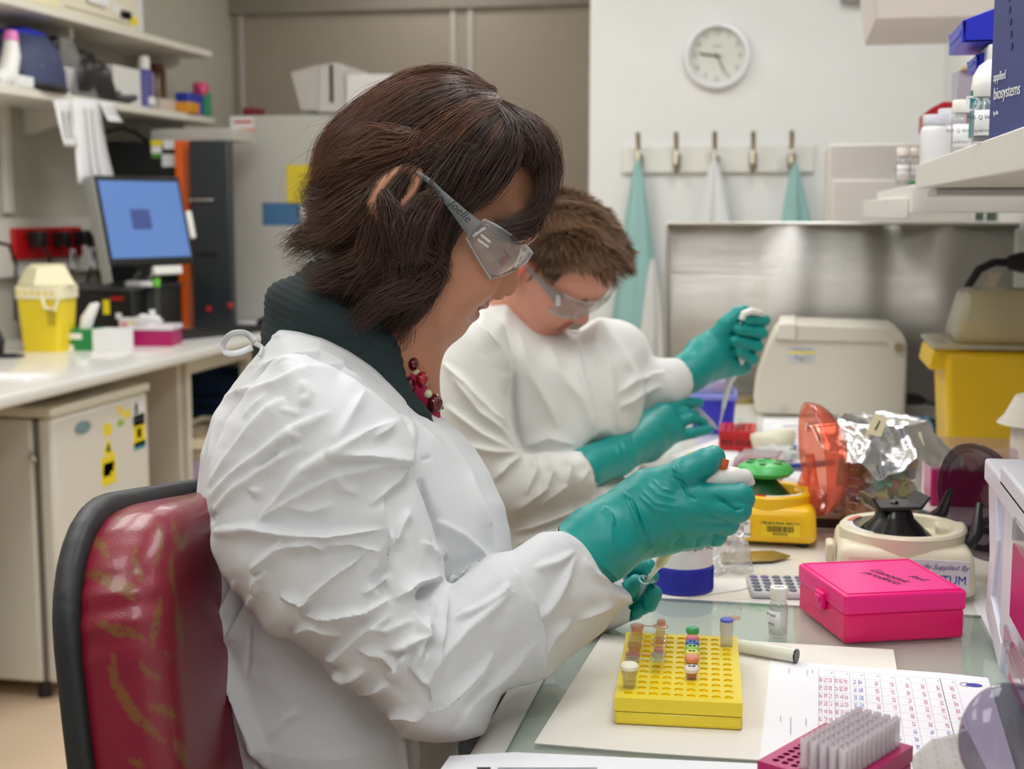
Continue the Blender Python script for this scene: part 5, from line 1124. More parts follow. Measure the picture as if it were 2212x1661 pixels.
# ------------------------------------------------------------------ modelling of bodies and cloth as smooth solids
# A solid is a signed field sampled on a grid and meshed; frame F: a = right, b = up, d = away (metres)
def px2(px, py, d): return np.array([(px-1106)/FPX*d, -(py-830.5)/FPX*d, d])
def toworld(V): return CAM + V[:, :1]*RGT + V[:, 1:2]*UPV + V[:, 2:3]*FWD
def tofig(P): q = np.asarray(P)-CAM; return np.array([q@RGT, q@UPV, q@FWD])
def smin(a, b, k):
    h = np.clip(.5+.5*(b-a)/k, 0, 1); return b*(1-h)+a*h-k*h*(1-h)
def smax(a, b, k): return -smin(-a, -b, k)
class Vol:
    def __init__(s, lo, hi, h):
        s.lo = np.array(lo, float); s.h = h; n = np.ceil((np.array(hi)-s.lo)/h).astype(int)+1; s.n = n
        ax = [s.lo[i]+h*np.arange(n[i]) for i in range(3)]
        s.X, s.Y, s.Z = [g.astype(np.float32) for g in np.meshgrid(*ax, indexing='ij')]
        s.F = np.full(n, 1., np.float32)
    def cap(s, a, b, ra, rb, sq=None):
        """tapered capsule; sq = (axis, factor) flattens the section along an axis"""
        a = np.array(a, np.float32); b = np.array(b, np.float32); d = b-a; L2 = max(float(d@d), 1e-9)
        x, y, z = s.X-a[0], s.Y-a[1], s.Z-a[2]; t = np.clip((x*d[0]+y*d[1]+z*d[2])/L2, 0, 1)
        x -= t*d[0]; y -= t*d[1]; z -= t*d[2]
        if sq is not None:
            n, k = np.array(sq[0], float), sq[1]; n /= np.linalg.norm(n); q = (x*n[0]+y*n[1]+z*n[2]); c = (1/k-1); x += c*q*n[0]; y += c*q*n[1]; z += c*q*n[2]
        return np.sqrt(x*x+y*y+z*z)-(ra+(rb-ra)*t)
    def chain(s, pts, rs, k=.01, sq=None):
        f = None
        for i in range(len(pts)-1):
            g = s.cap(pts[i], pts[i+1], rs[i], rs[i+1], sq); f = g if f is None else smin(f, g, k)
        return f
    def ell(s, c, r, R=None):
        x, y, z = s.X-c[0], s.Y-c[1], s.Z-c[2]
        if R is not None: x, y, z = [x*R[i][0]+y*R[i][1]+z*R[i][2] for i in range(3)]
        q = np.sqrt((x/r[0])**2+(y/r[1])**2+(z/r[2])**2); return (q-1)*min(r)
    def mesh(s): return surfnet(s.F, s.lo, s.h)
def surfnet(F, lo, h):
    I = F < 0; nx, ny, nz = F.shape
    cnt = sum(I[a:nx-1+a, b:ny-1+b, c:nz-1+c].astype(np.int8) for a in (0, 1) for b in (0, 1) for c in (0, 1))
    act = (cnt > 0) & (cnt < 8); idx = np.full(act.shape, -1, np.int64); cells = np.argwhere(act); idx[act] = np.arange(len(cells))
    S = np.zeros((len(cells), 3)); N = np.zeros(len(cells)); C8 = {(a, b, c): F[cells[:, 0]+a, cells[:, 1]+b, cells[:, 2]+c] for a in (0, 1) for b in (0, 1) for c in (0, 1)}
    for ax in range(3):
        for o1 in (0, 1):
            for o2 in (0, 1):
                p0 = [o1, o2]; p0.insert(ax, 0); p1 = [o1, o2]; p1.insert(ax, 1)
                f0, f1 = C8[tuple(p0)], C8[tuple(p1)]; m_ = (f0 < 0) != (f1 < 0); t = f0[m_]/(f0[m_]-f1[m_])
                pt = np.array(p0, float)[None].repeat(m_.sum(), 0); pt[:, ax] = t; S[m_] += pt; N[m_] += 1
    V = (cells+S/N[:, None])*h+lo; Q = []
    for ax in range(3):
        a = [slice(1, -1)]*3; a[ax] = slice(0, -1); b = [slice(1, -1)]*3; b[ax] = slice(1, None)
        s0, s1 = I[tuple(a)], I[tuple(b)]; E_ = np.argwhere(s0 != s1)
        off = np.ones(3, int); off[ax] = 0; E_ = E_+off; o1, o2 = [i for i in range(3) if i != ax]
        e1 = np.zeros(3, int); e1[o1] = 1; e2 = np.zeros(3, int); e2[o2] = 1
        q = [idx[tuple((E_-k).T)] for k in (e1*0, e1, e1+e2, e2)]; q = np.stack(q, 1)
        fl = I[tuple(E_.T)]; 
        if ax == 1: fl = ~fl
        fl = ~fl; q[fl] = q[fl][:, ::-1]; Q.append(q)
    return V, np.concatenate(Q)
def vnormals(V, Q):
    n = np.cross(V[Q[:, 2]]-V[Q[:, 0]], V[Q[:, 3]]-V[Q[:, 1]]); N = np.zeros_like(V)
    for k in range(Q.shape[1]):
        for c in range(3): N[:, c] += np.bincount(Q[:, k], n[:, c], len(V))
    return N/np.maximum(np.linalg.norm(N, axis=1), 1e-12)[:, None]
def smoothv(V, Q, it, lam=.5):
    E_ = np.concatenate([Q[:, [i, (i+1) % 4]] for i in range(4)]); E_ = np.concatenate([E_, E_[:, ::-1]]); deg = np.maximum(np.bincount(E_[:, 0], minlength=len(V)), 1)
    for _ in range(it):
        A = np.stack([np.bincount(E_[:, 0], V[E_[:, 1], c], len(V)) for c in range(3)], 1)/deg[:, None]; V = V+lam*(A-V)
    return V
def subdiv(V, Q):
    """split each quad in four"""
    E_ = np.concatenate([np.sort(Q[:, [i, (i+1) % 4]], 1) for i in range(4)]); key = E_[:, 0]*len(V)+E_[:, 1]
    u_, inv = np.unique(key, return_inverse=True); a, b = u_//len(V), u_ % len(V); em = (V[a]+V[b])/2; fc = V[Q].mean(1); n = len(Q)
    e = [inv[i*n:(i+1)*n]+len(V) for i in range(4)]; c = np.arange(n)+len(V)+len(em)
    return np.concatenate([V, em, fc]), np.concatenate([np.stack([Q[:, i], e[i], c, e[i-1]], 1) for i in range(4)])
def keep(V, Q, mask):
    """keep the faces whose corners all satisfy the mask"""
    Q = Q[mask[Q].all(1)]; u_ = np.unique(Q); r = np.full(len(V), -1); r[u_] = np.arange(len(u_)); return V[u_], r[Q]
def mkmesh(name, V, Q, m_, root, world=True, smooth=True):
    W_ = toworld(V) if world else V; o_ = np.array(root.location) if root else np.zeros(3)
    me = D.meshes.new(name); me.vertices.add(len(W_)); me.vertices.foreach_set('co', (W_-o_).astype(np.float32).ravel())
    k = Q.shape[1]; me.loops.add(Q.size); me.loops.foreach_set('vertex_index', Q.astype(np.int32).ravel()); me.polygons.add(len(Q)); me.polygons.foreach_set('loop_start', np.arange(0, Q.size, k, dtype=np.int32))
    me.polygons.foreach_set('use_smooth', np.full(len(Q), smooth)); me.update(calc_edges=True); me.validate()
    for mm in (m_ if isinstance(m_, (list, tuple)) else [m_]): me.materials.append(mm)
    o = D.objects.new(name, me); COL.objects.link(o); o.parent = root; return o
def seg2(P, A, B):
    d = B-A; t = np.clip(((P-A)@d)/max(d@d, 1e-12), 0, 1); q = P-A-t[:, None]*d; return np.hypot(q[:, 0], q[:, 1]), t, q[:, 0]*(-d[1])+q[:, 1]*d[0]
def fold(V, N, lines_, amp=1.):
    """raise or sink the cloth along creases. A crease: (points, height, width, asym) measured on the surface that faces the points"""
    px = 1106+V[:, 0]/V[:, 2]*FPX; py = 830.5-V[:, 1]/V[:, 2]*FPX; P2 = np.stack([px, py], 1); face = np.clip(-N[:, 2]*1.6+.1, 0, 1); D_ = np.zeros(len(V))
    for ln in lines_:
        pts, hgt, wid = np.array(ln[0], float), ln[1], ln[2]; asym = ln[3] if len(ln) > 3 else .0
        m_ = (px > pts[:, 0].min()-5*wid) & (px < pts[:, 0].max()+5*wid) & (py > pts[:, 1].min()-5*wid) & (py < pts[:, 1].max()+5*wid)
        if not m_.any(): continue
        Pm = P2[m_]; best = np.full(len(Pm), 1e9); tt = np.zeros(len(Pm)); sg = np.zeros(len(Pm)); n = len(pts)-1
        for i in range(n):
            d_, t, s_ = seg2(Pm, pts[i], pts[i+1]); b_ = d_ < best; best[b_] = d_[b_]; tt[b_] = (i+t[b_])/n; sg[b_] = s_[b_]
        tap = np.clip(np.minimum(tt, 1-tt)*4, 0, 1)**.7 if len(ln) < 5 else np.ones(len(Pm))
        w_ = wid*np.where(sg > 0, 1+asym, 1-asym)*(.45+.55*tap)
        D_[m_] += hgt*tap*np.exp(-(best/w_)**1.35)
    return V+N*(D_*face*amp)[:, None]
def crumple(V, scale, amp, seed, n=5, warp=.6, stretch=(1, 1, 1)):
    """facetted creasing noise: a few folded directions, faded in and out over the cloth"""
    r = np.random.default_rng(seed); P = V*np.array(stretch)/scale; K = r.normal(size=(6, 3))*.7; ph = r.uniform(0, 6, 6)
    Wp = np.stack([np.sin(P@K[i]+ph[i]) for i in range(3)], 1)*warp; P = P+Wp; out = np.zeros(len(V))
    for i in range(n):
        d_ = r.normal(size=3); d_ /= np.linalg.norm(d_); f = r.uniform(.5, 1.3); u_ = (P@d_)*f+r.uniform(0, 9); tri = np.abs((u_ % 1)*2-1)
        tri = 1-(1-tri)**.75 if False else np.maximum(tri-.25, 0)*1.33
        M_ = np.clip(np.sin(P@r.normal(size=3)*.9+r.uniform(0, 6))*.9+.25, 0, 1); out += tri*M_
    return (out/n-.2)*amp
def waves(V, scale, amp, seed):
    r = np.random.default_rng(seed); P = V/scale; o = 0
    for i in range(6): o = o+np.sin(P@(r.normal(size=3)*1.3)+r.uniform(0, 6)+1.2*np.sin(P@r.normal(size=3)*.6))
    return o/6*amp
def bend(c, n=14):
    """smooth curve through points (Catmull-Rom)"""
    c = np.array(c, float); P = np.vstack([2*c[0]-c[1], c, 2*c[-1]-c[-2]]); out = []
    for i in range(1, len(P)-2):
        for t in np.linspace(0, 1, n, endpoint=False):
            out.append(.5*((2*P[i])+(-P[i-1]+P[i+1])*t+(2*P[i-1]-5*P[i]+4*P[i+1]-P[i+2])*t*t+(-P[i-1]+3*P[i]-3*P[i+1]+P[i+2])*t**3))
    out.append(P[-2]); return np.array(out)
def poly_sdf(X, Y, poly):
    """signed distance to a closed polygon in a plane, negative inside"""
    d = np.full(X.shape, 1e9, np.float32); ins = np.zeros(X.shape, bool); n = len(poly)
    for i in range(n):
        ax, ay = poly[i]; bx_, by = poly[(i+1) % n]; ex, ey = bx_-ax, by-ay; wx, wy = X-ax, Y-ay
        t = np.clip((wx*ex+wy*ey)/max(ex*ex+ey*ey, 1e-12), 0, 1); d = np.minimum(d, (wx-ex*t)**2+(wy-ey*t)**2)
        c = ((ay <= Y) & (by > Y)) | ((by <= Y) & (ay > Y)); 
        if by != ay: ins ^= c & (X < ax+(Y-ay)/(by-ay)*ex)
    d = np.sqrt(d); return np.where(ins, -d, d)
def inflate(s2, C_, R, W_, p=2.0):
    """body of a flat outline: thick W at depth R inside the outline, closing at the outline"""
    q = np.clip(R+s2, 0, None)/R; return ((q**p+np.abs(C_/W_)**p)**(1/p)-1)*min(R, W_)

SKIN = None
def skinmat(name, rgb, spots):
    M = mat(name, rgb, .48, var=.07, scale=35, sss=.12, spec=.4, bump=.12, bscale=900)
    return M
SK1 = skinmat('woman_skin', (192, 134, 104), 0); SK2 = skinmat('man_skin', (222, 158, 136), 0)
LIP = mat('lip_skin', (158, 84, 86), .4, sss=.1); EARP = mat('ear_skin', (216, 112, 100), .5, sss=.1)
def clothmat(name, rgb, var=.015):
    M = mat(name, rgb, .82, var=var, scale=6, sheen=.1, spec=.25); N = M.node_tree.nodes; L = M.node_tree.links; b_ = N['Principled BSDF']
    tc = N.new('ShaderNodeTexCoord'); n1 = N.new('ShaderNodeTexNoise'); n1.inputs['Scale'].default_value = 28; n1.inputs['Detail'].default_value = 6; n1.inputs['Roughness'].default_value = .55
    n2 = N.new('ShaderNodeTexNoise'); n2.inputs['Scale'].default_value = 1400; L.new(tc.outputs['Object'], n1.inputs['Vector']); L.new(tc.outputs['Object'], n2.inputs['Vector'])
    m1 = N.new('ShaderNodeMath'); m1.operation = 'MULTIPLY_ADD'; m1.inputs[1].default_value = .05; L.new(n2.outputs['Fac'], m1.inputs[0]); L.new(n1.outputs['Fac'], m1.inputs[2])
    bp = N.new('ShaderNodeBump'); bp.inputs['Strength'].default_value = .35; bp.inputs['Distance'].default_value = .004; L.new(m1.outputs[0], bp.inputs['Height']); L.new(bp.outputs[0], b_.inputs['Normal'])
    return M
GOWN = clothmat('white_gown_cloth', (214, 216, 218)); GOWN2 = clothmat('man_gown_cloth', (218, 219, 214))
GLV = mat('teal_nitrile', (0, 140, 134), .42, var=.05, scale=20, spec=.45, bump=.12, bscale=500)
GOG = clear('goggle_plastic', (236, 240, 240), .16, .04, (246, 248, 248)); GOGF = clear('goggle_frosted', (190, 196, 196), .42, .25, (230, 235, 235))

# ---------------------------------------------------------------- heads
def head(frame, prof, h=.0019, lw=.073, male=False, earout=0.):
    """frame: centre, forward, up, side (towards the seen ear) in F space. prof: facial outline (fwd, up) in metres, head-local.
    Returns vertices in F space and quads"""
    c, fw, up, sd = frame; v = Vol((-.17, -.24, -.125), (.145, .125, .125), h)   # local axes: fwd, up, side
    X, Y, Z = v.X, v.Y, v.Z
    skull = v.ell((-.002, .012, 0), (.096, .088, lw)) if male else v.ell((-.002, .006, 0), (.094, .084, lw)); f = skull
    face = poly_sdf(X, Y, prof['face']); g = inflate(face, Z, .050, .058 if male else .054, 2.3)
    # narrow towards chin
    f = smin(f, g, .022)
    jaw = poly_sdf(X, Y, prof['jaw']); f = smin(f, inflate(jaw, Z, .03, .050 if male else .046, 2.6), .018)
    f = smin(f, v.ell(prof['cheek']+(.042,), (.030, .026, .018)), .022); f = smin(f, v.ell(prof['cheek']+(-.042,), (.030, .026, .018)), .022)
    b0, b1 = prof['brow']; 
    for s_ in (-1, 1): f = smin(f, v.cap((b0, b1, .008*s_), (b0-.018, b1+.004, .042*s_), .010, .008), .012)
    e0, e1 = prof['eye']
    for s_ in (-1, 1):
        f = smax(f, -v.ell((e0+.006, e1, .033*s_), (.017, .012, .020)), .012); f = smin(f, v.ell((e0-.006, e1-.001, .032*s_), (.0145, .0135, .015)), .004)
    nose = poly_sdf(X, Y, prof['nose']); n_ = inflate(nose, Z, .010, .0105, 2.0); f = smin(f, n_, .009)
    t0, t1 = prof['tip']; f = smin(f, v.ell((t0-.009, t1, 0), (.0105, .010, .0095)), .005)
    a0, a1 = prof['ala']
    for s_ in (-1, 1):
        f = smin(f, v.ell((a0, a1, .0115*s_), (.011, .0085, .0065)), .004)
        f = smax(f, -v.ell((a0+.008, a1-.009, .0075*s_), (.006, .0045, .0035)), .003)
    l0, l1 = prof['lipu']; f = smin(f, v.ell((l0-.009, l1, 0), (.011, .0052, .023)), .004)
    l2, l3 = prof['lipl']; f = smin(f, v.ell((l2-.009, l3, 0), (.011, .0062, .020)), .004)
    m0, m1 = prof['mouth']; f = smax(f, -v.ell((m0, m1, 0), (.013, .0013, .025)), .0018)
    c0, c1 = prof['chin']; f = smin(f, v.ell((c0-.014, c1+.006, 0), (.017, .017, .020)), .014)
    # ears
    E0, E1 = prof['ear']
    for s_ in (-1, 1):
        ez = (lw*.98+earout)*s_; R_ = np.array([[math.cos(.2), -math.sin(.2), .0], [math.sin(.2), math.cos(.2), 0], [0, 0, 1]])
        er = v.ell((E0-.006, E1, ez+.006*s_), (.018, .032, .0075), R_); er = smax(er, -v.ell((E0-.003, E1+.003, ez+.015*s_), (.011, .022, .009), R_), .003)
        er = smin(er, v.cap((E0+.006, E1-.008, ez+.003*s_), (E0-.002, E1-.026, ez+.005*s_), .005, .006), .004); f = smin(f, er, .005)
    # neck
    for q in prof['neck']: f = smin(f, v.cap(q[0], q[1], q[2], q[3]), .02)
    v.F = f; V, Q = v.mesh(); V = smoothv(V, Q, 2, .4)
    return V[:, :1]*fw+V[:, 1:2]*up+V[:, 2:3]*sd+c, Q, V
def unit(v): v = np.array(v, float); return v/np.linalg.norm(v)

# ---------------------------------------------------------------- strands
def hairmat(name, dark, light, rough=.32):
    M = D.materials.new(name); M.use_nodes = True; N = M.node_tree.nodes; L = M.node_tree.links; b_ = N['Principled BSDF']
    at = N.new('ShaderNodeAttribute'); at.attribute_name = 'tone'; cr = N.new('ShaderNodeValToRGB'); cr.color_ramp.elements[0].color = (*lin(dark), 1); cr.color_ramp.elements[1].color = (*lin(light), 1)
    L.new(at.outputs['Fac'], cr.inputs[0]); L.new(cr.outputs[0], b_.inputs['Base Color']); b_.inputs['Roughness'].default_value = rough; b_.inputs['Specular IOR Level'].default_value = .6
    b_.inputs['Anisotropic'].default_value = .5
    MATS[name] = M; return M
def strands(name, curves, radii, tones, m_, root):
    """curves: (n, k, 3) in F space -> thin three-sided tubes in one mesh"""
    n, k, _ = curves.shape; T = np.gradient(curves, axis=1); T /= np.maximum(np.linalg.norm(T, axis=2, keepdims=True), 1e-9)
    ref = np.array([0, 0, 1.])[None, None]; A = np.cross(T, ref); A /= np.maximum(np.linalg.norm(A, axis=2, keepdims=True), 1e-6); B = np.cross(T, A)
    prof = (1-np.linspace(0, 1, k)**3*.85)[None, :, None]*radii[:, None, None]; Vs = []
    for j in range(3):
        a_ = 2*PI*j/3+.5; Vs.append(curves+prof*(math.cos(a_)*A+math.sin(a_)*B))
    V = np.stack(Vs, 2).reshape(-1, 3); i0 = (np.arange(n)[:, None]*k+np.arange(k-1)[None])[..., None]*3; Q = []
    for j in range(3):
        j2 = (j+1) % 3; Q.append(np.concatenate([i0+j, i0+j2, i0+3+j2, i0+3+j], 2).reshape(-1, 4))
    o = mkmesh(name, V, np.concatenate(Q), m_, root); at = o.data.attributes.new('tone', 'FLOAT', 'POINT'); at.data.foreach_set('value', np.repeat(tones, k*3).astype(np.float32)); return o
def locks(guides, per, k, seed, spread=.006, wob=.003, r=(.00018, .00034), wave=0.0):
    """guides: list of (points in F space, width, tone[, count factor]) -> many strands gathered along each guide"""
    rg = np.random.default_rng(seed); C_, R_, T_ = [], [], []
    for g in guides:
        pts, wd, tone = g[0], g[1], g[2]; n = int(per*(g[3] if len(g) > 3 else 1)); base = bend(pts, 10); s_ = np.linspace(0, 1, len(base)); u_ = np.linspace(0, 1, k)
        B = np.stack([np.interp(u_, s_, base[:, c]) for c in range(3)], 1); off = rg.normal(size=(n, 3)); off /= np.maximum(1, np.linalg.norm(off, axis=1, keepdims=True)/1.6)
        env = (.35+.75*np.sin(PI*np.clip(u_*.9+.05, 0, 1))**.8)[None, :, None]; fray = 1+.5*u_[None, :, None]**3
        cut = rg.uniform(.78, 1.03, n)[:, None, None]; ub = np.clip(u_[None, :, None]*cut, 0, 1)[..., 0]
        P = np.stack([np.interp(ub, s_, base[:, c]) for c in range(3)], 2)
        P = P+off[:, None, :]*wd*env*fray
        for q in range(3):
            ph = rg.uniform(0, 6.28, (n, 1)); fr = rg.uniform(2, 7, (n, 1)); am = rg.normal(size=(n, 1))*wob; P[:, :, q] += am*np.sin(fr*u_[None]+ph)*u_[None]**.7
        C_.append(P); R_.append(rg.uniform(r[0], r[1], n)); T_.append(np.clip(tone+rg.normal(size=n)*.16, 0, 1))
    return np.concatenate(C_), np.concatenate(R_), np.concatenate(T_)

def hand(fingers, palm, wrist, lo, hi, h=.0013, k=.004, pk=.010):
    """fingers: list of (points, radii); palm: list of capsules; wrist: chain"""
    v = Vol(lo, hi, h); f = None
    for a, b, ra, rb in palm: g = v.cap(a, b, ra, rb); f = g if f is None else smin(f, g, pk)
    if wrist: f = smin(f, v.chain(wrist[0], wrist[1], .015), .014)
    fg = None
    for pts, rs in fingers:
        g = v.chain([np.array(p_) for p_ in pts], rs, .003); fg = g if fg is None else smin(fg, g, .0012)
    f = smin(f, fg, k); v.F = f; V, Q = v.mesh(); return smoothv(V, Q, 2, .4), Q
# ================================================================= the woman in front
WD = 1.36
def za(x, y): return (400+x/2.768, 650+y/2.768)
def zb_(x, y): return (400+x/2.212, 1150+y/2.212)
def zh(x, y): return (560+x/2.373, 100+y/2.373)
def zm(x, y): return (860+x/2.769, 600+y/2.769)
WL = onz(700, 1500, .62); WL = dep(720, 1500, 1.34)
woman = thing('woman', (WL[0], WL[1], .50), 'seated woman with dark wavy bob, white gown, goggles and teal gloves, nearest the camera', 'person')
fw = unit((.825, -.565, 0)); up = unit((.565, .825, 0)); sd = np.array([0, 0, -1.]); hc = px2(955, 385, WD); k_ = WD/FPX
def HL(px, py): dx, dy = (px-955)*k_, -(py-385)*k_; return (dx*fw[0]+dy*fw[1], dx*up[0]+dy*up[1])
def HLs(L_): return [HL(*p_) for p_ in L_]
prof = dict(
    face=HLs([(1150, 330), (1166, 395), (1164, 437), (1150, 490), (1134, 515), (1117, 548), (1088, 600), (1064, 640), (1048, 655), (1034, 672), (1022, 688), (1004, 695), (997, 706), (984, 720), (960, 730), (914, 727), (872, 690), (850, 600), (850, 480), (900, 330), (1050, 280)]),
    jaw=HLs([(1020, 630), (1010, 680), (1003, 696), (994, 712), (977, 724), (956, 731), (914, 727), (868, 690), (848, 600), (862, 500), (960, 520)]),
    cheek=HL(1012, 590), brow=HL(1138, 497), eye=HL(1083, 540), nose=HLs([(1136, 512), (1128, 545), (1121, 578), (1116, 605), (1112, 632), (1100, 641), (1084, 637), (1064, 642), (1056, 625), (1085, 545), (1112, 505)]),
    tip=HL(1115, 617), ala=HL(1070, 627), lipu=HL(1052, 661), lipl=HL(1030, 684), mouth=HL(1040, 672), chin=HL(984, 716), ear=HL(884, 452),
    neck=[(HL(900, 610)+(0,), HL(850, 720)+(0,), .046, .046), (HL(850, 720)+(0,), HL(800, 860)+(0,), .046, .055), (HL(850, 740)+(0,), HL(905, 870)+(0,), .034, .022)])
V, Q, Vl = head((hc, fw, up, sd), prof, h=.0017, earout=.030)
N0 = vnormals(V, Q); print('head normals outward', float(np.mean(np.sum(N0*(V-V.mean(0)), 1))))
hb = mkmesh('head_and_neck', V, Q, [SK1, LIP], woman)
def paint_lips(o, Vl, Q, pr, slot=1, r=.0058):
    c_ = Vl[Q].mean(1); lu = np.array(pr['lipu']); ll = np.array(pr['lipl'])
    m_ = ((np.hypot(c_[:, 0]-lu[0]+.003, (c_[:, 1]-lu[1])*1.0) < r) | (np.hypot(c_[:, 0]-ll[0]+.003, (c_[:, 1]-ll[1])*1.0) < r*1.15)) & (np.abs(c_[:, 2]) < .023)
    o.data.polygons.foreach_set('material_index', np.where(m_, slot, 0).astype(np.int32))
paint_lips(hb, Vl, Q, prof)
# eye, lashes, brow
def H2F(u_, v_, s_): return hc+fw*u_+up*v_+sd*s_
e_ = prof['eye']; lash = MB()
def Fw(P_): return tuple(toworld(np.array([P_]))[0]-np.array(woman.location))
for s_ in (1, -1):
    ax_ = [H2F(e_[0]+.0085-.0035*abs(t_), e_[1]-.002+.000*t_, (.032+.012*t_)*s_) for t_ in (-1, -.5, 0, .5, 1)]
    lash.tube([Fw(p_) for p_ in ax_], .0008, 6)
    for t_ in np.linspace(-1, 1, 14):
        p_ = H2F(e_[0]+.0085-.0035*abs(t_), e_[1]-.002, (.032+.012*t_)*s_); q = p_+fw*.007-up*.002+sd*.002*s_*t_; lash.tube([Fw(p_), Fw(q)], [.0003, .0001], 4)
lash.build('eyelashes', mat('lash_black', (24, 18, 16), .6), woman)
bc, br_, bt = locks([([H2F(prof['brow'][0]+.001-.004*i*i*.3, prof['brow'][1]+.006, (.012+.011*i)) for i in range(4)], .0028, .2), ([H2F(prof['brow'][0]+.001-.004*i*i*.3, prof['brow'][1]+.006, -(.012+.011*i)) for i in range(4)], .0028, .2)], 90, 6, 5, wob=.001, r=(.0002, .0003))
HAIR = hairmat('dark_brown_hair', (20, 13, 11), (112, 70, 48), .30)
strands('eyebrows', bc, br_, bt, HAIR, woman)

# hair base
hpoly = [(706, 300), (765, 240), (860, 190), (960, 168), (1037, 188), (1108, 236), (1166, 308), (1178, 362), (1130, 392), (1085, 440), (1040, 468), (1000, 500), (972, 540), (952, 610), (925, 660), (880, 700), (820, 705), (770, 680), (715, 630), (672, 560), (660, 480), (675, 390)]
HP = np.array(hpoly, float)
v = Vol(px2(600, 760, WD)+np.array([0, 0, -.13]), px2(1230, 130, WD)+np.array([0, 0, .13]), .0032)
pxg, pyg = 1106+v.X/v.Z*FPX, 830.5-v.Y/v.Z*FPX
s2 = poly_sdf(pxg, pyg, hpoly)*(WD/FPX)
v.F = inflate(s2+.001, v.Z-WD, .065, .080, 2.2)
V, Q = v.mesh(); V = smoothv(V, Q, 3); N_ = vnormals(V, Q); V = V+N_*waves(V, .02, .003, 4)[:, None]
o = mkmesh('hair_base', V, Q, HAIR, woman); at = o.data.attributes.new('tone', 'FLOAT', 'POINT'); at.data.foreach_set('value', np.full(len(V), .02, np.float32))
def near(px, py, lift=.0, Wd=.086):
    s_ = float(poly_sdf(np.array([px], float), np.array([py], float), hpoly)[0])*(WD/FPX)
    q = min(1, max(0, (.065+s_)/.065)); t_ = Wd*(max(0, 1-q**2.2))**(1/2.2) if s_ < 0 else 0
    return px2(px, py, WD-t_-lift)
def G(pts, wd=.007, tone=.35, cnt=1, lift=0, d=None):
    P_ = [zh(*p_) for p_ in pts]; out = []
    for i, (x, y) in enumerate(P_):
        if d is None: p_ = near(x, y, .004+(lift[i] if hasattr(lift, '__len__') else lift))
        else: p_ = px2(x, y, d[i] if hasattr(d, '__len__') else d)
        out.append(p_)
    # strands that leave the head hang at the depth they left it
    for i in range(1, len(out)):
        if float(poly_sdf(np.array([P_[i][0]]), np.array([P_[i][1]]), hpoly)[0]) > -10 and d is None and i > len(out)*.45:
            dz = out[i-1][2]; dz = dz+min(.012, WD-dz)*.6; out[i] = px2(P_[i][0], P_[i][1], dz)
    return (np.array(out), wd, tone, cnt)
gs_ = [
 [(1180, 215), (1000, 148), (800, 168), (620, 262), (455, 385), (350, 500), (305, 600), (285, 690)],
 [(1185, 235), (1000, 190), (810, 215), (630, 310), (480, 430), (375, 550), (320, 690), (240, 735)],
 [(1190, 250), (1010, 225), (840, 265), (680, 365), (540, 480), (420, 590), (330, 730), (250, 820)],
 [(1200, 262), (1040, 262), (890, 320), (745, 430), (610, 510), (480, 580), (370, 680), (260, 760)],
 [(1205, 275), (1070, 300), (920, 380), (790, 480), (690, 560), (560, 640), (400, 780), (220, 860)],
 [(1215, 290), (1090, 340), (960, 440), (840, 560), (720, 680), (600, 780), (430, 870), (230, 880)],
 [(1240, 320), (1120, 390), (1010, 490), (900, 600), (760, 720), (650, 830), (480, 930), (250, 985)],
 [(1250, 340), (1150, 430), (1060, 540), (960, 640), (830, 740), (700, 860), (560, 980), (360, 1030)],
 [(1260, 350), (1170, 460), (1090, 580), (1000, 690), (900, 800), (790, 920), (680, 1060), (560, 1150)],
 [(1275, 360), (1195, 480), (1120, 610), (1050, 730), (970, 850), (900, 980), (830, 1100), (720, 1200)],
 [(1290, 370), (1215, 500), (1145, 640), (1080, 760), (1010, 880), (955, 990), (900, 1100), (840, 1200)]]
GU = []
for i in range(len(gs_)-1):
    for q in (0, .25, .5, .75):
        A_, B_ = np.array(gs_[i], float), np.array(gs_[i+1], float); P_ = A_*(1-q)+B_*q; P_ = P_+rng.normal(size=P_.shape)*[5, 5]; tn = .56-.035*i+rng.normal()*.22
        GU.append(G(P_, .0062, tn, 1.1, .001+.006*rng.random()))
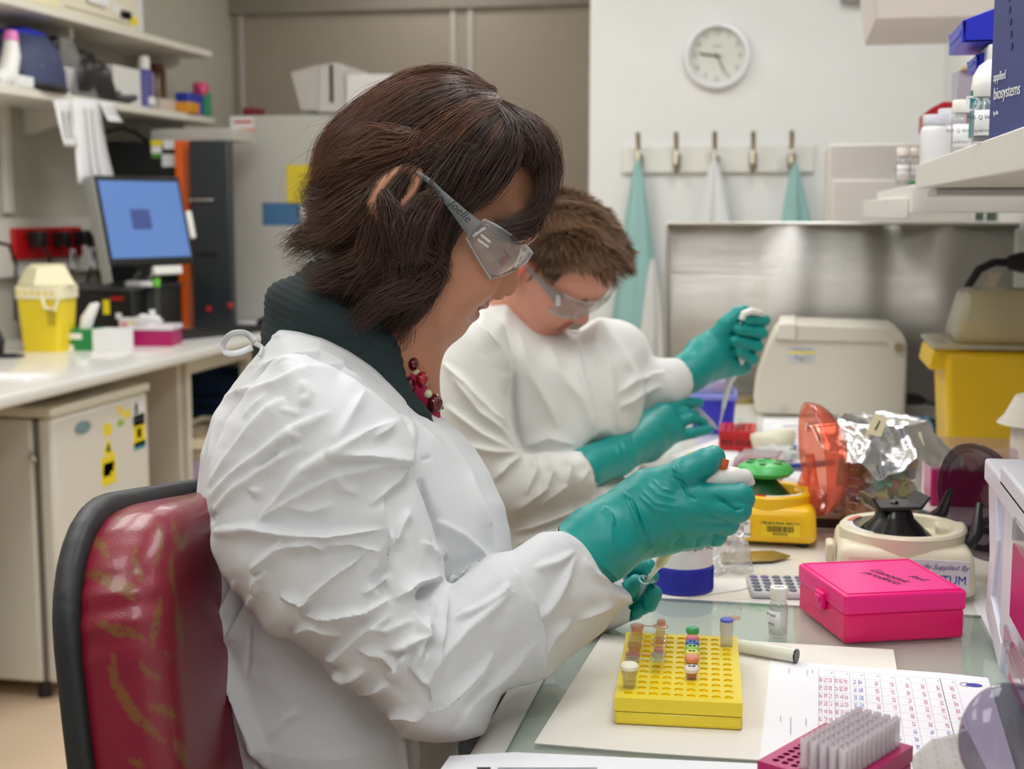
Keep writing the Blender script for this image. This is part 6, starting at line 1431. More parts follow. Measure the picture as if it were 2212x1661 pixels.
for P_, wd, tn, cnt, lf in (
 ([(760, 460), (700, 480), (600, 480), (500, 545), (400, 610), (330, 700)], .009, .75, 1.3, .016), ([(800, 450), (740, 520), (600, 560), (480, 600), (380, 650)], .008, .7, 1.2, .015),
 ([(1000, 420), (880, 560), (740, 640), (680, 760), (690, 900), (700, 1050), (715, 1180), (650, 1300), (520, 1400), (490, 1450)], .009, .3, 1.5, .010),
 ([(900, 500), (740, 650), (650, 800), (600, 950), (560, 1080), (480, 1130), (330, 1150), (160, 1112)], .008, .38, 1.2, .012),
 ([(780, 560), (620, 720), (520, 850), (400, 950), (290, 1010), (155, 1110)], .007, .42, 1.2, .012), ([(700, 640), (520, 760), (400, 850), (300, 920), (190, 1000), (150, 1060)], .007, .5, 1, .01),
 ([(600, 640), (470, 720), (360, 800), (260, 800), (215, 725)], .006, .45, .8, .01), ([(560, 800), (430, 890), (320, 960), (220, 985), (110, 1030)], .006, .45, .8, .01),
 ([(700, 900), (650, 1050), (560, 1150), (420, 1190), (250, 1180)], .008, .35, 1.2, .008), ([(640, 950), (560, 1060), (450, 1120), (320, 1180), (230, 1190)], .007, .35, 1, .008), ([(560, 1000), (480, 1090), (380, 1160), (300, 1220), (270, 1260)], .006, .3, .7, .006),
 ([(960, 800), (900, 950), (860, 1080), (760, 1200), (640, 1260), (560, 1330), (490, 1440)], .009, .38, 1.3, .012), ([(1000, 900), (950, 1020), (910, 1130), (860, 1240), (800, 1330), (720, 1420), (660, 1500)], .007, .3, 1.1, .010),
 ([(900, 1100), (880, 1280), (868, 1380), (800, 1450), (690, 1480), (600, 1500)], .006, .4, .9, .010), ([(880, 1050), (890, 1200), (860, 1350), (850, 1450), (790, 1560), (760, 1640)], .005, .3, .8, .010), ([(940, 950), (930, 1100), (915, 1250), (880, 1370), (810, 1440), (760, 1450)], .006, .25, 1, .012),
 ([(680, 1100), (800, 1060), (880, 1100), (900, 1150), (780, 1230), (640, 1270), (560, 1260)], .008, .45, 1.1, .016), ([(620, 1180), (700, 1230), (740, 1320), (680, 1400), (560, 1470), (480, 1500)], .006, .4, .8, .008),
 ([(760, 900), (800, 1040), (850, 1150), (830, 1260), (760, 1340), (650, 1400), (640, 1460)], .008, .3, 1, .010), ([(700, 1000), (600, 1120), (520, 1220), (470, 1290), (380, 1290), (300, 1300)], .008, .28, 1, .008), ([(780, 1100), (700, 1220), (620, 1300), (560, 1380), (520, 1450), (560, 1540)], .006, .35, .8, .010),
 ([(990, 900), (960, 1050), (950, 1180), (967, 1290), (950, 1400), (880, 1500), (800, 1610)], .0035, .2, .6, .012), ([(975, 930), (945, 1080), (935, 1200), (955, 1300), (930, 1420), (850, 1530), (790, 1640)], .003, .3, .4, .012),
 ([(860, 560), (740, 690), (660, 820), (640, 960), (690, 1080)], .007, .25, 1, .014), ([(1040, 480), (940, 620), (860, 740), (850, 880), (880, 1000), (860, 1120)], .008, .2, 1.3, .012), ([(1100, 520), (1020, 680), (960, 800), (940, 900), (900, 1010)], .008, .2, 1.2, .010)):
    GU.append(G(P_, wd, tn, cnt, lf))
for P_, wd, tn, cnt, lf in (([(900, 1120), (880, 1260), (830, 1380), (760, 1500), (700, 1600)], .007, .3, 1.2, .012), ([(860, 1150), (800, 1290), (740, 1400), (720, 1500), (650, 1560)], .007, .4, 1.1, .010), ([(930, 1080), (915, 1230), (880, 1400), (820, 1530), (770, 1600)], .005, .35, .8, .012), ([(820, 1180), (770, 1330), (760, 1450), (730, 1560), (680, 1640)], .006, .3, .9, .010)):
    GU.append(G(P_, wd, tn, cnt, lf))
for P_, cnt in (([(640, 760), (672, 880), (700, 1050)], .8), ([(880, 760), (810, 845), (765, 960), (745, 1080)], 1.2), ([(915, 790), (850, 870), (800, 980), (790, 1110)], 1.2), ([(720, 850), (735, 950), (740, 1060)], 1)):
    GU.append(G(P_, .0065, .3, cnt, 0, 1.236))
# fringe over the forehead
for P_, wd, tn, cnt, d_ in (
 ([(1240, 315), (1310, 390), (1370, 470), (1395, 560), (1370, 640)], .007, .3, 1.2, [1.31, 1.305, 1.300, 1.298, 1.295]), ([(1240, 300), (1340, 380), (1420, 470), (1450, 580), (1440, 660)], .006, .35, 1.1, [1.33, 1.32, 1.315, 1.312, 1.31]),
 ([(1260, 310), (1390, 400), (1480, 520), (1500, 640), (1470, 760), (1400, 870), (1330, 940)], .006, .45, 1.1, [1.33, 1.33, 1.33, 1.33, 1.32, 1.31, 1.30]),
 ([(1240, 310), (1390, 420), (1480, 540), (1490, 680), (1460, 800), (1390, 890), (1310, 930)], .005, .3, .8, [1.32, 1.315, 1.315, 1.31, 1.30, 1.295, 1.29]),
 ([(1230, 320), (1360, 430), (1440, 540), (1470, 650), (1465, 770), (1400, 870), (1300, 910), (1180, 908)], .0045, .25, 1.0, [1.31, 1.305, 1.30, 1.30, 1.295, 1.29, 1.285, 1.28]),
 ([(1220, 320), (1290, 420), (1300, 520), (1265, 610), (1200, 700), (1120, 785), (1060, 830)], .006, .35, 1.5, [1.30, 1.292, 1.285, 1.28, 1.278, 1.275, 1.272]),
 ([(1230, 330), (1280, 420), (1270, 520), (1210, 630), (1140, 730), (1070, 805), (1010, 840)], .007, .2, 1.5, [1.30, 1.29, 1.28, 1.275, 1.272, 1.27, 1.268]),
 ([(1290, 340), (1420, 450), (1495, 560), (1505, 680), (1475, 800), (1440, 880)], .004, .6, .4, [1.36, 1.36, 1.36, 1.36, 1.35, 1.34]), ([(1250, 300), (1400, 380), (1490, 500), (1508, 620), (1500, 700)], .004, .5, .4, [1.37, 1.37, 1.37, 1.37, 1.37]),
 ([(1400, 900), (1330, 950), (1250, 940), (1180, 910)], .005, .3, .8, [1.30, 1.292, 1.288, 1.285]), ([(1440, 830), (1400, 930), (1340, 950), (1240, 930)], .005, .3, .8, [1.31, 1.30, 1.293, 1.29]), ([(1180, 480), (1160, 560), (1100, 660), (1030, 740), (960, 770)], .007, .3, 1, [1.285, 1.28, 1.275, 1.27, 1.27])):
    GU.append(G(P_, wd, tn, cnt, 0, d_))
C_, R_h, T_ = locks(GU, 190, 22, 3, wob=.0035, r=(.00016, .00036)); strands('hair_strands', C_, R_h, T_, HAIR, woman)
fly = [G([(1100+rng.uniform(-300, 300), 250+rng.uniform(-60, 100)), (600+rng.uniform(-100, 500), 260+rng.uniform(-60, 300)), (300+rng.uniform(-60, 200), 480+rng.uniform(-100, 300)), (200+rng.uniform(-60, 120), 700+rng.uniform(-100, 400))], .004, .6, 1, .02) for _ in range(26)]
C_, R_h, T_ = locks(fly, 3, 18, 9, wob=.008, r=(.0001, .00016)); strands('flyaway_hair', C_, R_h, T_, HAIR, woman)

# turtleneck and collar area
cpoly = [(600, 706), (562, 758), (503, 830), (464, 900), (438, 980), (426, 1100), (421, 1200), (416, 1330), (419, 1450), (432, 1560), (450, 1900), (1010, 1900), (985, 1600), (1020, 1500), (1060, 1350), (1098, 1260), (1111, 1200), (1105, 1150), (1088, 1090), (1055, 1020), (1004, 955), (966, 912), (952, 902), (915, 880), (860, 826), (812, 780), (760, 745), (700, 717), (650, 707)]
v = Vol(px2(560, 960, WD)+np.array([0, 0, -.13]), px2(1010, 570, WD)+np.array([0, 0, .13]), .0028)
f = v.cap(px2(772, 640, WD), px2(742, 740, WD), .058, .064); f = smin(f, v.cap(px2(742, 740, WD), px2(790, 900, WD), .072, .095), .02)
f = smin(f, v.cap(px2(640, 675, WD), px2(760, 700, WD), .030, .05), .03)
pxg, pyg = 1106+v.X/v.Z*FPX, 830.5-v.Y/v.Z*FPX; s2 = poly_sdf(pxg, pyg, cpoly)*(WD/FPX); f = smax(f, -(s2+.016), .004)
# opening at the front, shown as a slanting cut from throat to chest
op_ = poly_sdf(pxg, pyg, [(800, 560), (826, 680), (850, 735), (872, 790), (895, 840), (925, 888), (950, 990), (1050, 990), (1050, 560)])*(WD/FPX)
f = smax(f, -op_, .002); v.F = f
V, Q = v.mesh(); V = smoothv(V, Q, 2); N_ = vnormals(V, Q)
tp = px2(780, 630, WD); ax_ = unit(px2(700, 800, WD)-tp); s_ = (V-tp)@ax_
V = V+N_*(.0006*np.sin(s_*900)+.0028*np.sin(s_*120+4*(V@np.array([1, .3, 2])))*(s_ < .09))[:, None]
TN = mat('bottle_green_knit', (22, 40, 42), .85, bump=.4, bscale=900); mkmesh('turtleneck', V, Q, TN, woman)
# far side of the open collar
rows = []
for i in range(12):
    q = i/11; a_ = np.array((888, 728))*(1-q)+np.array((956, 884))*q; b_ = np.array((874, 742))*(1-q)+np.array((938, 890))*q
    rows.append([px2(a_[0], a_[1], WD+.02), px2(b_[0]+3, b_[1], WD+.030)])
o = MB().grid([[Fw(p_) for p_ in r_] for r_ in rows]).build('turtleneck_edge', TN, woman, solid=.004)
# pink cloth and beads
PK = mat('crimson_knit', (170, 20, 72), .7, bump=.6, bscale=500)
MB().tube([Fw(px2(x, y, WD-.034+.008*(i > 2))) for i, (x, y) in enumerate(((884, 806), (893, 822), (905, 845), (920, 868), (938, 893), (944, 905)))], [.006, .009, .0085, .008, .007, .004], 10).build('pink_scarf', PK, woman)
BD = mat('dark_red_bead', (90, 8, 20), .12, coat=.6)
for x, y, r_, m_ in ((884, 832, .0085, BD), (912, 820, .0080, mat('red_bead', (160, 22, 40), .12, coat=.6)), (939, 872, .0100, BD), (893, 786, .0065, BD), (881, 768, .005, BD)):
    MB().ball(Fw(px2(x, y, WD-.040 if x < 935 else WD-.028)), r_, 16, 10, (.8, 1, 1)).build('bead', m_, woman)
for x, y in ((897, 805), (924, 851)): MB().ball(Fw(px2(x, y, WD-.036)), .0045, 12, 8).build('pearl_bead', mat('pearl', (214, 206, 170), .25), woman)

# gown
SL_ = [(612, 770), (540, 838), (490, 905), (462, 985), (452, 1080), (455, 1170), (478, 1245), (540, 1318), (575, 1375), (625, 1382), (690, 1425), (725, 1475), (790, 1502), (825, 1545), (870, 1590), (935, 1600), (1000, 1602), (1050, 1592), (1068, 1545), (1085, 1500), (1120, 1480), (1180, 1463), (1232, 1420), (1300, 1368), (1346, 1312), (1371, 1308), (1368, 1285), (1330, 1246), (1290, 1200), (1240, 1160), (1214, 1147), (1170, 1150), (1107, 1196), (1055, 1200), (1000, 1244), (968, 1262), (962, 1212), (942, 1156), (914, 1085), (893, 1040), (893, 975), (866, 903), (800, 840), (720, 790), (660, 768)]
def slv_depth(px, py): t_ = np.clip((px-900)/430, 0, 1); return 1.170+.155*t_**1.3
v = Vol((-.345, -.455, 1.05), (.125, .085, 1.60), .0034)
pxg, pyg = 1106+v.X/v.Z*FPX, 830.5-v.Y/v.Z*FPX
s2 = poly_sdf(pxg, pyg, cpoly)*(v.Z/FPX); tor = inflate(s2, v.Z-WD-.01, .085, .155, 2.6)
s3 = poly_sdf(pxg, pyg, SL_)*(v.Z/FPX); W3 = .085-.040*np.clip((pxg-1000)/350, 0, 1)
q_ = np.clip(.075+s3, 0, None)/.075; sl = ((q_**2.4+np.abs((v.Z-slv_depth(pxg, pyg))/W3)**2.4)**(1/2.4)-1)*.05
f = smin(tor, sl, .006)
f = smin(f, v.chain([px2(760, 900, 1.50), px2(900, 1250, 1.53), px2(1150, 1320, 1.52), px2(1345, 1280, 1.478)], [.08, .065, .05, .032], .02), .015)
# hollow the cuffs
ca, cb = px2(1300, 1180, 1.335), px2(1240, 1215, 1.31)
f = smax(f, -v.cap(px2(1320, 1175, 1.335), px2(1268, 1205, 1.322), .040, .034), .003)
f = smax(f, -v.cap(px2(1410, 1268, 1.465), px2(1348, 1280, 1.478), .030, .026), .002)
v.F = f; V, Q = v.mesh(); V = smoothv(V, Q, 2); V, Q = subdiv(V, Q); V = smoothv(V, Q, 2); N_ = vnormals(V, Q)
print('gown verts', len(V))
def A_(L_): return [za(*p_) for p_ in L_]
def B_(L_): return [zb_(*p_) for p_ in L_]
FL = [
 (A_([(430, 1320), (560, 1180), (700, 1010), (850, 930), (1080, 790), (1290, 695)]), .0075, 15, .5), (A_([(850, 930), (960, 730), (1070, 535)]), .005, 13, .4), (A_([(850, 930), (1100, 938), (1320, 962), (1355, 900)]), .0075, 12, -.5),
 (A_([(430, 1325), (650, 1180), (900, 1040), (1150, 985), (1320, 960)]), .0045, 11, .4), (A_([(150, 1380), (400, 1350), (620, 1390), (850, 1400), (1190, 1360)]), .0085, 12, .5), (A_([(160, 1180), (300, 1030), (500, 880), (640, 780), (880, 660)]), .0050, 12, .3),
 (A_([(155, 1110), (260, 940), (400, 760), (520, 650), (600, 590)]), .0045, 12, .3), (A_([(150, 1290), (330, 1110), (540, 960), (700, 870)]), .0045, 10, .3), (A_([(160, 600), (330, 540), (470, 420), (640, 350), (800, 330)]), .0045, 10, .4), (A_([(300, 560), (560, 500), (720, 420), (930, 400), (1070, 540)]), .0048, 10, .4),
 (A_([(930, 430), (1070, 535), (1290, 695)]), .006, 10, .5), (A_([(330, 400), (560, 370), (800, 310), (1010, 400)]), .003, 9, .3), (A_([(1280, 690), (1340, 760), (1362, 905)]), .0055, 11, .4), (A_([(1330, 960), (1250, 1080), (1100, 1230)]), .0055, 10, .5),
 (A_([(1170, 1150), (1180, 1300), (1220, 1420), (1210, 1600)]), .0055, 12, .5), (A_([(1340, 1240), (1280, 1340), (1240, 1490)]), .0055, 11, -.4), (A_([(1410, 1060), (1430, 1200), (1500, 1400), (1480, 1500)]), -.006, 9), (A_([(800, 1470), (1000, 1460), (1190, 1510)]), .004, 10), (A_([(400, 1600), (560, 1480), (700, 1440)]), .0045, 11, .4),
 (A_([(210, 600), (170, 850), (150, 1100), (150, 1380)]), .004, 9), (A_([(170, 560), (115, 800), (90, 1100), (100, 1600)]), .0035, 9), (A_([(420, 1000), (500, 960), (580, 900)]), -.003, 6), (A_([(575, 655), (690, 680)]), .0014, 5), (A_([(1500, 1310), (1650, 1400), (1800, 1540)]), .0055, 10, .3),
 (A_([(440, 212), (640, 207), (850, 262), (1050, 372), (1250, 550), (1500, 740)]), .0022, 4, 0, 1), (A_([(1530, 760), (1700, 1000), (1760, 1250), (1850, 1520)]), .0045, 11), (A_([(1380, 720), (1560, 900), (1700, 1090), (1790, 1330)]), .002, 5, 0, 1), (A_([(1590, 720), (1700, 900), (1830, 1110)]), .002, 5),
 (A_([(1400, 950), (1480, 935)]), -.002, 5), (A_([(340, 700), (400, 640), (500, 560)]), .0015, 7), (A_([(200, 1250), (160, 1290), (170, 1340)]), -.004, 6), (A_([(700, 820), (640, 800), (560, 870)]), .003, 6), (A_([(380, 1130), (440, 1140), (400, 1180)]), .003, 6),
 (A_([(690, 490), (740, 560), (700, 640)]), .003, 8), (A_([(1110, 830), (1200, 780), (1290, 700)]), .003, 8), (A_([(900, 1040), (940, 1120), (1050, 1160)]), .003, 9), (A_([(600, 1230), (760, 1260), (900, 1210)]), .0025, 10),
 (B_([(320, 180), (380, 110), (470, 30)]), .0055, 9, .4), (B_([(530, 340), (700, 210), (870, 90)]), .0065, 11, .5), (B_([(540, 380), (700, 388), (870, 370), (980, 310)]), .0085, 11, .5), (B_([(980, 310), (910, 230), (960, 180), (970, 0)]), -.006, 9), (B_([(1000, 325), (1100, 240), (1240, 210)]), .008, 11, -.4),
 (B_([(1110, 320), (1180, 262), (1250, 232)]), -.011, 7), (B_([(1262, 290), (1230, 400), (1190, 620), (1160, 700), (1180, 820)]), .008, 10, .3), (B_([(1215, 300), (1145, 480), (1100, 640), (1150, 740)]), .006, 9), (B_([(1180, 330), (1170, 480), (1150, 600)]), -.006, 6), (B_([(1090, 370), (1150, 500), (1060, 540), (950, 560)]), .007, 8, .4),
 (B_([(1250, 240), (1310, 232), (1450, 120)]), .005, 9), (B_([(1280, 410), (1400, 360), (1500, 290), (1520, 250)]), .006, 8, .5), (B_([(1180, 640), (1330, 470), (1540, 290)]), .0055, 11, .3), (B_([(1160, 870), (1300, 760), (1470, 570)]), .0065, 11, .4), (B_([(1250, 960), (1350, 820), (1550, 640), (1650, 520)]), .0055, 11, .4),
 (B_([(1490, 125), (1570, 260), (1660, 450), (1700, 660)]), .0105, 13, .5), (B_([(1650, 440), (1750, 330), (1860, 110)]), .0055, 11, .3), (B_([(1660, 180), (1760, 150), (1860, 90)]), .005, 8), (B_([(1540, 750), (1720, 700), (1850, 620)]), .006, 10), (B_([(950, 870), (1050, 872), (1150, 880)]), .006, 8), (B_([(770, 750), (900, 752), (970, 730)]), .006, 8),
 (B_([(990, 390), (850, 480), (740, 590), (650, 605)]), .0065, 11, 0), (B_([(820, 560), (950, 580), (1030, 660)]), .005, 8), (B_([(240, 230), (200, 420), (190, 560), (165, 900)]), .008, 10, .5), (B_([(190, 560), (260, 780), (350, 1000), (395, 1130)]), .011, 13, .5), (B_([(320, 300), (250, 450), (190, 560)]), .006, 9),
 (B_([(350, 1050), (345, 1130)]), -.006, 6), (B_([(1030, 960), (1060, 1130)]), .003, 7, 0, 1), (B_([(1100, 960), (1120, 1130)]), .0025, 6), (B_([(560, 850), (470, 900), (370, 1000)]), .002, 12), (B_([(120, 0), (150, 200), (190, 400)]), .004, 9), (B_([(280, 700), (300, 560), (310, 420)]), -.002, 5),
 (B_([(330, 300), (350, 220), (390, 180)]), .005, 8), (B_([(450, 300), (560, 330), (620, 310)]), .006, 8), (B_([(690, 100), (600, 60), (500, 70)]), .005, 8), (B_([(840, 300), (930, 250), (970, 200)]), .005, 8), (B_([(1130, 40), (1200, 90), (1250, 130)]), .007, 9), (B_([(880, 440), (960, 470), (1090, 420)]), .004, 8),
 (B_([(1680, 690), (1700, 590), (1760, 480), (1850, 420)]), .004, 10), (B_([(1880, 420), (1980, 380), (2060, 340)]), .0035, 8), (B_([(1900, 120), (1960, 200), (2060, 250)]), .0035, 8), (B_([(740, 500), (600, 440), (500, 480)]), .005, 9), (B_([(860, 660), (760, 690), (700, 660)]), .006, 8), (B_([(960, 700), (1030, 640), (1060, 560)]), .006, 8)]
V = fold(V, N_, FL, 1.32); N_ = vnormals(V, Q)
pxv = 1106+V[:, 0]/V[:, 2]*FPX; pyv = 830.5-V[:, 1]/V[:, 2]*FPX
arm = np.clip((pyv-760)/150, .15, 1)*np.clip(1.15-np.abs(pxv-820)/900, .3, 1)
V = V+N_*((crumple(V, .085, .012, 21, 5, .5, (1, 1, .6))+crumple(V, .04, .0042, 22, 5, .6, (1, 1, .6)))*arm+waves(V, .05, .002, 6))[:, None]
mkmesh('gown', V, Q, GOWN, woman)
# ties at the neck and back
def ribbon(pts, w_, name, d, parent=woman, m_=GOWN, tw=0):
    P_ = bend([list(p_)+[0] for p_ in pts], 8)[:, :2]; rows = []
    for i, p_ in enumerate(P_):
        t_ = P_[min(i+1, len(P_)-1)]-P_[max(i-1, 0)]; t_ = t_/np.linalg.norm(t_); n_ = np.array([-t_[1], t_[0]])*w_/2; dd = d+.004*math.sin(i*.3); rows.append([Fw(px2(*(p_+n_), dd)), Fw(px2(*(p_-n_), dd+tw))])
    return MB().grid(rows).build(name, m_, parent, solid=.0012)
ribbon([(552, 738), (530, 720), (500, 722), (483, 742), (488, 762), (515, 762), (545, 750)], 12, 'neck_tie', 1.30, tw=.004)
ribbon([(428, 1325), (414, 1350), (411, 1385), (418, 1420), (430, 1440)], 5, 'back_tie', 1.25, tw=.004)
ribbon([(552, 742), (566, 752), (560, 770)], 9, 'neck_tie', 1.295, tw=.003)

# goggles
GD = WD-.078
def gp_(x, y, d): return Fw(px2(*zh(x, y), d))
arm_c = bend([(745, 640, 1.252), (800, 645, 1.250), (870, 690, 1.248), (930, 750, 1.250), (990, 815, 1.254), (1050, 880, 1.261), (1110, 940, 1.268)], 5); n = len(arm_c); wds = np.interp(np.linspace(0, 1, n), [0, .2, .5, .75, 1], [10, 22, 34, 66, 104])
rows = []
for i, p_ in enumerate(arm_c):
    t_ = arm_c[min(i+1, n-1)][:2]-arm_c[max(i-1, 0)][:2]; t_ = t_/np.linalg.norm(t_); nn = np.array([-t_[1], t_[0]])*wds[i]/2
    rows.append([gp_(p_[0]+nn[0], p_[1]+nn[1], p_[2]), gp_(p_[0]-nn[0], p_[1]-nn[1], p_[2]-.001)])
gg = MB().grid(rows).build('goggle_arm', GOGF, woman, solid=.0022)
TopE = [(1152, 888), (1220, 920), (1290, 965), (1348, 1012), (1378, 1032), (1400, 1060)]; BotE = [(1062, 982), (1095, 1040), (1135, 1110), (1185, 1190), (1255, 1172), (1322, 1142)]; DE = [1.272, 1.276, 1.284, 1.300, 1.325, 1.36]
rows = []
for i in range(6):
    r_ = []
    for j in range(6):
        q = j/5; x = TopE[i][0]*(1-q)+BotE[i][0]*q; y = TopE[i][1]*(1-q)+BotE[i][1]*q; b_ = math.sin(PI*q)*.004; r_.append(gp_(x+b_*1500*.6, y, DE[i]-b_))
    rows.append(r_)
far = [[gp_(1400-(1400-x_)*.0, 0, 0)] for x_ in ()]
MB().grid(rows).build('goggle_lens', GOG, woman, solid=.0018)
r2 = []
for i in range(5):
    r_ = []
    for j in range(6):
        q = j/5; tp = (1400-i*9, 1060-i*12); bt_ = (1322-i*4, 1142-i*2); r_.append(gp_(tp[0]*(1-q)+bt_[0]*q+6*math.sin(PI*q), tp[1]*(1-q)+bt_[1]*q, 1.36+.018*i))
    r2.append(r_)
MB().grid(r2).build('goggle_front_lens', GOG, woman, solid=.0018)
EDG = clear('goggle_edge', (244, 248, 250), .6, .05)
for L_ in ([(TopE[i]+(DE[i],)) for i in range(6)], [(BotE[i]+(DE[i],)) for i in range(6)], [(1152, 888, 1.272), (1108, 935, 1.270), (1062, 982, 1.272)], [(1400, 1060, 1.36), (1370, 1105, 1.357), (1322, 1142, 1.36)], [(1348, 1012, 1.30), (1340, 1060, 1.297), (1310, 1130, 1.305)]):
    MB().tube([gp_(*p_) for p_ in L_], .0011, 6).build('goggle_edge', EDG, woman)
for x0_, y0_, x1_, y1_ in ((1095, 975, 1160, 930), (1105, 955, 1118, 965), (1120, 990, 1175, 1030), (1135, 965, 1185, 1005)): MB().tube([gp_(x0_, y0_, 1.267), gp_(x1_, y1_, 1.268)], .0012, 6).build('goggle_hinge', EDG, woman)
t_ = text('Joelle', .011, INK, woman, (0, 0, 0), name='handwriting', shear=.2)
xw = unit(toworld(np.array([px2(*zh(1085, 890), 1.2645)]))[0]-toworld(np.array([px2(*zh(975, 785), 1.2645)]))[0]); nw = -unit(FWD); yw = np.cross(nw, xw); M_ = Matrix.Identity(4); cc = Fw(px2(*zh(1030, 845), 1.2475))
for i in range(3): M_[i][0] = xw[i]; M_[i][1] = yw[i]; M_[i][2] = nw[i]; M_[i][3] = cc[i]
t_.matrix_local = M_

# gloves and hands
def F3(L_): return [px2(*p_) for p_ in L_]
lo, hi = px2(1200, 1270, 1.38), px2(1650, 950, 1.30)
lo = np.array([lo[0], lo[1], 1.265]); hi = np.array([hi[0]+.01, hi[1], 1.42])
V, Q = hand([
  (F3([(1478, 1076, 1.322), (1600, 1074, 1.326), (1606, 1078, 1.362), (1566, 1074, 1.386)]), [.0150, .0128, .0110, .0095]),
  (F3([(1480, 1100, 1.318), (1594, 1101, 1.324), (1598, 1104, 1.362), (1556, 1100, 1.386)]), [.0150, .0126, .0108, .0095]),
  (F3([(1480, 1126, 1.322), (1570, 1129, 1.330), (1572, 1130, 1.364), (1532, 1126, 1.384)]), [.0145, .0120, .0102, .009]),
  (F3([(1478, 1150, 1.330), (1546, 1155, 1.338), (1546, 1156, 1.364), (1514, 1152, 1.380)]), [.0130, .0108, .0095, .0085]),
  (F3([(1425, 1062, 1.335), (1478, 1026, 1.325), (1522, 1000, 1.328), (1541, 989, 1.338)]), [.0235, .0165, .0138, .0122])],
  [(px2(1405, 1105, 1.34), px2(1492, 1090, 1.330), .034, .024), (px2(1415, 1130, 1.345), px2(1492, 1135, 1.338), .030, .021), (px2(1420, 1080, 1.34), px2(1470, 1056, 1.34), .032, .018), (px2(1440, 1145, 1.345), px2(1505, 1148, 1.342), .022, .015)],
  (F3([(1240, 1208, 1.312), (1300, 1172, 1.325), (1360, 1128, 1.338), (1410, 1105, 1.342)]), [.0345, .0355, .0325, .036]), lo, hi, h=.0014, k=.006)
V, Q = subdiv(V, Q); V = smoothv(V, Q, 1); N_ = vnormals(V, Q)
z4 = lambda x, y: (1150+x/3.3217, 900+y/3.3217)
def Z4(L_): return [z4(*p_) for p_ in L_]
GF = [(Z4([(680, 570), (730, 700), (790, 820), (850, 930)]), .004, 6, .5, 1), (Z4([(700, 600), (760, 720), (800, 850)]), -.0025, 4, 0, 1), (Z4([(740, 600), (800, 760), (850, 900)]), .0022, 4), (Z4([(510, 640), (560, 700), (590, 790)]), .0035, 6, .4), (Z4([(760, 560), (870, 660), (1000, 690)]), .0016, 4), (Z4([(780, 520), (880, 620), (1050, 650)]), .0015, 4), (Z4([(820, 480), (900, 560), (1040, 600)]), .0014, 4), (Z4([(860, 450), (930, 520), (1030, 540)]), .0014, 4),
      (Z4([(1000, 430), (1080, 480), (1120, 560), (1180, 600)]), -.0025, 4), (Z4([(1300, 560), (1400, 620), (1460, 665), (1520, 660)]), -.0032, 4), (Z4([(1180, 620), (1300, 720), (1400, 760)]), -.0012, 5), (Z4([(1005, 360), (1030, 390), (1045, 340)]), .0015, 3), (Z4([(230, 830), (380, 960), (500, 1060), (600, 1150)]), .0022, 4, 0, 1), (Z4([(260, 850), (400, 970), (520, 1080)]), -.0016, 3), (Z4([(1000, 945), (1040, 900), (1100, 860)]), -.0018, 4), (Z4([(1170, 940), (1180, 900), (1240, 850)]), -.0018, 4), (Z4([(1330, 850), (1290, 900), (1300, 930)]), -.0018, 4), (Z4([(560, 700), (570, 900), (640, 1050)]), .0012, 8)]
V = fold(V, N_, GF); N_ = vnormals(V, Q); V = V+N_*(waves(V, .010, .0007, 8)+crumple(V, .022, .0008, 5, 4))[:, None]
mkmesh('right_glove', V, Q, GLV, woman)
V, Q = hand([
  (F3([(1345, 1262, 1.492), (1372, 1228, 1.474), (1398, 1224, 1.458), (1408, 1246, 1.452)]), [.0110, .0096, .0088, .0078]),
  (F3([(1345, 1292, 1.470), (1362, 1272, 1.455), (1374, 1258, 1.450)]), [.0110, .0100, .0086]),
  (F3([(1348, 1290, 1.482), (1386, 1274, 1.466), (1410, 1282, 1.456), (1404, 1306, 1.456)]), [.0110, .0100, .0092, .0082]),
  (F3([(1345, 1302, 1.486), (1380, 1296, 1.472), (1392, 1308, 1.464), (1372, 1322, 1.466)]), [.0105, .0094, .0085, .0076]),
  (F3([(1342, 1310, 1.490), (1368, 1312, 1.480), (1374, 1322, 1.474), (1358, 1330, 1.474)]), [.0096, .0086, .0076, .0068])],
  [(px2(1318, 1272, 1.490), px2(1350, 1275, 1.482), .025, .018), (px2(1318, 1290, 1.488), px2(1346, 1296, 1.484), .024, .016)],
  (F3([(1255, 1290, 1.50), (1318, 1280, 1.488)]), [.028, .027]), np.array(px2(1230, 1370, 1.5)-[0, 0, .09]), np.array(px2(1440, 1190, 1.5)+[0, 0, .06]), h=.0014, k=.003)
N_ = vnormals(V, Q); V = V+N_*(waves(V, .008, .0006, 3)+crumple(V, .02, .0007, 15, 4))[:, None]; mkmesh('left_glove', V, Q, GLV, woman)
# the person continues below: lap and legs under the gown, feet on the chair ring
v = Vol((-.36, -1.02, 1.10), (.22, -.30, 1.62), .009)
f = v.cap(np.array([-.19, -.44, 1.33]), np.array([.02, -.47, 1.34]), .070, .065); f = smin(f, v.cap(np.array([-.19, -.44, 1.43]), np.array([.02, -.47, 1.48]), .070, .065), .03)
for d_ in (1.34, 1.48): f = smin(f, v.cap(np.array([.02, -.47, d_]), np.array([.0, -.86, d_+.02]), .058, .042), .03); f = smin(f, v.cap(np.array([.0, -.88, d_+.02]), np.array([.12, -.90, d_+.03]), .038, .030), .02)
v.F = f; V, Q = v.mesh(); mkmesh('trousers', V, Q, mat('dark_trousers', (40, 42, 50), .8), woman)

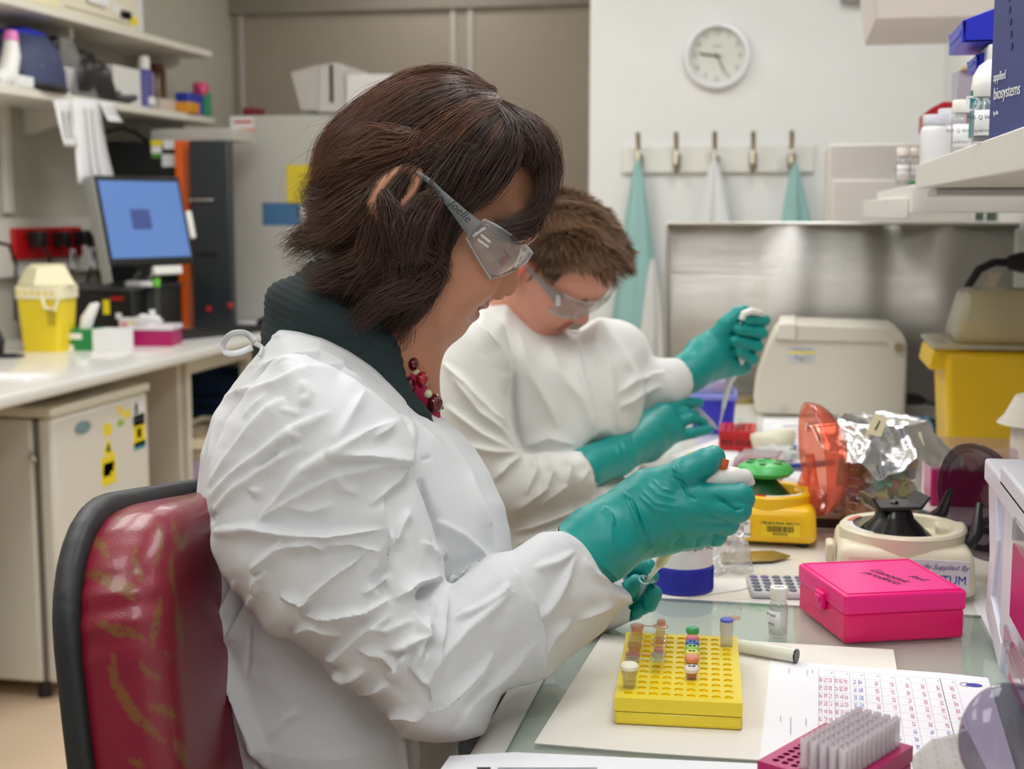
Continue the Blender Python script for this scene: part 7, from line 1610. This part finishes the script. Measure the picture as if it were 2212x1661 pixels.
# ---- her pipette and the tube she fills
def FX(root): return lambda P_: tuple(toworld(np.array([P_]))[0]-np.array(root.location))
t = thing('pipette', toworld(np.array([px2(1500, 1060, 1.37)]))[0], 'white pipette with orange button in the front gloved hand', 'pipette'); G1 = FX(t)
PW = mat('pipette_white', (226, 226, 220), .32); v = Vol(px2(1400, 1240, 1.44)-[0, 0, .12], px2(1660, 960, 1.44)+[0, 0, .05], .0013)
f = v.cap(px2(1536, 1022, 1.352), px2(1470, 1140, 1.385), .0125, .0105); f = smin(f, v.cap(px2(1470, 1140, 1.385), px2(1447, 1182, 1.402), .0105, .0075), .01)
f = smin(f, v.chain(F3([(1505, 1040, 1.350), (1560, 1036, 1.345), (1605, 1030, 1.345), (1622, 1042, 1.350)]), [.0120, .0110, .0080, .0045], .008, ((0, 1, 0), .8)), .006)
f = smin(f, v.chain(F3([(1502, 1040, 1.345), (1540, 1046, 1.338), (1612, 1042, 1.342)]), [.009, .008, .004], .006, ((0, 0, 1), .9)), .003)
f = smin(f, v.cap(px2(1532, 1020, 1.345), px2(1550, 1000, 1.343), .0085, .0058), .003); f = smin(f, v.ell(px2(1528, 1034, 1.336), (.021, .0125, .012)), .006); f = smin(f, v.ell(px2(1578, 1033, 1.338), (.017, .0115, .010)), .003); v.F = f; V, Q = v.mesh(); V = smoothv(V, Q, 2); mkmesh('handle', V, Q, PW, t)
MB().tube([G1(px2(1550, 1012, 1.338)), G1(px2(1560, 1000, 1.334)), G1(px2(1564, 990, 1.334))], [.0064, .0066, .0055], 20).build('orange_button', mat('orange_button', (224, 96, 40), .4), t)
MB().tube([G1(px2(1449, 1178, 1.400)), G1(px2(1431, 1208, 1.414)), G1(px2(1424, 1220, 1.420))], [.0064, .0058, .0048], 18).build('shaft', mat('pipette_ivory', (214, 210, 168), .4), t)
MB().tube([G1(px2(1427, 1215, 1.418)), G1(px2(1410, 1238, 1.434)), G1(px2(1396, 1257, 1.446))], [.0042, .0026, .0010], 14).build('tip', clear('tip_yellowish', (236, 234, 214), .45, .1), t)
t = thing('sample_tube', toworld(np.array([px2(1391, 1262, 1.447)]))[0], 'small open clear tube held beneath the pipette tip', 'tube'); G2 = FX(t)
a_, b_ = px2(1392, 1252, 1.443), px2(1383, 1276, 1.452); TM_ = clear('sample_tube_clear', (214, 240, 246), .30, .05)
MB().tube([G2(a_), G2(a_*.8+b_*.2), G2(b_), G2(b_*1.6-a_*.6)], [.0058, .0052, .0048, .0018], 20, caps=False).build('tube_body', TM_, t)
ex_ = unit(b_-a_); ra_ = [a_+.0058*(math.cos(q)*unit(np.cross(ex_, [0, 0, 1]))+math.sin(q)*np.cross(ex_, unit(np.cross(ex_, [0, 0, 1])))) for q in np.linspace(0, 2*PI, 25)]
MB().tube([G2(p_) for p_ in ra_], .0009, 6, caps=False).build('rim', clear('tube_rim', (220, 245, 250), .6, .05), t)
MB().tube([G2(px2(1404, 1250, 1.444)), G2(px2(1413, 1247, 1.443))], [.0055, .0055], 16).build('open_cap', TM_, t)

# ================================================================= her chair
def chairpart(name, poly, R, W_, p_, off, m_, root, Mx, bulge=.0, h=.0042, extra=None, fn=None):
    P_ = np.array(poly); v = Vol((P_[:, 0].min()-.02, P_[:, 1].min()-.02, -.09), (P_[:, 0].max()+.02, P_[:, 1].max()+.02, .12), h)
    zc = off+.30*v.X**2+.15*(v.Y-.26)**2; s_ = poly_sdf(v.X, v.Y, poly); v.F = inflate(s_, v.Z-zc, R, W_, p_); V, Q = v.mesh(); V = smoothv(V, Q, 2)
    if fn is not None: V = fn(V, Q)
    V = V @ Mx[:3, :3].T+Mx[:3, 3]; return mkmesh(name, V, Q, m_, root)
# frame of the backrest in F space: across (right and away), up, normal (towards the seat)
base = px2(205, 1700, 1.10)
def rr2(x0, x1, y0, y1, r, rt): 
    out = []
    for cx, cy, a0, rr in ((x1-rt, y1-rt, 0, rt), (x0+rt, y1-rt, PI/2, rt), (x0+r, y0+r, PI, r), (x1-r, y0+r, 1.5*PI, r)): out += [(cx+rr*math.cos(a0+PI/2*i/8), cy+rr*math.sin(a0+PI/2*i/8)) for i in range(9)]
    return out
ac = unit((.20, .0, .98)); upc = unit((-.15, .985, -.02)); upc = unit(upc-ac*(upc@ac)); nc = np.cross(ac, upc); nc = nc if nc[0] > 0 else -nc
org = np.array([-.017, 0, 0])+px2(122, 1242, 1.10)*[1, 0, 0]+np.array([.012, px2(122, 1036, 1.31)[1], 1.10])*[1, 1, 0]+np.array([.0, 0, 1.31])+ac*[.21, 0, 0]-upc*.495
MX = np.eye(4); MX[:3, 0] = ac; MX[:3, 1] = upc; MX[:3, 2] = nc; MX[:3, 3] = org
ch = thing('swivel_chair', (WL[0], WL[1], 0), 'maroon vinyl swivel chair with a black shell behind the woman', 'chair')
def VINYL():
    M = mat('maroon_vinyl', (128, 22, 44), .30, var=.10, scale=14, bump=.15, bscale=700, coat=.25); N = M.node_tree.nodes; L = M.node_tree.links; b_ = N['Principled BSDF']; old = b_.inputs['Base Color'].links[0].from_socket
    at = N.new('ShaderNodeAttribute'); at.attribute_name = 'leaf'; n = N.new('ShaderNodeTexNoise'); n.inputs['Scale'].default_value = 220; n.inputs['Detail'].default_value = 3; tc = N.new('ShaderNodeTexCoord'); L.new(tc.outputs['Object'], n.inputs['Vector'])
    m1 = N.new('ShaderNodeMath'); m1.operation = 'MULTIPLY'; L.new(at.outputs['Fac'], m1.inputs[0]); mr = N.new('ShaderNodeMapRange'); mr.inputs['From Min'].default_value = .30; mr.inputs['From Max'].default_value = .46; L.new(n.outputs['Fac'], mr.inputs['Value']); L.new(mr.outputs[0], m1.inputs[1])
    mx = N.new('ShaderNodeMix'); mx.data_type = 'RGBA'; L.new(m1.outputs[0], mx.inputs['Factor']); L.new(old, mx.inputs['A']); mx.inputs['B'].default_value = (*lin((120, 76, 38)), 1); L.new(mx.outputs['Result'], b_.inputs['Base Color']); return M
VN = VINYL(); SHL = mat('black_shell', (34, 37, 39), .45, bump=.2, bscale=900)
cush_poly = rr2(-.209, .209, .02, .480, .06, .11); shell_poly = rr2(-.217, .217, -.02, .492, .06, .116)
def pleat(V, Q):
    N_ = vnormals(V, Q); edge = np.clip(1-(.21-np.abs(V[:, 0]))/.05, 0, 1); return V+N_*(edge*.0012*np.sin(V[:, 1]*170+3*np.sin(V[:, 1]*31))*np.clip(np.sin(V[:, 1]*19), 0, 1)+waves(V, .05, .0015, 2))[:, None]
cu = chairpart('cushion', cush_poly, .038, .046, 2.4, .015, VN, ch, MX, fn=pleat, h=.0036)
chairpart('back_shell', shell_poly, .014, .012, 2.8, -.020, SHL, ch, MX, h=.0036)
# leaf pattern printed on the vinyl
W_ = np.zeros(len(cu.data.vertices)*3); cu.data.vertices.foreach_get('co', W_); W_ = W_.reshape(-1, 3)+np.array(ch.location); F_ = np.stack([(W_-CAM)@RGT, (W_-CAM)@UPV, (W_-CAM)@FWD], 1)
pxv, pyv = 1106+F_[:, 0]/F_[:, 2]*FPX, 830.5-F_[:, 1]/F_[:, 2]*FPX; P2 = np.stack([pxv, pyv], 1); LF = np.zeros(len(P2))
zc3 = lambda x, y: (x/2.4386, 980+y/2.4386)
for pts, wd in (([(720, 480), (710, 570), (730, 640), (755, 690)], 9), ([(830, 350), (850, 450), (840, 540), (800, 610)], 8), ([(440, 640), (520, 640), (620, 700), (715, 775)], 15), ([(500, 880), (600, 930), (680, 940), (760, 980)], 14), ([(850, 740), (830, 850), (810, 950), (805, 1020)], 10), ([(590, 1050), (600, 1200), (700, 1360), (800, 1460), (865, 1520)], 13), ([(735, 1090), (780, 1160), (860, 1190)], 8), ([(770, 1325), (860, 1345), (945, 1400)], 11), ([(480, 440), (530, 480), (575, 560)], 12), ([(900, 340), (930, 440), (960, 490), (995, 400)], 10), ([(700, 340), (770, 395)], 4), ([(905, 520), (900, 640), (930, 760)], 8), ([(930, 780), (940, 900), (970, 1030)], 8), ([(680, 1610), (760, 1640)], 10), ([(920, 1500), (960, 1580), (1000, 1661)], 12), ([(600, 330), (660, 345), (700, 345)], 4), ([(860, 190), (930, 230), (1010, 240)], 9), ([(1000, 170), (1030, 260)], 9), ([(870, 1040), (900, 1090)], 5), ([(640, 660), (690, 700), (700, 760)], 8)):
    Pz = np.array([zc3(*p_) for p_ in pts]); nseg = len(Pz)-1
    for i in range(nseg):
        d_, t_, _ = seg2(P2, Pz[i], Pz[i+1]); tt = (i+t_)/nseg; LF = np.maximum(LF, np.clip((wd*np.sin(PI*np.clip(tt, .04, .97))**.6-d_)/2, 0, 1))
at = cu.data.attributes.new('leaf', 'FLOAT', 'POINT'); at.data.foreach_set('value', LF.astype(np.float32))
# seat, post, base
sc_ = np.array([WL[0], WL[1]])
o = MB().lathe([(.0, -.05), (.19, -.05), (.225, -.03), (.23, .0), (.21, .03), (.0, .04)], 40, sy=.95).build('seat', VN, ch, .0); o.location = (.02, .0, .47)
o = MB().lathe([(.03, .08), (.03, .42)], 20).build('gas_post', CHROME, ch)
for i in range(5):
    a_ = 2*PI*i/5+.3; o = MB().tube([(.0, 0, .10), (.15*math.cos(a_), .15*math.sin(a_), .085), (.28*math.cos(a_), .28*math.sin(a_), .065)], [.028, .022, .016], 10).build('base_leg', SHL, ch)
    MB().ball((.28*math.cos(a_), .28*math.sin(a_), .028), .028, 14, 10).build('caster', BLACK, ch)
bl_w = toworld(np.array([org+nc*-.03+upc*.06]))[0]-np.array(ch.location)
MB().tube([(-.10, 0, .41), (-.24, -.0, .42), (float(bl_w[0])-.01, float(bl_w[1]), .50), (float(bl_w[0]), float(bl_w[1]), float(bl_w[2])+.03)], [.018, .018, .016, .016], 10).build('back_support', SHL, ch)

# ================================================================= the man behind
MD = 2.25
ML = dep(1160, 1100, 2.25); man = thing('man', (ML[0], ML[1], .5), 'seated man with short brown hair in white gown and goggles, bending over the red rack', 'person')
def Fm(P_): return tuple(toworld(np.array([P_]))[0]-np.array(man.location))
Lv = unit((.60, .32, .73)); mf = unit((.60, -.72, -.18)); mf = unit(mf-Lv*(mf@Lv)); mu = np.cross(Lv, mf); mu = mu if mu[1] > 0 else -mu; ms = -Lv; mc = px2(1203, 553, MD)
mp_ = dict(
    face=[(.080, .075), (.092, .045), (.094, .02), (.090, .004), (.083, -.006), (.086, -.035), (.089, -.05), (.090, -.062), (.088, -.075), (.082, -.083), (.085, -.098), (.080, -.112), (.064, -.119), (.03, -.108), (-.005, -.09), (-.02, -.04), (-.01, .04), (.04, .085)],
    jaw=[(.07, -.06), (.082, -.085), (.085, -.1), (.079, -.113), (.063, -.119), (.03, -.108), (-.01, -.088), (-.025, -.05), (-.015, -.01), (.04, -.02)],
    cheek=(.060, -.035), brow=(.088, .006), eye=(.077, -.012), nose=[(.084, -.002), (.094, -.016), (.104, -.032), (.110, -.043), (.108, -.051), (.098, -.054), (.086, -.052), (.080, -.035), (.078, -.01)],
    tip=(.109, -.043), ala=(.092, -.047), lipu=(.093, -.067), lipl=(.090, -.079), mouth=(.091, -.073), chin=(.080, -.105), ear=(-.012, -.022),
    neck=[((-.025, -.05, 0), (.012, -.12, 0), .056, .056), ((.012, -.12, 0), (.045, -.175, 0), .056, .060)])
V, Q, Vl = head((mc, mf, mu, ms), mp_, h=.0024, lw=.078, male=True)
hb = mkmesh('head_and_neck', V, Q, [SK2, mat('man_lip', (190, 106, 100), .45, sss=.1), EARP], man)
paint_lips(hb, Vl, Q, mp_, 1, .0050); c_ = Vl[Q].mean(1); mi = np.zeros(len(Q), np.int32); hb.data.polygons.foreach_get('material_index', mi); mi[(np.abs(c_[:, 2]) > .0765) & (c_[:, 0] < .02)] = 2; hb.data.polygons.foreach_set('material_index', mi)
HM = hairmat('short_brown_hair', (40, 24, 15), (138, 100, 66), .4)
def M2F(u_, v_, s_): return mc+mf*u_+mu*v_+ms*s_
bc, br_, bt = locks([([M2F(mp_['brow'][0]+.004-.003*i*i*.3, .010, s_*(.010+.011*i)) for i in range(4)], .003, .4) for s_ in (1, -1)], 70, 5, 15, wob=.001, r=(.0003, .0004)); strands('eyebrows', bc, br_, bt, HM, man)
# roots on the scalp
N_l = vnormals(Vl, Q); X_, Y_, Z_ = Vl.T
scalp = (Y_ > .058-.30*np.clip(X_-.05, -.2, 0)*0) & (X_ < .10) | ((X_ < .045) & (Y_ > .018)) | ((X_ < -.01) & (Y_ > -.05)) | ((X_ < .015) & (Y_ > -.015))
scalp &= ~((X_ > .066) & (Y_ < .064)); scalp &= ~((np.abs(Z_) > .074) & (Y_ < .02) & (X_ > -.045) & (X_ < .012)); scalp &= (Y_ > -.075)
ids = np.flatnonzero(scalp); rg = np.random.default_rng(2); pick = rg.choice(ids, 15000); n = len(pick); P0_ = Vl[pick]+rg.normal(size=(n, 3))*.001; Nn = N_l[pick]
topw = np.clip((P0_[:, 1]-.02)/.05, 0, 1); ln_ = (.009+.019*topw)*rg.uniform(.7, 1.15, n)
cl = np.stack([np.sin(P0_@np.array([90, 40, 130])+1), np.sin(P0_@np.array([-70, 110, 60])+2), np.sin(P0_@np.array([120, -60, 80]))], 1)*.38
dr = Nn*(.55+.25*topw)[:, None]+np.stack([.75*topw-.1, -.75*(1-topw)+.10, P0_[:, 2]*2], 1)+cl; dr /= np.linalg.norm(dr, axis=1)[:, None]
k_n = 6; u_ = np.linspace(0, 1, k_n); Cc = P0_[:, None]+dr[:, None]*(ln_[:, None]*u_)[..., None]; Cc[:, :, 0] += (.006*topw)[:, None]*u_**2*1.2; Cc[:, :, 1] -= .006*u_**2
C_ = Cc[..., :1]*mf+Cc[..., 1:2]*mu+Cc[..., 2:]*ms+mc; strands('hair_strands', C_, rg.uniform(.00035, .0006, n), np.clip(.25+.40*topw+rg.normal(size=n)*.16+cl[:, 0]*.25, 0, 1), HM, man)
sk = Q[scalp[Q].all(1)]; u2 = np.unique(sk); rm = np.full(len(Vl), -1); rm[u2] = np.arange(len(u2)); Vc = (Vl+N_l*.0035)[u2]; 
o = mkmesh('hair_base', Vc[:, :1]*mf+Vc[:, 1:2]*mu+Vc[:, 2:3]*ms+mc, rm[sk], HM, man); at = o.data.attributes.new('tone', 'FLOAT', 'POINT'); at.data.foreach_set('value', np.full(len(Vc), .12, np.float32))
# goggles of the man
def MG(u_, v_, s_): return Fm(M2F(u_, v_, s_))
for s_ in (1, -1):
    rows = []
    for i, (u_, w2, ss) in enumerate(((-.045, .003, .083), (-.01, .004, .083), (.03, .006, .080), (.055, .010, .076), (.072, .018, .070))): rows.append([MG(u_, .006+w2*.5-.002, ss*s_), MG(u_, .006-w2*.8-.004, ss*s_)])
    MB().grid(rows).build('goggle_arm', GOGF, man, solid=.002)
rows = []
for i in range(17):
    a_ = (i/16*2-1); ss = .070*math.sin(a_*1.35)/math.sin(1.35); uu = .072+.038*(math.cos(a_*1.35)-math.cos(1.35))/(1-math.cos(1.35)); lowr = .030-.012*math.exp(-(ss/.012)**2)
    rows.append([MG(uu-.003, .014, ss), MG(uu, .0, ss), MG(uu-.002, -.014, ss), MG(uu-.006, -lowr, ss)])
MB().grid(rows).build('goggle_lens', GOG, man, solid=.002)
MB().tube([r_[3] for r_ in rows], .0014, 6).build('goggle_edge', EDG, man); MB().tube([r_[0] for r_ in rows], .0012, 6).build('goggle_edge', EDG, man)
MB().box(-.004, .004, -.004, .004, -.009, .009).build('goggle_hinge', EDG, man, .001).location = MG(.070, .0, .073)
# gown
mpoly = [(1100, 632), (1140, 672), (1190, 706), (1245, 722), (1298, 684), (1322, 719), (1364, 768), (1384, 812), (1392, 860), (1386, 930), (1362, 985), (1330, 1035), (1312, 1120), (1280, 1260), (1180, 1400), (820, 1400), (850, 1000), (905, 820), (960, 720), (1040, 660)]
msl = [(1040, 668), (985, 700), (945, 770), (925, 870), (935, 980), (985, 1060), (1040, 1112), (1102, 1140), (1185, 1120), (1257, 1078), (1297, 1046), (1292, 1008), (1256, 970), (1221, 974), (1178, 972), (1138, 980), (1120, 962), (1106, 900), (1104, 850), (1109, 775), (1090, 700)]
v = Vol((-.26, -.45, 1.98), (.32, .175, 2.62), .005); pxg, pyg = 1106+v.X/v.Z*FPX, 830.5-v.Y/v.Z*FPX
s2 = poly_sdf(pxg, pyg, mpoly)*(v.Z/FPX); f = inflate(s2, v.Z-2.38, .10, .165, 2.5)
s3 = poly_sdf(pxg, pyg, msl)*(v.Z/FPX); dz = 2.13+.065*np.clip((pxg-1080)/220, 0, 1); q_ = np.clip(.06+s3, 0, None)/.06; f = smin(f, ((q_**2.3+np.abs((v.Z-dz)/.062)**2.3)**(1/2.3)-1)*.045, .010)
f = smin(f, v.chain([px2(1320, 780, 2.45), px2(1368, 868, 2.47), px2(1440, 828, 2.44), px2(1462, 818, 2.44)], [.075, .060, .042, .036], .02), .02)
f = smin(f, v.chain([px2(1130, 1180, 2.22), px2(1290, 1150, 2.26), px2(1345, 1110, 2.30)], [.10, .085, .06], .03), .03)
f = smax(f, -v.cap(px2(1320, 985, 2.215), px2(1276, 1005, 2.195), .040, .034), .003); f = smax(f, -v.cap(px2(1500, 795, 2.46), px2(1458, 822, 2.44), .034, .031), .003)
v.F = f; V, Q = v.mesh(); V = smoothv(V, Q, 2); V, Q = subdiv(V, Q); V = smoothv(V, Q, 2); N_ = vnormals(V, Q)
def C3(L_): return [zm(*p_) for p_ in L_]
MF = [(C3([(480, 260), (600, 420), (670, 560), (660, 700)]), .011, 10, .4), (C3([(700, 480), (680, 700), (700, 900), (740, 1040)]), -.012, 9), (C3([(260, 500), (400, 620), (560, 800), (680, 900)]), .009, 11, .4), (C3([(330, 600), (480, 800), (700, 990)]), .009, 10), (C3([(280, 760), (500, 930), (720, 1060)]), .009, 10, .3), (C3([(400, 1000), (560, 1040), (720, 1060)]), .008, 9),
      (C3([(740, 1060), (800, 1090), (820, 1150), (760, 1300)]), .009, 9), (C3([(860, 1060), (920, 1160), (880, 1260), (700, 1400)]), .009, 10, .3), (C3([(960, 1050), (1030, 1130), (1000, 1240), (840, 1370)]), .008, 9), (C3([(1080, 1060), (1130, 1150), (1060, 1260)]), .007, 9), (C3([(570, 1220), (650, 1120), (740, 1060)]), .008, 9),
      (C3([(900, 400), (960, 560), (1100, 720), (1180, 950)]), .006, 14), (C3([(1070, 360), (1100, 560), (1170, 800), (1180, 980)]), .010, 9, .5), (C3([(1200, 380), (1260, 560), (1280, 740), (1330, 920)]), .009, 9), (C3([(1250, 300), (1330, 460), (1400, 560)]), .007, 9), (C3([(1300, 700), (1400, 620), (1500, 590), (1600, 560)]), .009, 9, .3), (C3([(1320, 780), (1450, 700), (1580, 640)]), .008, 8), (C3([(720, 340), (780, 560), (900, 760), (960, 900)]), .006, 14),
      (C3([(690, 130), (780, 230), (900, 300), (1010, 330)]), .004, 5, 0, 1), (C3([(760, 1010), (900, 960), (1060, 1000)]), .008, 12), (C3([(680, 1520), (900, 1440), (1150, 1350)]), .01, 12), (C3([(700, 1600), (950, 1520), (1200, 1400)]), .009, 12)]
V = fold(V, N_, MF, 1.1); N_ = vnormals(V, Q); V = V+N_*(crumple(V, .12, .010, 31, 4, .5)+waves(V, .06, .003, 16))[:, None]; mkmesh('gown', V, Q, GOWN2, man)
def zmh(x, y): return (1000+x/2.5557, 350+y/2.5557)
# collar band
nb = [Fm(px2(x, y, d_)) for x, y, d_ in ((1098, 628, 2.36), (1118, 655, 2.345), (1150, 683, 2.34), (1190, 707, 2.34), (1230, 722, 2.35), (1262, 722, 2.37))]
MB().tube(nb, .0075, 10).build('neckband', GOWN2, man)
# gloves
def bbx(L_, pad=.04): A = np.array(L_); return A.min(0)-pad, A.max(0)+pad
fs = [(F3([(1590, 706, 2.515), (1646, 694, 2.520), (1650, 692, 2.482), (1612, 690, 2.462)]), [.0125, .0118, .0110, .0100]), (F3([(1585, 728, 2.515), (1640, 720, 2.520), (1645, 720, 2.480), (1594, 712, 2.458)]), [.0125, .0118, .0112, .0102]),
      (F3([(1580, 752, 2.515), (1632, 746, 2.520), (1636, 748, 2.480), (1586, 737, 2.458)]), [.0125, .0116, .0110, .0100]), (F3([(1575, 775, 2.512), (1622, 774, 2.516), (1626, 776, 2.482), (1594, 758, 2.464)]), [.0118, .0108, .0100, .0090]), (F3([(1545, 738, 2.470), (1568, 700, 2.462), (1592, 678, 2.466), (1608, 671, 2.474)]), [.0200, .0150, .0125, .0108])]
lo, hi = bbx([px2(1440, 870, 2.45), px2(1665, 650, 2.45), px2(1500, 700, 2.53), px2(1500, 700, 2.42)], .03)
V, Q = hand(fs, [(px2(1520, 768, 2.478), px2(1560, 735, 2.490), .037, .030), (px2(1530, 790, 2.485), px2(1572, 780, 2.495), .030, .024), (px2(1580, 720, 2.510), px2(1585, 790, 2.512), .022, .018), (px2(1560, 795, 2.495), px2(1606, 792, 2.505), .018, .015)], (F3([(1452, 828, 2.44), (1492, 802, 2.455), (1530, 775, 2.475)]), [.0345, .034, .034]), lo, hi, h=.0019, k=.005, pk=.012)
N_ = vnormals(V, Q); V = V+N_*(waves(V, .02, .001, 4)+crumple(V, .04, .0010, 7, 4))[:, None]; mkmesh('left_glove', V, Q, GLV, man)
fs = [(F3([(1425, 893, 2.400), (1472, 871, 2.425), (1510, 870, 2.440)]), [.0135, .0110, .0092]), (F3([(1440, 905, 2.390), (1478, 890, 2.408), (1502, 897, 2.425)]), [.0130, .0108, .0090]), (F3([(1445, 922, 2.382), (1492, 903, 2.398), (1520, 913, 2.412)]), [.0130, .0105, .0088]),
      (F3([(1450, 943, 2.378), (1496, 935, 2.390), (1533, 928, 2.402)]), [.0120, .0100, .0085]), (F3([(1430, 915, 2.44), (1475, 905, 2.455), (1500, 900, 2.455)]), [.0150, .0115, .0095])]
lo, hi = bbx([px2(1250, 1060, 2.3), px2(1545, 850, 2.44), px2(1500, 900, 2.48), px2(1300, 1000, 2.16)], .03)
V, Q = hand(fs, [(px2(1390, 945, 2.345), px2(1432, 905, 2.390), .036, .028), (px2(1400, 960, 2.350), px2(1450, 930, 2.380), .030, .022), (px2(1400, 930, 2.36), px2(1440, 895, 2.42), .028, .020)], (F3([(1268, 1010, 2.195), (1330, 985, 2.255), (1390, 950, 2.340)]), [.0345, .032, .034]), lo, hi, h=.0019, k=.005, pk=.012)
N_ = vnormals(V, Q); V = fold(V, N_, [(C3([(1300, 980), (1330, 1080)]), .003, 4), (C3([(1340, 960), (1370, 1060)]), .003, 4), (C3([(1390, 900), (1420, 1040)]), -.002, 3)]); V = V+N_*(waves(V, .02, .001, 14)+crumple(V, .04, .0010, 17, 4))[:, None]; mkmesh('right_glove', V, Q, GLV, man)
v = Vol((-.25, -1.15, 2.1), (.35, -.30, 2.60), .012); f = v.cap(np.array([-.08, -.38, 2.24]), np.array([.18, -.42, 2.30]), .085, .07); f = smin(f, v.cap(np.array([-.08, -.38, 2.38]), np.array([.18, -.42, 2.46]), .085, .07), .03)
for d_ in (2.30, 2.46): f = smin(f, v.cap(np.array([.18, -.43, d_]), np.array([.14, -.80, d_+.03]), .058, .042), .03); f = smin(f, v.cap(np.array([.14, -.84, d_+.03]), np.array([.26, -.85, d_+.05]), .036, .03), .02)
v.F = f; V, Q = v.mesh(); mkmesh('trousers', V, Q, mat('dark_trousers', (40, 42, 50), .8), man)
# his stool
st_ = thing('lab_stool', (ML[0]-.04, ML[1], 0), 'dark round stool under the seated man', 'stool')
MB().lathe([(.0, .46), (.17, .46), (.18, .49), (.17, .52), (.0, .53)], 32).build('seat', SHL, st_); MB().lathe([(.025, .05), (.025, .47)], 16).build('post', CHROME, st_)
for i in range(5):
    a_ = 2*PI*i/5; MB().tube([(0, 0, .07), (.24*math.cos(a_), .24*math.sin(a_), .02)], [.025, .018], 8).build('base_leg', SHL, st_)
# his pipette and tube
t = thing('pipette', toworld(np.array([px2(1600, 760, 2.49)]))[0], 'white pipette held upright over the red rack in the raised glove', 'pipette'); G3 = FX(t)
MB().tube([G3(px2(*p_)) for p_ in ((1618, 684, 2.478), (1606, 730, 2.488), (1596, 765, 2.492), (1590, 786, 2.495), (1589, 790, 2.495))], [.012, .0145, .0145, .0140, .0120], 20).build('handle', PW, t)
MB().tube([G3(px2(*p_)) for p_ in ((1589, 788, 2.495), (1582, 806, 2.50), (1574, 828, 2.508), (1565, 870, 2.522), (1562, 884, 2.528))], [.0118, .0105, .0062, .0042, .0034], 18).build('barrel', mat('pipette_pale', (214, 216, 210), .35), t)
MB().tube([G3(px2(*p_)) for p_ in ((1563, 880, 2.526), (1558, 903, 2.534), (1552, 928, 2.542))], [.0036, .0022, .0007], 12).build('tip', clear('tip_clear', (226, 226, 226), .45, .1), t)
MB().tube([G3(px2(*p_)) for p_ in ((1602, 690, 2.455), (1606, 678, 2.452), (1622, 672, 2.455), (1642, 676, 2.468), (1655, 688, 2.49), (1656, 698, 2.51))], [.006, .0065, .0065, .006, .005, .004], 12).build('finger_hook', PW, t)
MB().tube([G3(px2(*p_)) for p_ in ((1586, 690, 2.468), (1600, 684, 2.47), (1612, 684, 2.474))], [.007, .009, .008], 12).build('collar', PW, t)
MB().tube([G3(px2(1616, 676, 2.478)), G3(px2(1620, 668, 2.478))], [.006, .005], 12).build('button', mat('mint_button', (80, 190, 160), .4), t)
t = thing('sample_tube', toworld(np.array([px2(1530, 905, 2.44)]))[0], 'clear open tube between the spread fingers of the reaching glove', 'tube'); G4 = FX(t)
MB().tube([G4(px2(*p_)) for p_ in ((1498, 880, 2.450), (1512, 890, 2.455), (1540, 916, 2.47), (1550, 928, 2.475))], [.006, .0058, .0045, .0012], 14).build('tube_body', clear('grey_clear', (214, 214, 214), .5, .06), t)
